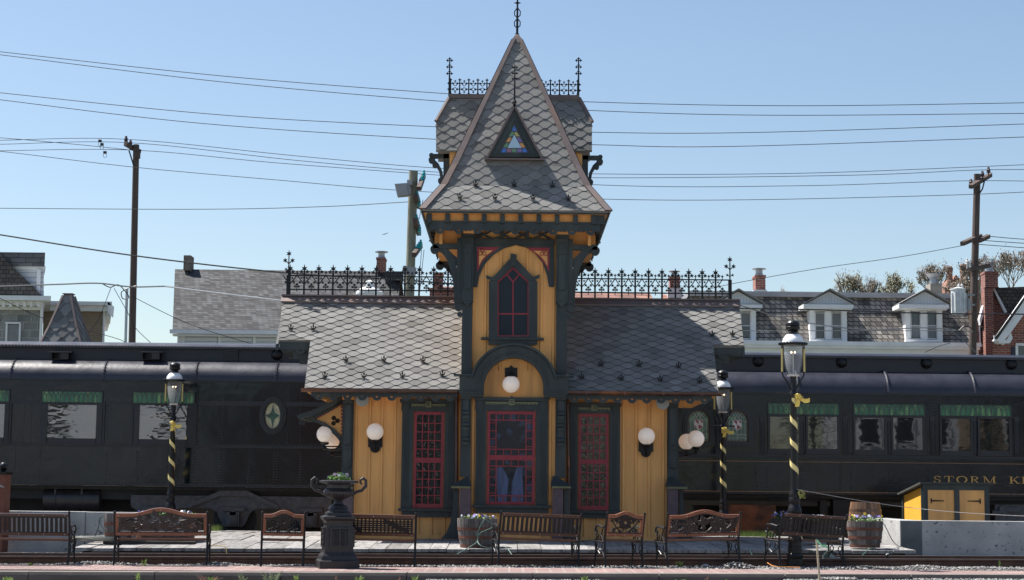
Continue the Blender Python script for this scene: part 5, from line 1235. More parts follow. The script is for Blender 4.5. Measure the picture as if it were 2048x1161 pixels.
def back_shape(t, W, hb, arch, style):
    """back panel from z=0 to hb with wooden rails; arch = extra height in the middle"""
    M = backM(); w2 = W / 2 - .03; wt_ = {'slat': .30, 'lattice': .6, 'chair': 1.25, 'carved': 1.25}[style]
    def top(u): return hb + arch * (.5 + .5 * cos(pi * min(1, abs(u) * 1.45))) if arch else hb
    n = 20; us = [-1 + 2 * i / n for i in range(n + 1)]
    m = MB(M); m.t = wt_; th = .055 if style != 'slat' else .045
    A = [(u * w2, top(u)) for u in us]; B = [(u * w2, top(u) - th) for u in us]; m.strip(A, B, -.016, .016)
    m.box(-w2, w2, -.016, .016, -.012, .035)
    if style == 'carved' or style == 'chair':
        for s in (-1, 1): m.box(min(s * w2, s * (w2 - .045)), max(s * w2, s * (w2 - .045)), -.015, .015, .0355, top(1) - th - .0005)
    m.build('back_rails', BENCHW, t)
    m = MB(M)
    m.box(-w2 + .02, w2 - .02, -.02, .02, .0355, .05)
    C = [(u * (w2 - .03), top(u) - th + .0) for u in us]; D = [(u * (w2 - .03), top(u) - th - .018) for u in us]; m.strip(C, D, -.019, .019)
    if style == 'slat':
        k = int((2 * w2 - .06) / .070)
        for i in range(k):
            x = -w2 + .045 + i * (2 * w2 - .09) / (k - 1); m.box(x - .021, x + .021, -.012 - .0003 * (i % 2), .012, .0505, hb - th - .0185)
        m.build('iron_slats', BLACKP, t)
    elif style == 'lattice':
        k = int((2 * w2) / .062)
        for i in range(k):
            x = -w2 + .05 + i * (2 * w2 - .1) / (k - 1); m.box(x - .013, x + .013, -.010, .010, .0505, hb - th - .0185)
        for i in range(1, 6):
            z = .05 + (hb - th - .07) * i / 6; m.box(-w2 + .03, w2 - .03, -.012, .012, z - .010, z + .010)
        for cx in (-.58 * w2, .55 * w2):         # leafy ornaments across the lattice
            for i in range(6):
                f_ = i / 5; x = cx - .17 + .34 * f_; z = hb - th - .05 - (hb - th - .12) * f_; m.prism(star(x, z, .05, 5, .6, random.uniform(0, 90)), -.016 - .001 * i, .016)
                m.prism([(x - .03, z + .03), (x + .03, z - .05), (x + .05, z - .03), (x - .01, z + .05)], -.0225, .0165)
        m.build('iron_lattice', BLACKP, t)
    elif style == 'chair':
        zc = .05 + (top(0) - th - .05) * .56; 
        m.strip(arc(0, zc, .085, .085, 0, 360, 20), arc(0, zc, .026, .026, 0, 360, 20), -.014, .014)
        for i in range(10):
            a = 36 * i; c = (.088 * cos(R(a)), zc + .088 * sin(R(a))); m.prism(star(c[0], c[1], .03, 6, .8, a), -.0145 - .0004 * i, .013)
        for s in (-1, 1):
            m.tube([(s * .05, 0, .06), (s * .13, 0, .11), (s * .20, 0, .20), (s * .17, 0, .24), (s * .135, 0, .215), (s * .15, 0, .19)], [.012, .013, .013, .012, .014, .018], 5)
            m.tube([(s * .03, 0, .06), (s * .02, 0, .11), (s * .07, 0, .13), (s * .16, 0, .12), (s * .2, 0, .09)], [.008, .01, .01, .012, .008], 5)
            for (a, b, r) in ((.16, .085, .042), (.19, .235, .03), (.11, .245, .028), (.075, .07, .03)): m.prism(star(s * a * w2 / .26, b, r, 5, .55, 30), -.013 - a * .01, .012)
            m.prism([(s * .03, top(0) - th - .03), (s * .13, .235), (s * .2, .25), (s * .17, top(.7) - th - .01)][::s], -.0125, .011)
        m.build('iron_panel', BLACKP, t)
    else:                                        # carved: dense leaves with gaps
        rnd = random.Random(int(W * 100)); 
        for i in range(int(W * 46)):
            u = rnd.uniform(-.94, .94); z = rnd.uniform(.06, max(.08, top(u) - th - .03)); r = rnd.uniform(.030, .062); a = rnd.uniform(0, 360)
            d = .0006 * (i % 24)
            if rnd.random() < .6:
                pts = [(u * w2 + r * 1.5 * cos(R(q)) * (1 if q < 180 else .9), z + r * .55 * sin(R(q))) for q in range(0, 360, 45)]
                m.prism(rot2(pts, R(a), (u * w2, z)), -.010 - d, .008 + d * .3)
            else: m.prism(star(u * w2, z, r, 5, .6, a), -.010 - d, .008)
        for s in (-1, 1):
            m.tube([(s * .06, 0, .06), (s * w2 * .4, 0, .16), (s * w2 * .7, 0, .08), (s * w2 * .9, 0, .18), (s * w2 * .7, 0, .24), (s * w2 * .4, 0, .22)], .014, 5)
        m.build('carved_panel', mat('dark_brown_casting', (.022, .014, .013), .55, var=.3) if 'dark_brown_casting' not in bpy.data.materials else bpy.data.materials['dark_brown_casting'], t)
    m = MB(M)
    for u in (-.93, -.5, 0, .5, .93):
        for z in (.015, top(u) - th / 2): m.ball((u * w2, -.018, z), .008, 6)
    m.build('bolts', mat('bright_bolt', (.5, .5, .5), .35, metal=.8) if 'bright_bolt' not in bpy.data.materials else bpy.data.materials['bright_bolt'], t)
def bench(name, label, cat, W, hb, arch, style, pxl_, pxr_, pyf, yaw, tilt=0.0, grp=None, sc=1.0):
    t = thing(name, label, cat, (0, 0, 0), grp)
    bench_frame(t, W, style); back_shape(t, W, hb, arch, style)
    pm = onground((pxl_ + pxr_) / 2, pyf, 0.0)
    t.location = pm; t.rotation_euler = (0, R(tilt), R(yaw)); t.scale = (sc, sc, sc); return t
def wpx(a, b, yaw): return (b - a) / 127.5 / cos(R(yaw))
G = 'iron and wood benches along the track'
bench('bench', 'slat-back bench cut off by the left picture edge, before the concrete wall', 'bench', 1.60, .335, 0, 'slat', -66, 134, 1134, 2, 0.2, G)
bench('bench', 'wide bench with arched carved back and orange wood rim, beside the coiled hose', 'bench', wpx(226, 414, 4), .335, .095, 'carved', 226, 414, 1134, 4, -0.3, G)
bench('garden_armchair', 'small iron armchair with rosette back, left of the black urn pedestal', 'armchair', wpx(520, 608, 8), .33, .07, 'chair', 520, 608, 1135, 8, .6, 'iron armchairs with rosette backs')
bench('bench', 'bench with lattice back partly hidden by the black urn pedestal', 'bench', wpx(655, 832, 0), .33, 0, 'lattice', 655, 832, 1134, 3, .8, G)
bench('bench', 'slat-back bench between the centre barrel planter and the right armchair', 'bench', wpx(992, 1162, 14), .34, 0, 'slat', 993, 1163, 1133, 14, 1.6, G)
bench('garden_armchair', 'small iron armchair with rosette back before the right ochre wall', 'armchair', wpx(1210, 1292, 18), .335, .06, 'chair', 1209, 1288, 1135, 18, .9, 'iron armchairs with rosette backs')
bench('bench', 'wide bench with arched carved back and orange wood rim, right of the station door wall', 'bench', wpx(1329, 1488, 18), .335, .085, 'carved', 1331, 1487, 1134, 18, -1.2, G)
bench('bench', 'crooked slat-back bench behind the tall front street lamp', 'bench', wpx(1553, 1700, 24), .335, 0, 'slat', 1551, 1699, 1134, 24, 2.6, G)

# ================================================================ URN + PEDESTAL
u = onground(674, 1137.5); s = F / (u.y * cos(PITCH)); k = 1 / s
t = thing('urn_pedestal', 'black cast iron square pedestal with scrolled panels carrying the urn', 'pedestal', u); 
a_ = R(13); H_ = lambda py: (1137.5 - py) * k
MU = Matrix.Translation(u) @ Matrix.Rotation(a_, 4, 'Z')
m = MB(MU); q2 = sqrt(2)
def sqp(r): return r * k * q2 / 1.12
m.lathe([(sqp(44), 0), (sqp(44), H_(1122)), (sqp(40), H_(1119)), (sqp(38), H_(1112)), (sqp(33), H_(1106)), (sqp(32), H_(1103)), (sqp(29), H_(1048)), (sqp(31), H_(1043)), (sqp(36), H_(1039)), (sqp(36), H_(1035)), (sqp(27), H_(1033)), (sqp(26), H_(1027)), (sqp(20), H_(1025)), (sqp(18), H_(1019))], (0, 0, 0), 4, a0=pi / 4)
ped = m.build('body', IRON, t)
for j in range(4):
    m = MB(MU @ Matrix.Rotation(j * pi / 2, 4, 'Z')); w_ = 19 * k; z0, z1 = H_(1095), H_(1056); yf = -sqp(32) / q2 - .012
    for (a, b, c, d) in ((-w_, -w_ + .02, z0, z1), (w_ - .02, w_, z0, z1), (-w_ + .021, w_ - .021, z0, z0 + .02), (-w_ + .021, w_ - .021, z1 - .02, z1)): m.box(a, b, yf - .012, yf + .05, c, d)
    for sx in (-1, 1):
        for sz in (-1, 0, 1):
            cx, cz = sx * w_ * .42, (z0 + z1) / 2 + sz * .085; m.tube([(cx + .035 * cos(R(q)) * (1 - q / 700), yf - .004, cz + .035 * sin(R(q)) * (1 - q / 700)) for q in range(0, 500, 40)], .008, 5)
    m.tube([(0, yf - .004, z0 + .03), (0, yf - .004, z1 - .03)], .012, 5)
    m.build('scroll_panel', IRON, t)
ut = thing('urn', 'black cast iron garden urn with two scrolled handles, planted with pansies', 'urn', u + V((0, 0, H_(1019)))) 
m = MB(); zt = lambda py: u.z + H_(py)
m.lathe([(21 * k, zt(1019) + .001), (17 * k, zt(1013)), (10 * k, zt(1010)), (8 * k, zt(1004)), (12 * k, zt(1001)), (24 * k, zt(996)), (31 * k, zt(990)), (32 * k, zt(986)), (28 * k, zt(981)), (24 * k, zt(979)), (24 * k, zt(972)), (28 * k, zt(969.5)), (38 * k, zt(968)), (38 * k, zt(964)), (33 * k, zt(963)), (28 * k, zt(965)), (27 * k, zt(968))], (u.x, u.y, 0), 32)
for j in range(30): a = 2 * pi * j / 30; m.ball((u.x + 29.5 * k * cos(a), u.y + 29.5 * k * sin(a), zt(989)), .024, 6, (1, 1, 1.6)); m.ball((u.x + 38 * k * cos(a), u.y + 38 * k * sin(a), zt(966)), .013, 6)
m.build('bowl', IRON, ut)
for s in (-1, 1):
    m = MB(); pts = [(s * 26, 993), (s * 36, 986), (s * 46, 983), (s * 54, 974), (s * 54, 963), (s * 48, 958), (s * 43, 962), (s * 43, 968), (s * 47, 971)]
    m.tube([(u.x + a * k, u.y, zt(b)) for a, b in pts], [.02, .024, .026, .026, .024, .024, .02, .016, .012], 8); m.build('handle', IRON, ut)
# flowers
LEAF = mat('fresh_green_leaf', (.10, .19, .035), .55, var=.4, scale=30, tint=True); SOILM = mat('potting_soil', (.03, .022, .016), .95)
PET = {'violet': mat('violet_petal', (.22, .17, .48), .6), 'white': mat('white_petal', (.78, .76, .80), .6), 'yellow': mat('yellow_petal', (.75, .50, .04), .6), 'pink': mat('pink_petal', (.62, .42, .60), .6), 'orange': mat('orange_petal', (.70, .22, .03), .6)}
def flowers(label, c, rx, ry, h, nl, blooms, cat='flowers', grp='spring flowers in planters'):
    t = thing('flowering_plants', label, cat, c, grp); m = MB()
    for i in range(nl):
        a = random.uniform(0, 2 * pi); r = sqrt(random.random()); z = random.uniform(-.01, h) * (1 - .5 * r); p = V((c[0] + rx * r * cos(a), c[1] + ry * r * sin(a), c[2] + z)); m.t = random.uniform(.5, 1.6)
        q = V((random.uniform(-1, 1), random.uniform(-1, 1), random.uniform(-.2, 1))).normalized() * random.uniform(.018, .04); w_ = q.cross(V((random.uniform(-1, 1), random.uniform(-1, 1), .3))).normalized() * .012
        m.add([p - w_ * .4, p + q * .5 - w_, p + q, p + q * .5 + w_], [(0, 1, 2, 3)])
    m.build('foliage', LEAF, t)
    for kind, n in blooms.items():
        m = MB()
        for i in range(n):
            a = random.uniform(0, 2 * pi); r = sqrt(random.random()); p = (c[0] + rx * r * cos(a), c[1] + ry * r * sin(a), c[2] + h * random.uniform(.6, 1.15) * (1 - .3 * r)); s = random.uniform(.014, .026)
            th = random.uniform(-.5, .5)
            M = Matrix.Translation(p) @ Matrix.Rotation(th, 4, 'Z') @ Matrix.Rotation(R(random.uniform(-50, 10)), 4, 'X'); m.M = M
            for j in range(5): b = 72 * j; m.prism([(0, 0), (s * cos(R(b - 32)), s * sin(R(b - 32))), (s * 1.25 * cos(R(b)), s * 1.25 * sin(R(b))), (s * cos(R(b + 32)), s * sin(R(b + 32)))], -.002 - .0004 * j, .002)
        m.M = None; m.build('blossoms', PET[kind], t)
    return t
flowers('pink and lilac pansies with bright leaves spilling from the black urn', (u.x, u.y, zt(966)), 23 * k, 23 * k, .15, 800, {'pink': 5, 'violet': 4, 'white': 3})

# ================================================================ BARREL PLANTERS
STAVE = mat('weathered_barrel_stave', (.115, .098, .092), .8, var=.45, scale=7, stretch=(3, 3, .4), bump=.006, bscale=25, tint=True); HOOP = mat('rusty_barrel_hoop', (.13, .05, .032), .6, metal=.3, var=.35, scale=8)
HOOPD = mat('dark_barrel_hoop', (.07, .045, .04), .6, metal=.3, var=.3, scale=8)
def barrel(label, cx, y0, y1, wt, wb, Y, name='half_barrel', stave=STAVE, up=False, hoops=(.22, .55, .85), grp='old half barrels used as planters', soil=True, hm=HOOP):
    pb = U(cx, y1, Y); k = 1 / (F / (Y * cos(PITCH))); h = (y1 - y0) * k; r0, r1 = wb / 2 * k, wt / 2 * k
    t = thing(name, label, 'barrel', pb, grp); m = MB(); n = 22
    for j in range(n):
        m.t = random.uniform(.6, 1.4); a0 = 2 * pi * (j + .04) / n; a1 = 2 * pi * (j + .96) / n; K = 5; vs = []
        for i in range(K + 1):
            f_ = i / K; r = r0 + (r1 - r0) * (f_ if up is None else (sin(f_ * pi / 2) if r1 > r0 else f_ ** 1.5)); 
            for a in (a0, a1):
                for rr in (r, r - .03): vs.append((pb.x + rr * cos(a), pb.y + rr * sin(a), pb.z + f_ * h))
        fs = []
        for i in range(K): b = i * 4; fs += [(b, b + 2, b + 6, b + 4), (b + 1, b + 5, b + 7, b + 3), (b, b + 4, b + 5, b + 1), (b + 2, b + 3, b + 7, b + 6)]
        fs += [(0, 1, 3, 2), (K * 4, K * 4 + 2, K * 4 + 3, K * 4 + 1)]; m.add(vs, fs)
    m.build('staves', stave, t)
    for f_ in hoops:
        g = 1 - f_; r = r0 + (r1 - r0) * (sin(g * pi / 2) if r1 > r0 else g ** 1.5) + .004; m = MB(); z = pb.z + h * g; m.lathe([(r, -.025), (r + .003, .025), (r - .02, .025), (r - .02, -.025)], (pb.x, pb.y, z), 30); m.build('hoop', hm, t)
    m = MB(); zt_ = pb.z + h - .04 if soil else pb.z + h - .015; m.lathe([(.001, 0), (max(.05, r1 - .032), 0)], (pb.x, pb.y, zt_), 20); m.build('soil' if soil else 'barrel_head', SOILM if soil else stave, t)
    return V((pb.x, pb.y, pb.z + h)), r1
p, r = barrel('grey half barrel with rusty hoops before the left stone pier', 954, 1038, 1094, 80, 66, 30.55, hoops=(.36, .66, .97))
flowers('violet and white pansies with pebbles in the centre half barrel', (p.x, p.y, p.z - .02), r * .9, r * .9, .09, 260, {'violet': 9, 'white': 9, 'yellow': 4})
p, r = barrel('grey half barrel with rusty hoops at the right end of the platform', 1730, 1043, 1094, 72, 58, 30.5, hoops=(.30, .64, .97))
flowers('lilac pansies trailing over the right half barrel', (p.x, p.y, p.z - .02), r * 1.0, r * .9, .14, 420, {'violet': 16, 'white': 6, 'yellow': 5})
p, r = barrel('grey half barrel behind the left carved bench, green cord hanging on it', 236, 1029, 1084, 58, 50, 31.0, hoops=(.35, .72))
flowers('white alyssum and pansies seen over the left carved bench', (p.x + .75, p.y + .6, p.z - .02), .55, .2, .08, 420, {'white': 22, 'violet': 8})
p, r = barrel('weathered planter box row behind the left carved bench', 330, 1034, 1086, 120, 112, 31.6, hoops=(.35, .8), name='planter_tub')
UP = mat('warm_brown_barrel_wood', (.19, .10, .055), .6, var=.35, scale=6, stretch=(3, 3, .4), tint=True)
barrel('whole brown barrel standing upside behind the right half barrel', 1731, 1005, 1060, 57, 70, 34.9, name='wooden_barrel', stave=UP, hoops=(.3,), grp=None, soil=False, hm=mat('brown_hoop', (.12, .07, .05), .5))
# dark flower troughs behind the crooked bench
def trough(label, a, b, y0, y1, Y, fl, lab2, hh=.1, nl=260):
    t = thing('flower_trough', label, 'planter', (0, 0, 0)); m = MB(); fb(m, a, b, y0, y1, Y, Y + .3); q = V((XX((a + b) / 2, y1, Y), Y + .15, ZZ((a + b) / 2, y1, Y))); t.location = q
    m.build('box', WOODD, t); m = MB(); fb(m, a - 1, b + 1, y0 - .8, y0 + 1.2, Y - .012, Y - .001); m.build('rim', WOODD, t)
    hw_ = (XX(b, y0, Y) - XX(a, y0, Y)) / 2; flowers(lab2, (q.x, q.y, ZZ((a + b) / 2, y0, Y)), hw_, .13, hh, nl, fl)
trough('dark timber trough holding violet flowers, left of the front lamp', 1544, 1602, 1038, 1062, 31.5, {'violet': 18, 'white': 3}, 'violet pansies in the dark trough by the rusty box', .13, 150)
trough('dark timber trough holding white alyssum behind the crooked bench', 1610, 1676, 1043, 1080, 31.8, {'white': 60, 'orange': 7, 'yellow': 4}, 'white alyssum and orange blooms behind the crooked bench', .10, 300)

# ================================================================ STREET LAMPS
CG = clearglass('clear_lantern_glass'); BRASS = mat('brass_rod', (.55, .42, .17), .35, metal=.7); OPAL = mat('white_enamel_dome', (.82, .83, .84), .3)
RIB = mat('yellow_ribbon_cloth', (.80, .60, .13), .55, var=.12, scale=12); RIB2 = mat('pale_yellow_ribbon', (.74, .62, .26), .55, var=.1, scale=12)
RIB3 = RIB2
GLOW = emis(mat('gas_mantle', (.9, .8, .6), .5), (1, .75, .45), 2.5)
def lamp_post(label, base, h=3.84):
    t = thing('street_lamp', label, 'street lamp', (0, 0, 0), 'black gas style street lamps'); m = MB()
    f_ = h / 488.0                                # photo pixels of the front lamp -> metres
    H = lambda py: (1133 - py) * f_
    m.lathe([(16.5 * f_, 0), (16.5 * f_, H(1118)), (15 * f_, H(1117)), (16.5 * f_, H(1112)), (15.5 * f_, H(1108)), (13.5 * f_, H(1106)), (13.5 * f_, H(1094)), (12.7 * f_, H(1092)), (12.7 * f_, H(1088)), (12.7 * f_, H(1032)), (14 * f_, H(1028)), (14.5 * f_, H(1023)), (13 * f_, H(1017)), (11 * f_, H(1012)), (10 * f_, H(1009)), (11.5 * f_, H(1004)), (11.5 * f_, H(999)), (10.5 * f_, H(996)), (11 * f_, H(990)), (9 * f_, H(982)), (8.5 * f_, H(978))], (0, 0, 0), 24)
    for j in range(8):
        a = 2 * pi * j / 8
        for py in (1042, 1062, 1080, 1100):
            c = V((12.7 * f_ * cos(a), 12.7 * f_ * sin(a), H(py))); tx = V((-sin(a), cos(a), 0)); m.tube([c + tx * 3.2 * f_ * cos(R(q)) + V((0, 0, 4.2 * f_ * sin(R(q)))) for q in range(0, 361, 60)], .008, 4)
    m.build('base', BLACKP, t)
    m = MB(); m.lathe([(8.5 * f_, H(977.9)), (7.2 * f_, H(900)), (6.0 * f_, H(800)), (6.5 * f_, H(798)), (8 * f_, H(793)), (8 * f_, H(786)), (6 * f_, H(783)), (5.8 * f_, H(757)), (6.5 * f_, H(753))], (0, 0, 0), 18); m.build('post', BLACKP, t, smooth=True)
    m = MB(); z = H(788)
    m.tube([(-32 * f_, 0, z), (29 * f_, 0, z)], 1.6 * f_, 6); m.ball((-32 * f_, 0, z), 2.6 * f_, 8); m.ball((29 * f_, 0, z), 2.6 * f_, 8); m.build('ladder_rest', BLACKP, t)
    for s in (-1, 1):
        m = MB(); m.tube([(s * 6 * f_, 0, H(778)), (s * 14 * f_, 0, H(762)), (s * 21 * f_, 0, H(752)), (s * 22.5 * f_, 0, H(743)), (s * 22.5 * f_, 0, H(692))], 1.6 * f_, 6); am = m.build('lantern_arm', BLACKP, t)
        m = MB(); m.lathe([(2.0 * f_, H(744)), (2.0 * f_, H(697))], (s * 22.5 * f_, 0, 0), 8); m.build('brass_sleeve', BRASS, am)
    m = MB(); m.lathe([(10 * f_, H(751)), (14.5 * f_, H(742)), (18.5 * f_, H(725)), (20.5 * f_, H(705)), (20.5 * f_, H(691))], (0, 0, 0), 28); gl = m.build('lantern_glass', CG, t, smooth=True)
    m = MB(); m.lathe([(11.5 * f_, H(753.5)), (12.5 * f_, H(750))], (0, 0, 0), 20); m.tube([(0, 0, H(752)), (0, 0, H(706))], 1.2 * f_, 6); m.build('burner_stem', mat('pale_burner', (.5, .48, .45), .5) if 'pale_burner' not in bpy.data.materials else bpy.data.materials['pale_burner'], t)
    m = MB()
    for s in (-1, 1): m.ball((s * 3.6 * f_, 0, H(704.5)), 1.9 * f_, 8)
    m.build('gas_mantle', GLOW, t)
    m = MB(); m.lathe([(21 * f_, H(690.5)), (27 * f_, H(690)), (27 * f_, H(687)), (22 * f_, H(685))], (0, 0, 0), 28)
    for j in range(26): a = 2 * pi * j / 26; m.ball((27.5 * f_ * cos(a), 27.5 * f_ * sin(a), H(687)), 2.6 * f_, 6)
    m.build('scalloped_rim', BLACKP, t)
    m = MB(); m.lathe([(21.5 * f_, H(685.5)), (21 * f_, H(680)), (18 * f_, H(674)), (13.5 * f_, H(669)), (8 * f_, H(667))], (0, 0, 0), 28); m.build('dome', OPAL, t, smooth=True)
    m = MB(); m.lathe([(9 * f_, H(667.5)), (9 * f_, H(664)), (11 * f_, H(662)), (8.5 * f_, H(661)), (10 * f_, H(660)), (14 * f_, H(658.5)), (14.5 * f_, H(653)), (13 * f_, H(651.5)), (14.5 * f_, H(650)), (14 * f_, H(645)), (11 * f_, H(641.5)), (4 * f_, H(639.5)), (2.2 * f_, H(638.5)), (.8 * f_, H(635)), (.01, H(631))], (0, 0, 0), 24); m.build('finial_cap', BLACKP, t)
    t.location = base; return t
def spiral(label, base, h, z0px, z1px, pitchpx, w_=8.5, knot=True, bowdx=10):
    f_ = h / 488.0; H = lambda py: (1133 - py) * f_
    t = thing('ribbon', label, 'ribbon', base + V((0, 0, H(z0px))), 'yellow ribbons wound round the lamp posts'); m = MB(); n = 120; A = []
    turns = (z1px - z0px) / pitchpx
    for i in range(n + 1):
        q = i / n; py = z0px + (z1px - z0px) * q; r = (6.3 + (py - 800) / 178 * 2.5 + .45) * f_; a = -pi / 2 - .7 + 2 * pi * turns * q * 1.0
        A.append((V((r * cos(a), r * sin(a), H(py - w_ * .7))), V((r * cos(a), r * sin(a), H(py + w_ * .7)))))
    vs = []; 
    for a, b in A: vs += [base + a, base + b]
    m.add(vs, [(2 * i, 2 * i + 1, 2 * i + 3, 2 * i + 2) for i in range(n)]); m.build('wrap', RIB3, t)
    m = MB(); c = base + V((bowdx * f_, -8 * f_, H(z0px - 2)))
    rnd = random.Random(3)
    for i in range(30):
        a = rnd.uniform(0, 2 * pi); e = rnd.uniform(-.4, .8); d = V((cos(a) * 1.0, -abs(sin(a)) * .6, e + sin(a) * .4)) * rnd.uniform(4.5, 8.5) * f_; sd = V((0, -.3, 1)).cross(d).normalized() * 2.2 * f_; p = c + V((rnd.uniform(-3, 3), rnd.uniform(-2, 0), rnd.uniform(-3, 3))) * f_
        L = [p, p + d * .6 + V((0, 0, 2.5 * f_)), p + d, p + d * .9 - V((0, 0, 3 * f_)), p + d * .1]
        vs = []
        for q in L: vs += [q - sd, q + sd]
        m.add(vs, [(2 * j, 2 * j + 1, 2 * j + 3, 2 * j + 2) for j in range(4)])
    m.build('bow', RIB, t)
    m = MB()
    for dx, dz, cur in ((22, -6, 5), (-4, -20, 2)) if knot else ():
        L = [c + V((dx * f_ * q, -3 * f_, dz * f_ * q - cur * f_ * sin(q * pi))) for q in (0, .25, .5, .75, 1)]; up = V((0, 0, 4.2 * f_)) if abs(dx) > abs(dz) else V((4.2 * f_, 0, 0)); vs = []
        for q in L: vs += [q - up, q + up]
        m.add(vs, [(2 * j, 2 * j + 1, 2 * j + 3, 2 * j + 2) for j in range(4)])
    m.build('tails', RIB, t); return t
b1 = onground(1590, 1133.5); h1 = 3.84
k1 = b1.y * cos(PITCH) / F
top = ZZ(1588, 637, b1.y); h1 = (top - b1.z) * 488 / 498
L1 = lamp_post('tall street lamp with white dome, nearest of the three, beside the crooked bench', b1, h1)
spiral('yellow ribbon with bow wound round the tallest front street lamp', b1, h1, 797, 960, 45, bowdx=9)
src = L1
def place_lamp(px, ptop, pyb, Y, label):
    bx = XX(px, 850, Y); zt_ = ZZ(px, ptop, Y); hh = 3.86 * h1 / 3.84 if 0 else h1
    c = dup(L1); c['label'] = label; c.location = V((bx, Y, zt_ - h1 * 498 / 488)); return c.location.copy()
bl_ = place_lamp(346, 722, 1070, 36.9, 'slender street lamp with yellow bow in front of the left railway car')
spiral('yellow ribbon and bow on the lamp before the left railway car', bl_, h1, 805, 965, 47, knot=True, bowdx=2)
br_ = place_lamp(1446, 738, 1080, 36.9, 'street lamp partly behind the right roof end, before the arched stained windows')
spiral('yellow ribbon and bow on the lamp by the arched stained windows', br_, h1, 800, 962, 45, knot=True, bowdx=5)

# ================================================================ SHED
Ys = 35.0
x0 = XX(1846, 1010, Ys); x1 = XX(1979, 1010, Ys); zt = ZZ(1912, 969, Ys); yb = 36.9; zb = .1
t = thing('storage_shed', 'small bright ochre shed with two hinged doors behind the concrete wall', 'shed', ((x0 + x1) / 2, 36, zb))
zbk = ZZ(1812, 989, yb) 
m = MB(); m.add([(x0 + .03, Ys + .03, zb), (x1 - .03, Ys + .03, zb), (x1 - .03, Ys + .03, zt - .04), (x0 + .03, Ys + .03, zt - .04), (x0 + .03, yb, zb), (x1 - .03, yb, zb), (x1 - .03, yb, zbk - .04), (x0 + .03, yb, zbk - .04)], [(0, 1, 2, 3), (4, 5, 6, 7), (0, 3, 7, 4), (1, 2, 6, 5), (3, 2, 6, 7), (0, 1, 5, 4)]); m.build('walls', YELLOWL, t)
m = MB(); m.add([(x0 - .07, Ys - .08, zt), (x1 + .07, Ys - .08, zt), (x1 + .07, yb + .1, zbk - .02), (x0 - .07, yb + .1, zbk - .02), (x0 - .07, Ys - .08, zt + .04), (x1 + .07, Ys - .08, zt + .04), (x1 + .07, yb + .1, zbk + .02), (x0 - .07, yb + .1, zbk + .02)], [(0, 1, 2, 3), (4, 5, 6, 7), (0, 1, 5, 4), (1, 2, 6, 5), (2, 3, 7, 6), (3, 0, 4, 7)]); m.build('roof', mat('green_roll_roofing', (.045, .05, .045), .8), t)
xm = (x0 + x1) / 2 + .01
for a, b, c, d, e, g in ((x0, x0 + .1, Ys - .01, Ys + .029, zb, zt - .001), (x1 - .1, x1, Ys - .01, Ys + .029, zb, zt - .001), (x0 + .101, x1 - .101, Ys - .01, Ys + .029, zt - .12, zt - .002),
                         (xm - .05, xm + .05, Ys - .035, Ys - .0101, zb, zt - .12), (xm - .13, xm - .051, Ys - .03, Ys - .0105, zb, zb + .58), (x0, x0 + .028, yb - .1, yb, zb, zbk - .04), (x0 - .02, x0 + .028, Ys + .03, Ys + .1, zb, zt - .05)):
    m = MB(); m.box(a, b, c, d, e, g); m.build('trim', GREEN, t)
for a, b, hx in ((x0 + .101, xm - .052, x0 + .17), (xm + .052, x1 - .101, x1 - .19 - .0)):
    m = MB(); m.box(a, b, Ys + .001, Ys + .028, zb, zt - .121); dr = m.build('door', YELLOW, t)
    m = MB(); s = 1 if hx < xm else -1; zz_ = zt - .34; m.box(hx - .012, hx + .012, Ys - .012, Ys + .0, zz_ - .05, zz_ + .05); m.prism([(hx, zz_ - .016), (hx + s * .26, zz_ - .008), (hx + s * .26, zz_ + .008), (hx, zz_ + .016)][::s], Ys - .014, Ys - .0005); m.build('hinge', BLACKP, dr)
m = MB(); m.box(xm - .10, xm + .03, Ys - .045, Ys - .0355, zb + .40, zb + .44); m.tube([(xm - .07, Ys - .05, zb + .4), (xm - .07, Ys - .05, zb + .36), (xm - .01, Ys - .05, zb + .36), (xm - .01, Ys - .05, zb + .4)], .008, 5); m.build('padlock', mat('steel_padlock', (.5, .5, .52), .35, metal=.7), t)

# ================================================================ SMALL THINGS
# hose coil
m = MB(); c = U(196, 1086, 31.0); c.z = dz(31.0) + .02
for i in range(9):
    r = .22 + .035 * i; pts = [(c.x + r * cos(a) + .02 * sin(3 * a + i), c.y + r * .8 * sin(a), c.z + .012 + .022 * (i % 3) + .01 * sin(2 * a + i)) for a in [2 * pi * q / 28 for q in range(29)]]; m.tube(pts, .014, 6)
HM = mat('grey_rubber_hose', (.22, .22, .20), .5)
m.tube([(c.x + .5, c.y, c.z), (c.x + .8, c.y - .1, c.z), (c.x + 1.2, c.y + .1, c.z)], .014, 6)
tag(m.build('garden_hose', HM), 'grey garden hose coiled on the platform by the left concrete wall', 'hose')
CORD = mat('green_extension_cord', (.08, .17, .14), .5)
def cordobj(pts, label, name='cord', r=.008, mat_=CORD, cat='cord', n=8):
    P_ = []; pts = [V(p) for p in pts]
    for i in range(len(pts) - 1):
        p0 = pts[max(i - 1, 0)]; p1 = pts[i]; p2 = pts[i + 1]; p3 = pts[min(i + 2, len(pts) - 1)]
        for q in range(n):
            t_ = q / n; P_.append(.5 * ((2 * p1) + (-p0 + p2) * t_ + (2 * p0 - 5 * p1 + 4 * p2 - p3) * t_ ** 2 + (-p0 + 3 * p1 - 3 * p2 + p3) * t_ ** 3))
    P_.append(pts[-1]); m = MB(); m.tube(P_, r, 6); return tag(m.build(name, mat_), label, cat)
cordobj([U(970, 1038, 30.1), U(962, 1050, 30.08), U(955, 1070, 30.08), U(956, 1082, 30.1), U(940, 1094, 30.0), U(905, 1114, 29.8)], 'pale green cord hanging over the centre half barrel')
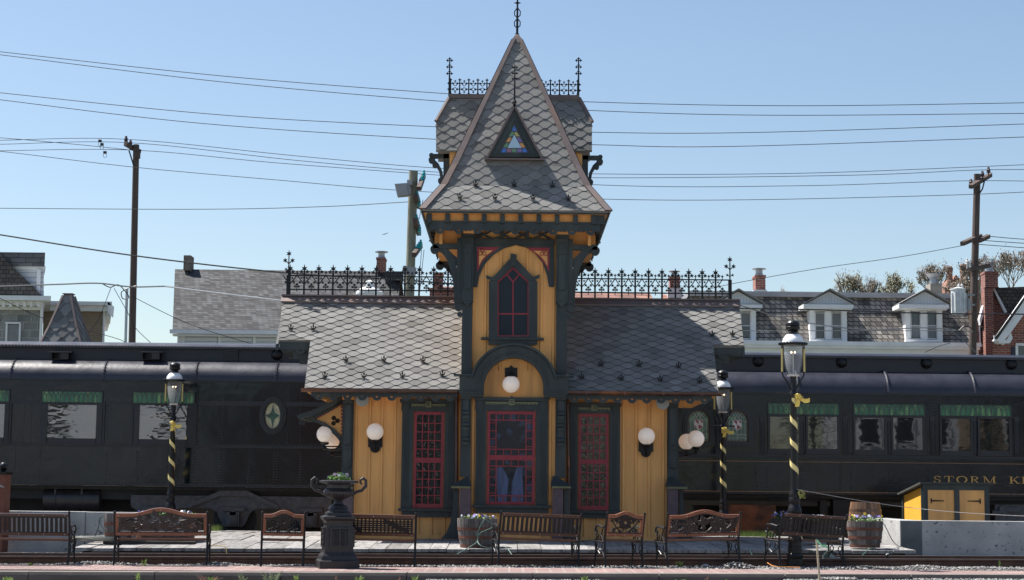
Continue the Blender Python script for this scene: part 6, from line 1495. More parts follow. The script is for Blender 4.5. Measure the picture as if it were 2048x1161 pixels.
cordobj([U(972, 1040, 30.1), U(986, 1050, 30.1), U(984, 1056, 30.1), U(962, 1066, 30.1), U(955, 1080, 30.1), U(962, 1092, 30.0), U(985, 1096, 30.0), U(1010, 1095, 30.0), U(1024, 1110, 29.85)], 'pale green cord looping from the centre half barrel along the platform')
cordobj([U(206, 1032, 30.9), U(199, 1038, 30.9), U(197, 1055, 30.9), U(186, 1080, 30.9)], 'black cord dangling down the left half barrel', mat_=WIRE)
cordobj([U(208, 1032, 30.85), U(200, 1044, 30.85), U(210, 1064, 30.85), U(216, 1082, 30.85), U(226, 1086, 30.8)], 'green cord dangling down the left half barrel')
cordobj([U(1764, 1044, 30.45), U(1772, 1056, 30.9), U(1784, 1080, 31.2), U(1796, 1092, 30.9), U(1806, 1094, 30.5)], 'black cord running from the right half barrel down the concrete wall', mat_=WIRE)
cordobj([U(1758, 1095, 30.4), U(1738, 1098, 29.95), U(1730, 1106, 29.9), U(1719, 1116, 29.8)], 'short green cord over the right platform edge')
cordobj([U(1496, 1098, 29.95), U(1502, 1106, 29.9), U(1506, 1116, 29.85)], 'short green cord over the platform edge by the carved right bench')
cordobj([U(417, 1110, 29.9), U(421, 1094, 29.95), U(436, 1092, 30.0), U(450, 1094, 29.95), U(454, 1109, 29.9)], 'looped tan rope over the platform edge right of the carved left bench', name='rope', mat_=mat('tan_rope', (.45, .32, .13), .8), cat='rope')
cordobj([onground(1535, 1126, .06), onground(1548, 1133, .03), onground(1575, 1134.5, .02), onground(1600, 1135, .02)], 'orange cord lying at the foot of the tall front lamp', mat_=mat('orange_cord', (.5, .2, .05), .6))
CH = mat('pale_chain_rope', (.30, .30, .29), .5, var=.6, scale=60)
a = b1 + V((.03, -.08, (1133 - 980) * h1 / 488)); b = U(2120, 1035, 26.0)
pts = [a + (b - a) * (i / 12) - V((0, 0, .10 * sin(pi * i / 12))) for i in range(13)]
cordobj(pts, 'pale twisted rope strung from the tall front lamp to the right', name='rope', r=.0045, mat_=CH, cat='rope', n=2)
m = MB()                                         # dangling knot of twine on the lamp
rnd = random.Random(5); c = b1 + V((.09, -.08, (1133 - 987) * h1 / 488))
for i in range(7): m.tube([c + V((rnd.uniform(-.03, .03), rnd.uniform(-.02, .02), .05)), c + V((rnd.uniform(-.05, .07), rnd.uniform(-.03, .03), 0)), c + V((rnd.uniform(-.03, .08), rnd.uniform(-.02, .02), -.09)), c + V((rnd.uniform(-.02, .04), 0, -.02))], .006, 4)
tag(m.build('twine_knot', mat('yellow_green_twine', (.38, .40, .12), .7)), 'tangle of yellow-green twine tied on the tall front lamp', 'twine')
# stake with tape
c = U(1634, 1161, 24.9); t = thing('survey_stake', 'thin wooden stake with a green plastic tape in front of the kerb', 'stake', (c.x, 24.9, -.14))
m = MB(); tp = U(1633, 1080, 24.9); bt = U(1640, 1172, 24.9); m.tube([bt, tp], [.020, .016], 4); m.build('stake', mat('pale_stake_wood', (.42, .34, .24), .8), t)
m = MB(); L = [tp + V((0, -.02, -.005)), tp + V((.04, -.025, -.05)), tp + V((.08, -.02, -.09)), tp + V((.13, -.02, -.085)), tp + V((.155, -.02, -.11))]; vs = []
for i, q in enumerate(L): vs += [q + V((0, 0, .02)), q - V((0, 0, .02))]
m.add(vs, [(2 * j, 2 * j + 1, 2 * j + 3, 2 * j + 2) for j in range(4)]); m.build('tape', mat('mint_tape', (.25, .55, .33), .4), t)
# floodlight / bucket lying in the gravel
c = onground(1668, 1131, 0.0); t = thing('bucket', 'grey-green translucent bucket tipped over in the gravel before the crooked bench', 'bucket', c)
m = MB(Matrix.Translation(c + V((-.02, .1, .09))) @ Matrix.Rotation(R(-58), 4, 'Y') @ Matrix.Rotation(R(20), 4, 'X')); m.lathe([(.001, -.08), (.06, -.08), (.09, .12), (.095, .12), (.085, .11), (.055, -.07)], (0, 0, 0), 18); m.build('shell', mat('grey_green_plastic', (.16, .21, .20), .3), t)
m = MB(); m.tube([c + V((-.02, .06, .14)), c + V((.10, .05, .12)), c + V((.16, .05, .01))], .007, 5); m.build('handle', mat('wire_handle', (.4, .4, .4), .4, metal=.8), t)
# short post
c = onground(1783, 1133, 0.0); t = thing('marker_post', 'short black stub post with a pale cap between kerb and rail', 'post', c + V((0, .3, 0)))
m = MB(); m.lathe([(.024, -.02), (.024, .15), (.032, .155), (.032, .17), (.026, .175)], c + V((0, .3, 0)), 12); m.build('shaft', BLACKP, t); m = MB(); m.lathe([(.026, .1755), (.024, .19), (.001, .195)], c + V((0, .3, 0)), 12); m.build('cap', mat('pale_cap', (.5, .5, .48), .5), t)
# brown post with ball at the left edge
Yp_ = 31.2; x0 = XX(-24, 980, Yp_); x1 = XX(15, 980, Yp_); t = thing('gate_post', 'square brown post with black ball finial cut by the left picture edge', 'post', ((x0 + x1) / 2, Yp_, 0))
m = MB(); m.box(x0, x1, Yp_ - .18, Yp_ + .18, .0, ZZ(8, 950, Yp_)); m.build('shaft', mat('rust_brown_post', (.15, .045, .025), .6, var=.2), t)
xm = XX(7, 930, Yp_); z = ZZ(8, 950, Yp_)
m = MB(); m.box(x0 - .02, x1 + .02, Yp_ - .2, Yp_ + .2, z + .001, z + .05); m.lathe([(.07, .0505), (.04, .07), (.06, .085), (.085, .10)], (xm, Yp_, z), 16); m.ball((xm, Yp_, z + .155), .072, 16); m.build('ball_finial', BLACKP, t)
m = MB(); m.ball((xm + .0, Yp_ - .19, z - .2), .035, 8, (1.6, .5, .7)); m.ball((xm + .06, Yp_ - .19, z - .22), .02, 8, (1.6, .5, .7)); m.build('chain_hook', CH, t)
# loose box on the left platform & pebbly rocks
m = MB(); fb(m, 288, 313, 1072, 1082, 31.3, 31.55); tag(m.build('white_block', mat('white_plaster', (.6, .59, .56), .8)), 'small white block on the platform seen under the carved left bench', 'block')
m = MB(); fb(m, 206, 386, 1083, 1090, 30.8, 31.1); tag(m.build('timber_beam', WOODD), 'long dark timber lying on the platform behind the left carved bench', 'timber')
m = MB(); c = onground(1412, 1134); m.ball(c + V((0, .05, .015)), .05, 8, (1.3, .9, .6)); tag(m.build('stone', CONC), 'single pale fist-sized stone beside the kerb left of the gravel heap', 'stone')
# weeds
WEED = mat('yellow_green_weed', (.20, .27, .06), .6, var=.4, scale=20, tint=True); WEEDG = mat('grey_green_weed', (.17, .20, .11), .7, var=.3, scale=20, tint=True); DRYW = mat('dry_red_weed', (.22, .12, .09), .8, tint=True)
def weed(label, c, h, r, n, mt, leafy=True, name='weed'):
    h += .035 if c[1] < 26 else 0; t = thing(name, label, 'weed', c, 'weeds along the kerb'); m = MB()
    for i in range(n):
        a = random.uniform(0, 2 * pi); l = random.uniform(.5, 1) * h; d = V((cos(a) * random.uniform(.1, 1) * r, sin(a) * random.uniform(.1, 1) * r, l)); m.t = random.uniform(.6, 1.5); b = V(c) + V((cos(a) * r * .25, sin(a) * r * .25, 0))
        m.tube([b, b + d * .5 + V((0, 0, .1 * h)), b + d], [.004, .0035, .0012], 3)
        if leafy:
            for j in range(7):
                f_ = .25 + .75 * j / 7; p = b + d * f_; q = V((random.uniform(-1, 1), random.uniform(-1, 1), random.uniform(.1, 1))).normalized() * .026; w_ = q.cross(V((0, 1, .2))).normalized() * .006; m.add([p, p + q * .5 - w_, p + q, p + q * .5 + w_], [(0, 1, 2, 3)])
        else:
            q = V((cos(a), sin(a), 0)).cross(V((0, 0, 1))) * .006; m.add([b - q, b + q, b + d * .6 + q, b + d * 1.05], [(0, 1, 2, 3)])
    m.build('leaves', mt, t)
def fg(px, py=1166): p = U(px, py, 25.08); p.z = -.15 + TILT * p.x; return p
weed('low sprawling weed at the far left of the kerb', fg(15), .06, .08, 14, WEED)
weed('single upright green weed before the left carved bench', fg(277), .17, .035, 7, WEED)
weed('dry reddish weed with a long bent stalk', fg(418), .13, .20, 12, DRYW); weed('bushy grass tuft beside the dry reddish weed', fg(425), .07, .07, 20, WEED)
weed('small grey-green weed below the left armchair', fg(485), .12, .07, 14, WEEDG); weed('widest grey-green bushy weed below the left armchair', fg(543), .14, .17, 38, WEEDG)
weed('small bright weed left of the urn pedestal', fg(592), .11, .04, 9, WEED); weed('tiny reddish weed before the urn pedestal', fg(673), .09, .02, 5, DRYW)
weed('flowering weed with pale tips right of the urn pedestal', fg(717), .09, .07, 16, WEED); weed('thin dry weed below the lattice bench', fg(798), .09, .04, 6, DRYW)
weed('star-shaped bright weed below the lattice bench', fg(829), .10, .06, 12, WEED, False); weed('pale upright weed below the slat bench in the centre', fg(1170), .13, .05, 9, WEED); weed('small pale weed below the right armchair', fg(1190), .06, .03, 6, WEED)
weed('tiny weed below the right carved bench', fg(1412), .1, .03, 6, DRYW); weed('tiny sprout at the kerb below the right carved bench', fg(1455), .06, .03, 6, WEED); weed('row of tiny sprouts below the right carved bench', fg(1368), .05, .1, 14, WEED)
def gg(px, py=1135): p = onground(px, py, 0.0); p.y += .12; return p
weed('bright grass tuft between kerb and rail at the right carved bench', gg(1361), .10, .07, 34, WEED, False, 'grass_tuft'); weed('leaning yellow weed between kerb and rail at the left carved bench', gg(284), .14, .06, 6, WEED)
weed('little green sprout near the far left rail', gg(56), .07, .03, 6, WEED); weed('thin green stalk by the right rail', gg(2004), .10, .01, 4, WEED)
# greenery behind the platform
for (a, b, Y, lab) in ((1480, 1545, 36.7, 'strip of bright grass under the rusty battery box'), (425, 440, 36.9, 'tuft of grass by the left truck wheels'), (1600, 1640, 36.6, 'strip of grass behind the crooked bench')):
    m = MB()
    for i in range(int((b - a) * 14)):
        x = XX(random.uniform(a, b), 1070, Y); y = Y + random.uniform(-.4, .4); m.t = random.uniform(.6, 1.6); h = random.uniform(.05, .16); d = random.uniform(-.04, .04); m.add([(x - .006, y, .19), (x + .006, y, .19), (x + d, y + random.uniform(-.03, .03), .28 + h)], [(0, 1, 2)])
    tag(m.build('grass', WEED), lab, 'grass', kind='stuff')
# ================================================================ HOUSES BEHIND THE TRAIN
SHG = brick('grey_shingle_roof', (.09, .093, .098), (.018, .017, .02), (.02, .02, .02), bw=.20, bh=.085, ms=.010, var=.2, bump=.004, rough=.9, smooth=.3)
SHD = brick('patchy_slate_mansard', (.33, .29, .25), (.11, .10, .095), (.03, .03, .03), bw=.20, bh=.16, ms=.016, var=.75, bump=.01, rough=.75)
SHB = brick('brown_shingle_roof', (.26, .13, .095), (.12, .055, .045), (.06, .03, .025), bw=.7, bh=.2, ms=.014, var=.2, bump=.004)
RB = brick('red_house_brick', (.30, .088, .055), (.18, .05, .038), (.30, .24, .21), bw=.24, bh=.085, ms=.012, var=.25)
TB = brick('tan_house_brick', (.30, .22, .15), (.22, .155, .105), (.30, .26, .20), bw=.22, bh=.08, ms=.012, var=.15)
GS = brick('grey_ashlar_stone', (.28, .28, .28), (.16, .165, .17), (.33, .33, .32), bw=.46, bh=.26, ms=.02, var=.35, bump=.02)
DS = brick('dark_fish_slate', (.10, .09, .075), (.05, .045, .045), (.02, .02, .02), bw=.2, bh=.14, ms=.014, var=.4)
SIDING = brick('white_lap_siding', (.60, .62, .65), (.60, .62, .65), (.30, .31, .33), bw=60, bh=.16, ms=.012, var=.05, rough=.6)
GLD = glassmat('dim_house_glass', (.03, .033, .04), .08, bump=.002)
BLIND = mat('pale_window_blind', (.20, .21, .22), .6)
def skew(t, Y, k=.31):                           # a house standing at an angle to the street
    for o in [t] + list(t.children_recursive):
        if o.type == 'MESH':
            off = V((0, 0, 0)); q = o
            while q is not None: off += q.location; q = q.parent
            for v in o.data.vertices: v.co.x += max(0, v.co.y + off.y - Y) * k
def roofslab(mb, pts, th=.12):
    p = [V(q) for q in pts]; n = len(p); mb.add(p + [q - V((0, 0, th)) for q in p], [list(range(n)), list(range(n, 2 * n))] + [(i, (i + 1) % n, n + (i + 1) % n, n + i) for i in range(n)])
def chimney(parent, a, b, t, d, Y, matl, cap=True, pot=None, dp=.7, name='chimney', pmat=None):
    m = MB(); fb(m, a, b, t, d, Y, Y + dp); fb(m, a - 1, b + 1, t, t + 4, Y - .05, Y + dp + .05) if cap else None
    c = m.build(name, matl, parent)
    if pot:
        m = MB(); x, z = P((a + b) / 2, t, Y); 
        if pot == 'metal': m.lathe([(.16, 0), (.15, .06), (.13, .10), (.13, .22), (.26, .24), (.26, .27), (.05, .30)], (x, Y + dp / 2, z), 14)
        else: m.lathe([(.16, 0), (.15, .22), (.2, .24), (.2, .27), (.28, .36), (.28, .39), (.05, .42)], (x, Y + dp / 2, z), 14)
        m.build('chimney_pot', pmat or mat('galvanised_cowl', (.35, .36, .37), .4, metal=.6) if 'galvanised_cowl' not in bpy.data.materials else bpy.data.materials['galvanised_cowl'], c)
    return c
def hwin(parent, a, b, t, d, Y, fr=2.0, mid=True, glass=None, blind=None):
    m = MB(); fb(m, a - fr, b + fr, t - fr, t, Y - .08, Y - .002); fb(m, a - fr, b + fr, d, d + fr, Y - .10, Y - .002); fb(m, a - fr, a, t + .02, d - .02, Y - .08, Y - .002); fb(m, b, b + fr, t + .02, d - .02, Y - .08, Y - .002)
    if mid: fb(m, a, b, (t + d) / 2 - .8, (t + d) / 2 + .8, Y - .06, Y - .01)
    w_ = m.build('window', WHITEP, parent)
    m = MB(); fb(m, a, b, t, d, Y - .03, Y - .003); m.build('glass', glass or GLD, w_)
    if blind: m = MB(); fb(m, a + .5, b - .5, t + (d - t) * blind[0], t + (d - t) * blind[1], Y - .036, Y - .0305); m.build('blind', BLIND, w_)
    return w_
# grey shingle house
Yh = 62.0; t = thing('grey_shingle_house', 'long grey shingled house roof with white gutter, rising left of the station', 'house', (XX(570, 700, Yh), Yh + 4, -.2))
xl, zl = P(345, 659, Yh); xr = XX(790, 664, Yh); zE = ZZ(560, 661, Yh); zR = ZZ(560, 541, Yh + 4.4); xl2 = XX(350, 535, Yh + 4.4)
m = MB(); roofslab(m, [(xl, Yh, zE), (xr, Yh, zE), (xr - .1, Yh + 4.4, zR), (xl2, Yh + 4.4, zR)]); roofslab(m, [(xl, Yh + 8.8, zE), (xr, Yh + 8.8, zE), (xr - .1, Yh + 4.4, zR), (xl2, Yh + 4.4, zR)]); m.build('roof', SHG, t)
m = MB(); m.box(xl + .12, xr - .25, Yh + .35, Yh + 8.45, -.2, zE - .13); m.prism([(Yh + .4, zE - .125), (Yh + 4.4, zR - .2), (Yh + 8.4, zE - .125)], xl + .2, xr - .4, 'x') if False else None; m.build('wall', WHITEP, t)
m = MB(); m.box(xl - .08, xr + .05, Yh - .1, Yh + .02, zE - .16, zE - .015); m.box(xl, xr, Yh + .05, Yh + .33, zE - .24, zE - .165); m.build('gutter', WHITEP, t)
for a, b in ((367, 434), (440, 504), (510, 575), (581, 640)):
    m = MB(); fb(m, a, b, 670, 760, Yh + .30, Yh + .345); m.build('wall_panel', SIDING, t)
for a in (362, 435, 505, 577): m = MB(); fb(m, a, a + 5, 667, 780, Yh + .26, Yh + .348); m.build('trim', WHITEP, t)
chimney(t, 367, 381, 511, 541, Yh + 4.0, mat('sooty_brown_chimney', (.14, .12, .10), .9, var=.4, scale=4), False)
chimney(t, 753, 770, 515, 546, Yh + 4.0, RB, True, 'metal')
m = MB(); fb(m, 770, 806, 543, 562, Yh + 3.2, Yh + 3.6); m.build('flat_dormer', CLER, t)
m = MB(); x, z = P(737, 602, Yh - .6); m.lathe([(.45, -.6), (.45, .25), (.50, .27), (.50, .36), (.30, .52), (.14, .56), (.14, .72), (.2, .74), (.01, .8)], (x, Yh - .2, z), 16); tag(m.build('white_cupola', WHITEP), 'small white round turret vent showing behind the left iron cresting', 'turret')
# brick house with a chimney between cresting and tower
Y = 66.0; t = thing('brick_house', 'low brown brick house showing between the left cresting and the tower', 'house', (XX(900, 600, Y), Y + 3, -.2))
m = MB(); fb(m, 858, 990, 577, 760, Y, Y + 5); m.build('wall', RB, t); m = MB(); a = XX(856, 577, Y); b = XX(992, 577, Y); z = ZZ(900, 578, Y); roofslab(m, [(a, Y - .1, z), (b, Y - .1, z), (b, Y + 2.6, z + .9 - .5), (a + .3, Y + 2.6, z + .4)]); m.build('roof', SHB, t)
chimney(t, 867, 885, 545, 582, Y + .5, RB, True)
# long low brown shingled roof behind the right cresting
Y = 70.0; t = thing('brown_roof_building', 'building with brown shingled roof behind the right cresting', 'house', (XX(1200, 620, Y), Y + 4, -.2))
a = XX(1060, 600, Y); b = XX(1330, 604, Y); zE = ZZ(1200, 640, Y); zR = ZZ(1220, 587, Y + 5); m = MB(); roofslab(m, [(a, Y, zE), (b, Y, zE), (b - .2, Y + 5, zR), (a, Y + 5, zR)]); roofslab(m, [(a, Y + 10, zE), (b, Y + 10, zE), (b - .2, Y + 5, zR), (a, Y + 5, zR)]); m.build('roof', SHB, t)
m = MB(); m.box(a + .3, b - .3, Y + .4, Y + 9.6, -.2, zE - .13); m.build('wall', RB, t)
Y = 72.0; t = thing('red_tile_house', 'small gabled house with reddish roof below the stubby chimney', 'house', (XX(1360, 600, Y), Y + 2, -.2))
a = XX(1322, 606, Y); b = XX(1396, 606, Y); zE = ZZ(1350, 640, Y); zR = ZZ(1350, 590, Y + 3); m = MB(); roofslab(m, [(a, Y, zE), (b, Y, zE), (b - .2, Y + 3, zR), (a + .3, Y + 3, zR)]); m.build('roof', brick('terracotta_shingle_roof', (.34, .16, .11), (.2, .09, .06), (.1, .05, .04), bw=.4, bh=.2), t); m = MB(); m.box(a + .3, b - .3, Y + .3, Y + 5, -.2, zE - .13); m.build('wall', RB, t)
chimney(t, 1340, 1360, 553, 578, Y + 2.5, RB, True, 'metal'); m = MB(); fb(m, 1336, 1364, 577, 596, Y + 2.4, Y + 3.3); m.build('chimney_base', mat('pale_flashing', (.5, .5, .52), .5), t)
# row house with mansard and dormers
Y = 60.0; t = thing('row_house', 'long row house with patchy dark slate mansard, white cornice and pedimented dormers', 'house', (XX(1700, 700, Y), Y + 4, -.2))
xl = XX(1385, 640, Y); xr = XX(1946, 640, Y); zc0 = ZZ(1680, 708, Y - .3); zc1 = ZZ(1680, 684, Y - .3); zm = ZZ(1680, 597, Y + 1.0); zt = ZZ(1680, 585, Y + 1.0)
m = MB(); m.box(xl, xr, Y, Y + 8, -.2, zc0); m.build('wall', WHITEP, t)
m = MB(); m.add([(xl, Y + .05, zc1 - .05), (xr, Y + .05, zc1 - .05), (xr, Y + 1.0, zm + .02), (xl, Y + 1.0, zm + .02), (xl, Y + 8, zc1 - .05), (xr, Y + 8, zc1 - .05), (xr, Y + 8, zm), (xl, Y + 8, zm)], [(0, 1, 2, 3), (4, 5, 6, 7), (0, 3, 7, 4), (1, 2, 6, 5), (3, 2, 6, 7), (0, 1, 5, 4)]); m.build('mansard_roof', SHD, t)
m = MB(); m.box(xl - .05, xr + .05, Y + .85, Y + 8.05, zm + .021, zm + .10); m.box(xl - .05, xr + .05, Y + .95, Y + 8.0, zm + .101, zt); m.build('roof_curb', mat('grey_metal_curb', (.30, .30, .31), .5, var=.25, scale=1), t)
m = MB(); m.box(xl - .1, xr + .15, Y - .45, Y + .04, zc1 - .14, zc1); m.box(xl - .08, xr + .12, Y - .40, Y - .001, zc1 - .24, zc1 - .1401); m.box(xl - .05, xr + .1, Y - .25, Y - .0012, zc0 - .02, zc1 - .2401); m.build('cornice', WHITEP, t)
for cx, lab in ((1475, 0), (1657, 1), (1848, 2)):
    Yd_ = Y + .0; m = MB(); fb(m, cx - 37, cx - 27, 621, 683, Yd_, Yd_ + 1.2); fb(m, cx + 27, cx + 37, 621, 683, Yd_, Yd_ + 1.2); fb(m, cx - 26.9, cx + 26.9, 617, 623, Yd_ + .02, Yd_ + 1.2); fb(m, cx - 6, cx + 6, 623.2, 679, Yd_ + .01, Yd_ + 1.2); fb(m, cx - 37, cx + 37, 679.5, 684, Yd_ - .06, Yd_ + .5)
    fb(m, cx - 50, cx + 50, 609, 617, Yd_ - .35, Yd_ + 1.3); fb(m, cx - 46, cx + 46, 617.2, 620, Yd_ - .2, Yd_ - .001)
    m.prism(fp([(cx - 46, 608.8), (cx + 46, 608.8), (cx, 584)], Yd_), Yd_ - .12, Yd_ + 1.2); dm_ = m.build('dormer', WHITEP, t)
    m = MB(); 
    for s in (-1, 1):
        o = fp([(cx + s * 51, 610), (cx, 582), (cx, 579), (cx + s * 54, 609)], Yd_); m.prism(o, Yd_ - .34, Yd_ + 1.25)
    m.build('dormer_roof', mat('grey_dormer_roof', (.22, .21, .20), .8) if 'grey_dormer_roof' not in bpy.data.materials else bpy.data.materials['grey_dormer_roof'], dm_)
    m = MB(); 
    for k in range(-5, 6): fb(m, cx + k * 6 - .3, cx + k * 6 + .3, 588 + abs(k) * 3.3, 607, Yd_ - .128, Yd_ - .1205)
    m.build('boarding', mat('shadow_grey_board', (.45, .47, .50), .6) if 'shadow_grey_board' not in bpy.data.materials else bpy.data.materials['shadow_grey_board'], dm_)
    for s in (-1, 1):
        a, b = sorted((cx + s * 8, cx + s * 25)); w_ = hwin(dm_, a, b, 627, 677, Yd_ + .2, 1.6, True, None, ((.0, .5) if lab < 2 else (.45, .95)))
chimney(t, 1511, 1531, 550, 584, Y + 2.0, RB, True, 'metal'); m = MB(); fb(m, 1507, 1534, 580, 587, Y + 1.9, Y + 2.8); m.build('chimney_base', bpy.data.materials['pale_flashing'], t)
CP = mat('terracotta_pot', (.40, .13, .06), .7)
chimney(t, 1861, 1884, 567, 594, Y + 2.0, mat('grey_render_chimney', (.24, .22, .19), .9, var=.2), False, 'pot', pmat=CP)
# red brick houses at the right
Y = 58.0; t = thing('red_brick_house', 'red brick gabled house with white barge boards cut by the right picture edge', 'house', (XX(2060, 700, Y), Y + 3, -.2))
m = MB(); m.prism(fp([(1985, 760), (2300, 760), (2300, 560), (2150, 455), (1985, 690)], Y)[::-1], Y, Y + 8); m.build('wall', RB, t)
m = MB(); m.prism(fp([(1984, 683), (1994, 690), (2012, 668), (2160, 462), (2150, 444)], Y), Y - .6, Y - .01); m.prism(fp([(1984, 683), (2004, 683), (2012, 668), (2016, 680), (2010, 690), (1990, 690)], Y), Y - .55, Y - .605 + .04); m.build('barge_board', WHITEP, t)
m = MB(); o = fp([(1982, 682), (2150, 442), (2152, 436), (1978, 680)], Y); m.prism(o, Y - .65, Y + 8.2); m.build('roof', DS, t)
hwin(t, 2037, 2075, 692, 760, Y, 5, True); m = MB(); fb(m, 2024, 2031, 694, 760, Y - .06, Y - .003); m.build('shutter', mat('navy_shutter', (.02, .028, .06), .5), t)
m = MB(); m.tube([(XX(1982, 674, Y), Y - .5, ZZ(1982, 674, Y)), (XX(1983, 681, Y), Y - .5, ZZ(1983, 682, Y)), (XX(2003, 687, Y), Y - .2, ZZ(2003, 688, Y))], .07, 8); m.build('downpipe', WHITEP, t)
skew(t, 58.0)
Y = 66.0; t = thing('brick_chimney_house', 'narrow brick house with tall stepped chimney beside the right utility pole', 'house', (XX(1985, 700, Y), Y + 3, -.2))
m = MB(); m.prism(fp([(1950, 760), (2100, 760), (2100, 640), (1990, 570), (1972, 585), (1950, 652)], Y)[::-1], Y, Y + 6); m.build('wall', RB, t)
m = MB(); m.prism(fp([(1981, 577), (2060, 574), (2060, 640), (2006, 625)], Y)[::-1], Y - .1, Y - .01); m.build('slate_side', DS, t)
m = MB(); m.prism(fp([(1981, 577), (1984, 575), (2011, 626), (2006, 628)], Y)[::-1], Y - .25, Y - .11); m.prism(fp([(1955, 640), (1970, 586), (1974, 590), (1957, 652)], Y)[::-1], Y - .3, Y - .01); m.build('barge_board', WHITEP, t)
m = MB(); m.prism(fp([(1984, 590), (1996, 600), (2004, 626), (1998, 650), (1984, 645)], Y)[::-1], Y - .05, Y - .012) if False else None
chimney(t, 1970, 1996, 543, 575, Y - .6, RB, True, 'pot', pmat=CP); m = MB(); fb(m, 1971, 1988, 576, 760, Y - .5, Y - .02); m.build('chimney_stack', RB, t)
hwin(t, 1961, 1967, 655, 690, Y, 2.2, False)
skew(t, 66.0)
# turreted brick chimneys of a big house far behind
Y = 215.0; t = thing('castle_like_house', 'distant brick house with tall round chimney stacks among the trees', 'house', (XX(1920, 600, Y), Y + 3, -.2))
RBD = brick('distant_brown_brick', (.30, .14, .10), (.21, .10, .07), (.2, .15, .12), bw=.8, bh=.3)
m = MB(); m.prism(fp([(1890, 760), (1960, 760), (1960, 560), (1930, 560), (1926, 568), (1918, 556), (1912, 550), (1904, 562), (1898, 560), (1890, 575)], Y)[::-1], Y, Y + 6); m.build('wall', RBD, t)
for a, b, tp in ((1892, 1904, 534), (1919, 1932, 529), (1938, 1948, 540)):
    m = MB(); x, z = P((a + b) / 2, tp, Y); r = (b - a) / 2 * Y / F; m.lathe([(r, -5), (r, -.8), (r * 1.12, -.6), (r * 1.12, -.2), (r * .8, 0)], (x, Y - .2, z), 14); m.build('round_chimney', RBD, t)
# stone house at the left
Y = 56.0; t = thing('stone_house', 'grey stone house with white bracketed cornice and dark mansard, at the left edge', 'house', (XX(30, 700, Y), Y + 3, -.2))
m = MB(); fb(m, -120, 79, 618, 780, Y, Y + 7); m.build('wall', GS, t)
m = MB(); fb(m, -125, 102, 591, 600, Y - .6, Y + 7.3); fb(m, -122, 84, 600.2, 610, Y - .35, Y + .3); fb(m, -122, 81, 612.5, 619, Y - .15, Y - .001)
for k in range(14): a = 80 - k * 14; fb(m, a - 6, a - 1, 603, 614, Y - .42, Y - .16)
m.build('cornice', WHITEP, t)
m = MB(); m.prism(fp([(-140, 591), (86, 591), (70, 575), (6, 512), (-10, 497), (-140, 497)], Y)[::-1], Y + .3, Y + 6.5); m.build('mansard_roof', DS, t)
m = MB(); fb(m, -20, 89, 534, 591, Y + .9, Y + 6.6) ; m.prism(fp([(88.5, 534), (88.5, 591), (86, 591), (20, 534)], Y), Y + .55, Y + .899); dm_ = m.build('dormer', SIDING, t)
m = MB(); fb(m, -40, 97, 505, 532, Y + .4, Y + 6.8); m.build('dormer_roof', brick('dark_shingle', (.13, .13, .14), (.08, .08, .09), (.04, .04, .04), bw=.5, bh=.16), dm_)
m = MB(); fb(m, -40, 100, 532.2, 539, Y + .5, Y + 6.9); fb(m, 81, 89, 539.2, 592, Y + .45, Y + .54); m.build('dormer_trim', WHITEP, dm_)
w_ = hwin(t, 14, 37, 648, 700, Y, 3.5, False, None, (.05, .9)); m = MB(); x, z = P(25.5, 643, Y); m.strip(arc(x, z - .1, .44, .34, 10, 170, 12), arc(x, z - .1, .68, .60, 10, 170, 12), Y - .03, Y - .001); m.build('stone_arch', GS, t)
m = MB(); fb(m, 79, 83, 612, 700, Y - .15, Y - .02); m.build('downpipe', WHITEP, t)
skew(t, 56.0, -.30)
Y = 59.0; t = thing('tan_brick_annex', 'tan brick annex with white overhanging eaves behind the small slate turret', 'house', (XX(150, 700, Y), Y + 3, -.2))
m = MB(); fb(m, 84, 204, 622, 780, Y, Y + 6); m.build('wall', TB, t)
m = MB(); fb(m, 80, 224, 603, 610, Y - .5, Y + 6.5); fb(m, 82, 222, 610.2, 622, Y - .3, Y + 6.3); fb(m, 207, 222, 622.2, 637, Y + .0, Y + 5.0); m.prism(fp([(222, 606), (229, 612), (227, 634), (222, 628)], Y), Y - .5, Y + .4); fb(m, 203.5, 207, 622.5, 780, Y - .1, Y + .1); m.build('eaves', WHITEP, t)
skew(t, 59.0, -.26)
# small slate turret roof (another station roof) just behind the left car
Y = 46.0; t = thing('turret_roof', 'small flared turret roof with diamond slates and purple hips behind the left car', 'turret', (XX(122, 690, Y), Y, 0))
xc = XX(124, 640, Y); 
pf = [(47 * Y / F, ZZ(124, 700, Y)), (30 * Y / F, ZZ(124, 655, Y)), (9 * Y / F, ZZ(124, 588, Y))]
m = MB(); fl = MB()
for k in range(4):
    M = Matrix.Translation((xc, Y + .6, 0)) @ Matrix.Rotation(k * pi / 2, 4, 'Z')
    for i in range(2):
        (r0, z0), (r1, z1) = pf[i], pf[i + 1]; A = M @ V((-r0, -r0, z0)); B = M @ V((r0, -r0, z0)); C = M @ V((r1, -r1, z1)); D = M @ V((-r1, -r1, z1)); Ud = (B - A).normalized(); Vd = ((C + D) / 2 - (A + B) / 2).normalized(); Oo = (A + B) / 2
        tiles(m, Oo, Ud, Vd, [((p - Oo).dot(Ud), (p - Oo).dot(Vd)) for p in (A, B, C, D)], w=.42, h=.36, t=.022); slab(m, [A, B, C, D], .04, Ud.cross(Vd))
    for i in range(2): (r0, z0), (r1, z1) = pf[i], pf[i + 1]; fl.tube([M @ V((r0 - .03, -r0, z0)), M @ V((r1 - .02, -r1, z1))], .055, 6)
fl.lathe([(.16, 0), (.16, .04), (.20, .05), (.20, .07)], (xc, Y + .6, pf[2][1]), 4, a0=pi / 4)
m.build('slates', [TILE, TILEED], t); fl.build('hip_flashing', FLASH, t)
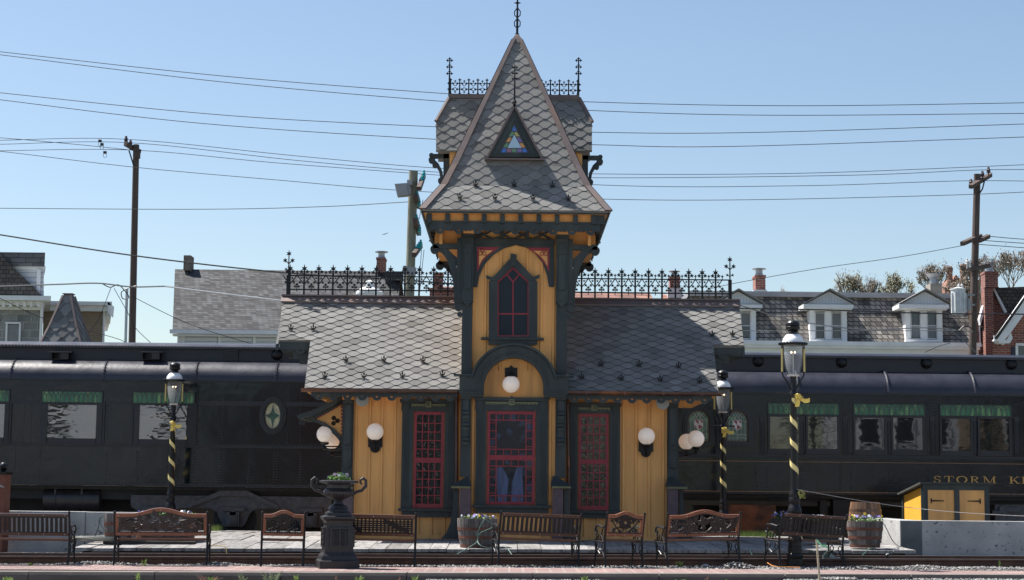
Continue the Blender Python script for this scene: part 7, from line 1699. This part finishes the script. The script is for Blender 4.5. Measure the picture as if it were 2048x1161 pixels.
m = MB(); m.box(xc - .5, xc + .5, Y + .1, Y + 1.1, 0, pf[0][1] - .05); m.build('wall', YELLOW, t)
m = MB(); a, z = P(118, 676, Y); m.prism([(a - .12, z - .3), (a + .2, z - .3), (a + .04, z)], Y + .05, Y + .25); m.build('dormer', FLASH, t)

# ================================================================ UTILITY POLES
def utpole(label, px0, py0, px1, py1, Y, r0, r1, matl, z0=-.3):
    tp = U(px0, py0, Y); bt = U(px1, py1, Y); d = (bt - tp); bt2 = tp + d * ((tp.z - z0) / (tp.z - bt.z)); 
    t = thing('utility_pole', label, 'utility pole', bt2); m = MB(); m.tube([bt2, tp + (bt2 - tp) * .5, tp], [r0 * 1.1, (r0 + r1) / 2, r1], 14); m.build('pole', matl, t, smooth=True); return t
def arm(t, a, b, Y, w_=.06, dy=.5, name='crossarm', matl=None):
    A = U(*a, Y - dy); B = U(*b, Y + dy); m = MB(); m.tube([A, B], w_ * 1.3, 4); m.build(name, matl or POLE, t)
def insul(t, pts, Y, r=.07, matl=None, dys=None):
    for i, p in enumerate(pts):
        c = U(*p, Y + (dys[i] if dys else 0)); m = MB(); m.lathe([(.02, -.2), (.02, -.06), (r, -.06), (r * .7, 0), (r, .02), (r * .5, .07), (r * .6, .1), (.02, .13)], c, 10); m.build('insulator', matl or INS, t)
INS = mat('brown_porcelain', (.045, .02, .02), .25); TEAL = mat('teal_glass_insulator', (.02, .28, .30), .12)
tA = utpole('dark leaning wooden utility pole with short top arm, left of the grey shingled roof', 272.5, 290, 264, 690, 55, .13, .10, POLE)
arm(tA, (251, 288), (279, 304), 55, .07, .35); m = MB(); m.tube([U(258, 302, 55), U(267, 331, 54.9)], .025, 5); m.build('brace', WIRE, tA); insul(tA, ((252, 280), (261, 288)), 55, .075)
m = MB(); m.box(*sorted((U(270, 310, 55).x, U(281, 310, 55).x)), 54.85, 55.0, U(270, 318, 55).z, U(270, 306, 55).z); m.build('bracket_block', POLE, tA)
tB = utpole('thick green-grey pole with teal insulators and metal boxes, just left of the tower', 827, 343, 819, 600, 50, .15, .135, POLEG)
for a, b in (((838, 378), (847, 352)), ((831, 392), (837, 414)), ((830, 440), (838, 468)), ((828, 510), (841, 492))):
    arm(tB, a, b, 49.9, .07, .6); 
    for k in range(4):
        q = (a[0] + (b[0] - a[0]) * (k + .5) / 4 + 2, a[1] + (b[1] - a[1]) * (k + .5) / 4 - 6); insul(tB, (q,), 49.9, .06, TEAL)
def mbx(t, a, b, tp_, d, Y, name, matl, dd=.3):
    m = MB(); fb(m, a, b, tp_, d, Y - dd, Y); m.build(name, matl, t)
BOXG = mat('grey_metal_box', (.28, .29, .30), .5)
m = MB(); m.prism(fp([(791, 373), (816, 371), (817, 394), (796, 396)], 49.8)[::-1], 49.4, 49.8); m.prism(fp([(816.5, 371), (822, 378), (822, 392), (816.5, 394)], 49.8)[::-1], 49.45, 49.75); m.build('speaker_box', BOXG, tB)
mbx(tB, 814, 824, 360, 370, 49.9, 'small_box', BOXG); 
m = MB(); m.prism(fp([(807, 533), (833, 537), (831, 553), (804, 549)], 49.7)[::-1], 49.55, 49.7); m.build('panel', BOXG, tB); 
for (a, b) in (((846, 400), (838, 440)), ((848, 500), (838, 600)), ((843, 500), (836, 600))): m = MB(); m.tube([U(*a, 49.6), U(*b, 49.6)], .012, 4); m.build('guy_line', WIREG, tB)
tC = utpole('tall dark utility pole with transformer and three crossarms at the right', 1954.5, 349, 1945, 700, 55, .14, .11, POLE)
arm(tC, (1941, 374), (1981, 350), 55, .07, .5); arm(tC, (1924, 488), (1961, 472), 54.8, .07, .5); arm(tC, (1957, 482), (1977, 473), 55.2, .07, .3); arm(tC, (1938, 540), (1978, 532), 55, .07, .3)
insul(tC, ((1942, 366), (1965, 350), (1977, 342)), 55, .075); insul(tC, ((1940, 527), (1969, 516), (1934, 525)), 55, .06, mat('white_porcelain', (.6, .6, .6), .2))
m = MB(); m.tube([U(1969, 362, 55), U(1965, 378, 54.8), U(1957, 390, 54.9)], .025, 5); m.build('brace', WIRE, tC)
m = MB(); x, z = P(1917, 630, 54.6); m.lathe([(.20, 0), (.23, .03), (.23, .78), (.25, .80), (.25, .84), (.05, .90)], (x, 54.6, z), 20); 
for k in range(5): a = R(200 + 35 * k); m.box(x + .235 * cos(a) - .02, x + .235 * cos(a) + .02, 54.6 + .235 * sin(a) - .03, 54.6 + .235 * sin(a) + .03, z + .08, z + .7)
tf = m.build('transformer', mat('pale_grey_transformer', (.55, .57, .58), .4), tC); m = MB()
for s in (-.05, .05): m.lathe([(.035, 0), (.05, .04), (.03, .07), (.05, .1), (.02, .16)], (x + .08 + s, 54.6, z + .85), 8)
m.build('bushing', bpy.data.materials['white_porcelain'], tf)
m = MB(); m.box(x + .2, XX(1950, 600, 54.6), 54.6, 54.66, z + .3, z + .36); m.box(x + .2, XX(1950, 600, 54.6), 54.6, 54.66, z + .62, z + .68); m.lathe([(.07, 0), (.07, .4)], (XX(1938, 620, 54.5), 54.5, z + .12), 10); m.build('mount', BOXG, tC)
m = MB(); c0, c1 = U(251, 690, 52), U(254, 578, 52); m.tube([c0 - V((0, 0, 5)), c0, c1], .045, 8); tag(m.build('metal_mast', mat('galvanised_mast', (.42, .45, .48), .4, metal=.5)), 'thin grey metal service mast beside the left wooden pole', 'mast')
# wires
def wire(label, pts, Y=54.7, r=.011, matl=None, name='overhead_wire', n=10):
    q = [U(a, b, Y) for a, b in pts]; P_ = []
    for i in range(len(q) - 1):
        p0 = q[max(i - 1, 0)] if i > 0 else q[0] * 2 - q[1]; p1 = q[i]; p2 = q[i + 1]; p3 = q[i + 2] if i + 2 < len(q) else q[-1] * 2 - q[-2]
        for k in range(n): t_ = k / n; P_.append(.5 * ((2 * p1) + (-p0 + p2) * t_ + (2 * p0 - 5 * p1 + 4 * p2 - p3) * t_ ** 2 + (-p0 + 3 * p1 - 3 * p2 + p3) * t_ ** 3))
    P_.append(q[-1]); m = MB(); m.tube(P_, r, 5); return tag(m.build(name, matl or WIRE), label, 'wire', 'overhead wires crossing the sky')
Yw = 52.0
wire('topmost overhead wire, highest line at the left edge and behind the rear roof', [(-120, 91), (0, 104), (450, 153), (895, 188), (1170, 204), (1600, 212), (2180, 204)], Yw)
wire('overhead wire just under the topmost one', [(-120, 95), (0, 110), (450, 165), (895, 204), (1170, 221), (1550, 231), (2180, 226)], Yw)
wire('upper line of the second pair of overhead wires', [(-120, 172), (0, 186), (450, 231), (870, 254), (1185, 265), (1530, 265), (2180, 244)], Yw)
wire('lower line of the second pair of overhead wires', [(-120, 185), (0, 200), (400, 247), (870, 279), (1190, 290), (1480, 293), (2180, 270)], Yw)
wire('wire over the left pole top insulator, running to the top of the right pole', [(-120, 283), (0, 281), (252, 279), (600, 313), (880, 337), (1175, 348), (1600, 347), (2048, 330), (2180, 324)], 55, .010)
wire('wire from the second insulator of the left pole to the right pole arm tip', [(-120, 291), (0, 289), (261, 286), (600, 322), (880, 345), (1185, 356), (1700, 351), (1977, 340), (2180, 342)], 55, .010)
wire('third pole-top wire, meeting the near end of the right pole arm', [(-120, 304), (0, 302), (272, 301), (600, 330), (1190, 370), (1600, 372), (1942, 362), (2180, 366)], 55, .010)
wire('wire slanting across the others just left of the left pole top', [(-120, 269), (0, 276), (160, 290), (276, 302)], 55, .010)
wire('long sagging wire below the pole tops, passing the green-grey pole', [(-120, 292), (0, 303), (270, 335), (560, 361), (815, 382), (1180, 398), (1500, 400), (1950, 389), (2180, 376)], 54, .010)
wire('nearly level wire ending at the box on the green-grey pole', [(-120, 416), (0, 417), (400, 419), (640, 414), (822, 404)], 50, .010)
wire('thick twisted black cable descending from the left edge to the cresting', [(-120, 452), (0, 470), (270, 512), (560, 545), (800, 560), (950, 572)], 50, .022)
wire('pale cable passing the stone house towards the left pole', [(-120, 574), (0, 573), (120, 569), (196, 567), (262, 574), (330, 573)], 51, .022, WIREG)
wire('white cable crossing the grey shingled roof', [(330, 573), (450, 588), (566, 602), (700, 620)], 51, .024, WHITEC)
wire('thin wire sloping from the left pole down over the white gutter', [(262, 592), (350, 636), (420, 663), (520, 693)], 51, .010)
wire('thin wire falling from the left edge past the stone house', [(-40, 580), (0, 597), (90, 638), (235, 678), (245, 690)], 50, .010)
wire('short wire fan left of the metal mast, left strand', [(222, 576), (196, 640), (166, 680)], 51.5, .010); wire('short wire fan left of the metal mast, right strand', [(228, 577), (255, 625), (270, 655), (305, 690)], 51.5, .010)
wire('tangled splice of wires beside the metal mast', [(205, 568), (220, 575), (236, 570), (248, 580), (258, 595), (246, 598), (243, 585), (256, 577), (272, 572)], 51.5, .016)
wire('wire slanting up from the row house to the lower arm of the right pole', [(1420, 578), (1480, 565), (1640, 537), (1795, 515), (1924, 492)], 55, .010)
wire('upper wire leaving the lower arm of the right pole', [(1977, 473), (2048, 479), (2180, 486)], 55, .012); wire('middle wire leaving the lower arm of the right pole', [(1962, 481), (2048, 487), (2180, 494)], 55, .012); wire('lower wire leaving the right pole below its arms', [(1955, 489), (2048, 496), (2180, 505)], 55, .012)
wire('thick black cable crossing the dormers of the row house', [(1462, 617), (1640, 620), (1850, 627), (2060, 629), (2180, 631)], 52, .022)
wire('pale cable sagging across the windows of the row house', [(1480, 611), (1560, 635), (1640, 650), (1740, 660), (1850, 656), (1946, 664)], 52.5, .017, WIREG)
wire('straight pale wire crossing the row house low', [(1487, 662), (1700, 662), (1940, 662)], 53, .012, WIREG)
wire('pale drop cable from the splice down to the right pole foot', [(1895, 655), (1925, 680), (1955, 708)], 52, .014, WIREG); wire('black tangle of splices under the transformer', [(1885, 650), (1900, 655), (1907, 640), (1915, 662), (1930, 652), (1945, 658)], 52, .02)
wire('small black drop cable in front of the row house cornice', [(1850, 705), (1880, 692), (1900, 687)], 52, .010)
for px, py in ((200, 283), (204, 290), (210, 306)):
    c = U(px, py, 55); m = MB(); m.box(c.x - .05, c.x + .05, 54.96, 55.04, c.z - .03, c.z + .05); m.tube([c + V((.06 * cos(R(a)), 0, -.09 + .07 * sin(R(a)))) for a in range(0, 361, 40)], .007, 4); tag(m.build('line_damper', WIRE), 'small clamp with a ring hanging on the wires left of the left pole', 'wire clamp', 'wire clamps left of the left pole')
# bird
c = U(770, 469, 60); m = MB(); m.prism([(c.x - .12, c.z - .02), (c.x, c.z + .02), (c.x + .12, c.z + .06), (c.x + .01, c.z)], 59.98, 60.02); tag(m.build('bird', WIRE), 'tiny dark bird gliding in the sky left of the green-grey pole', 'bird')

# ================================================================ TREES BEHIND
BARK = mat('grey_brown_bark', (.17, .145, .125), .9, var=.3, scale=6); BUD = mat('spring_bud_leaf', (.17, .17, .09), .7, var=.3, scale=3, tint=True); BUDB = mat('brown_bud_twig', (.15, .12, .09), .8, var=.3, tint=True)
def tree(label, px, ptop, Y, wpx_, seed, bud=None, dens=1.0, r0=.22):
    rnd = random.Random(seed); x = XX(px, ptop, Y); zb = ZZ(px, ptop + 125, Y); H = ZZ(px, ptop, Y) - zb; W = wpx_ / 2 * Y / F
    t = thing('spring_tree', label, 'tree', (x, Y, zb), 'budding trees beyond the row houses'); tk = MB(); br = MB(); lf = MB()
    base = V((x, Y, zb)); fork = H * .30
    tk.tube([base, base + V((rnd.uniform(-.2, .2), 0, fork * .5)), base + V((rnd.uniform(-.2, .2), 0, fork))], [r0, r0 * .8, r0 * .7], 8)
    def grow(p, d, L, r, lv):
        q = p; pts = [p]
        for i in range(3): d = (d + V((rnd.uniform(-.18, .18), rnd.uniform(-.18, .18), rnd.uniform(-.05, .12)))).normalized(); q = q + d * L / 3; pts.append(q)
        br.tube(pts, [max(.019 * Y / 100, q_) for q_ in (r, r * .85, r * .7, r * .5)], 4 if lv < 3 else 3, cap=False)
        if lv >= 4:
            for _ in range(int(3.4 * dens + .7)):
                c = pts[rnd.randint(1, 3)] + V((rnd.gauss(0, .3), rnd.gauss(0, .3), rnd.gauss(0, .3))); s = rnd.uniform(.07, .17); a = V((rnd.uniform(-1, 1), rnd.uniform(-1, 1), rnd.uniform(-1, 1))).normalized() * s; b = a.orthogonal().normalized() * s * .6; lf.t = rnd.uniform(.55, 1.6); lf.add([c - a, c + b, c + a, c - b], [(0, 1, 2, 3)])
            return
        for i in range(3 if lv < 3 else 4):
            nd = (d + V((rnd.uniform(-.75, .75), rnd.uniform(-.75, .75), rnd.uniform(-.2, .45)))).normalized(); grow(pts[rnd.choice((2, 3, 3))], nd, L * rnd.uniform(.62, .82), r * .55, lv + 1)
    top0 = base + V((0, 0, fork)); n0 = 5
    for i in range(n0):
        a = 2 * pi * i / n0 + rnd.uniform(-.4, .4); lean = W / (H - fork) * 1.1; grow(top0 - V((0, 0, rnd.uniform(0, fork * .2))), V((cos(a) * lean, sin(a) * lean * .8, 1)).normalized(), (H - fork) * .36, r0 * .45, 0)
    for mb in (br, lf):
        if mb.v:
            zt_ = max(p.z for p in mb.v); k = (H - fork) / (zt_ - (base.z + fork)) if mb is br else k
            wx = max(abs(p.x - x) for p in mb.v) if mb is br else wx
            for p in mb.v: p.z = base.z + fork + (p.z - base.z - fork) * k if p.z > base.z + fork * .8 else p.z; p.x = x + (p.x - x) * W / wx
    tk.build('trunk', BARK, t); b_ = br.build('branches', BARK, t); lf.build('crown', bud or BUD, t)
m = MB(); nx, ny = 40, 20                      # wooded hill beyond the houses
for j in range(ny + 1):
    for i in range(nx + 1):
        x = 18 + 130 * i / nx; y = 130 + 170 * j / ny; m.v.append(V((x, y, -.5 + (ZZ(1800, 664, 195) + .5) * min(1, (sin(min(1, (y - 130) / 62) * pi / 2))) * min(1, (x - 18) / 16) + random.uniform(-.1, .1))))
for j in range(ny):
    for i in range(nx): q = j * (nx + 1) + i; m.f.append([q, q + 1, q + nx + 2, q + nx + 1]); m.c.append(1); m.mi.append(0)
tag(m.build('hill', GROUNDM), kind='structure')
tree('pale green budding tree, leftmost behind the row house roof', 1695, 544, 200, 74, 1, dens=.5, r0=.2); tree('smaller budding tree between two rounder green ones', 1742, 553, 205, 56, 2, BUDB, dens=.5, r0=.2); tree('rounded light green tree between the row house pediments', 1792, 546, 200, 70, 3, dens=.8, r0=.22)
tree('brownish bare tree behind the grey rendered chimney', 1868, 528, 195, 84, 4, BUDB, .4, .22); tree('brown bare tree behind the right utility pole', 1960, 508, 198, 100, 5, BUDB, .4, .25)
tree('tall bare forked tree near the right edge', 2020, 500, 190, 84, 6, BUDB, .25, .25); tree('bare tree cut by the right picture edge', 2080, 500, 195, 90, 7, BUDB, .25, .25); tree('tiny bare sapling left of the row house chimney', 1566, 572, 200, 18, 8, BUDB, .1, .08)
tree('low brown bushy tree in front of the round chimneys', 1922, 552, 185, 70, 9, BUDB, .9, .2)

# ================================================================ ACROSS THE STREET (only seen as reflections in glass and paint)
m = MB(); m.box(-60, 60, -14, -4, -.238, -.234); tag(m.build('road', mat('dark_asphalt', (.045, .045, .047), .9, var=.3, scale=3)), kind='structure')
for (a, b, h, Y, matl, rf, lab) in ((-35, -16, 6.4, -20, SIDING, SHG, 'white sided house across the street, far left'), (-14.5, -7.5, 7.0, -19, RB, SHD, 'red brick house across the street, left'), (-6.5, 3.5, 6.5, -21, GS, SHG, 'grey stone house across the street, middle'), (18.6, 24.6, 6.6, -18, SIDING, SHB, 'white sided house across the street, right of centre'), (26.5, 35, 7.0, -19, TB, SHG, 'tan brick house across the street, right')):
    t = thing('street_house', lab, 'house', ((a + b) / 2, Y, -.24)); m = MB(); m.box(a, b, Y - 8, Y, -.24, h); m.prism([(a, h + .001), (b, h + .001), ((a + b) / 2, h + 3)], Y - 7.98, Y - .02); m.build('wall', matl, t)
    m = MB(); c = (a + b) / 2; m.prism([(a - .4, h - .2), (c, h + 3.05), (c, h + 3.25), (a - .4, h)], Y - 8.3, Y + .4); m.prism([(b + .4, h - .2), (c, h + 3.05), (c, h + 3.25), (b + .4, h)], Y - 8.3, Y + .4); m.build('roof', rf, t)
    for fx in (.18, .5, .82):
        for z0 in (.9, 3.8):
            x = a + (b - a) * fx; m = MB(); m.box(x - .6, x + .6, Y + .001, Y + .08, z0, z0 + 1.7); w_ = m.build('window', WHITEP, t); m = MB(); m.box(x - .48, x + .48, Y + .081, Y + .09, z0 + .12, z0 + 1.58); m.build('glass', DGLASS, w_)
rnd = random.Random(11); EV = mat('evergreen_needles', (.025, .05, .02), .8, var=.4, tint=True)  # unseen evergreens below are added to darken reflections in the cars
for x, Y, h, lab in ((-40, -9, 9, 'dark evergreen across the street, far left'), (-15.3, -14, 8, 'dark evergreen across the street, left'), (-4, -11, 10, 'dark evergreen across the street, left of centre'), (12.2, -13, 8.5, 'unseen evergreen across the street, added to darken a car window'), (5.5, -10, 9, 'dark evergreen across the street, right of centre'), (15.5, -12, 9.5, 'dark evergreen across the street, right'), (25.6, -16, 8, 'dark evergreen across the street, far right')):
    t = thing('reflection_evergreen', lab, 'tree', (x, Y, -.24)); m = MB(); m.tube([(x, Y, -.24), (x, Y, h * .9)], [.18, .04], 7); m.build('trunk', BARK, t); m = MB()
    for i in range(2600):
        f_ = rnd.random() ** .8; r = (1 - f_) * h * .30 * sqrt(rnd.random()) + .1; a = rnd.uniform(0, 2 * pi); c = V((x + r * cos(a), Y + r * sin(a), h * (.1 + .9 * f_))); s = rnd.uniform(.12, .3); d = V((cos(a), sin(a), -.3)).normalized() * s; b = d.cross(V((0, 0, 1))).normalized() * s * .5; m.t = rnd.uniform(.5, 1.5); m.add([c - b, c + d, c + b], [(0, 1, 2)])
    m.build('crown', EV, t)
m = MB()
for i in range(5200):
    x = rnd.uniform(-46, 46); y = rnd.uniform(-5.5, -3.8); c = V((x, y, rnd.uniform(-.2, 1.9) )); s = rnd.uniform(.1, .22); a = V((rnd.uniform(-1, 1), rnd.uniform(-1, 1), rnd.uniform(-1, 1))).normalized() * s; b = a.orthogonal().normalized() * s * .6; m.t = rnd.uniform(.5, 1.5); m.add([c - a, c + b, c + a, c - b], [(0, 1, 2, 3)])
tag(m.build('hedge', EV), 'long dark hedge across the street', 'hedge')
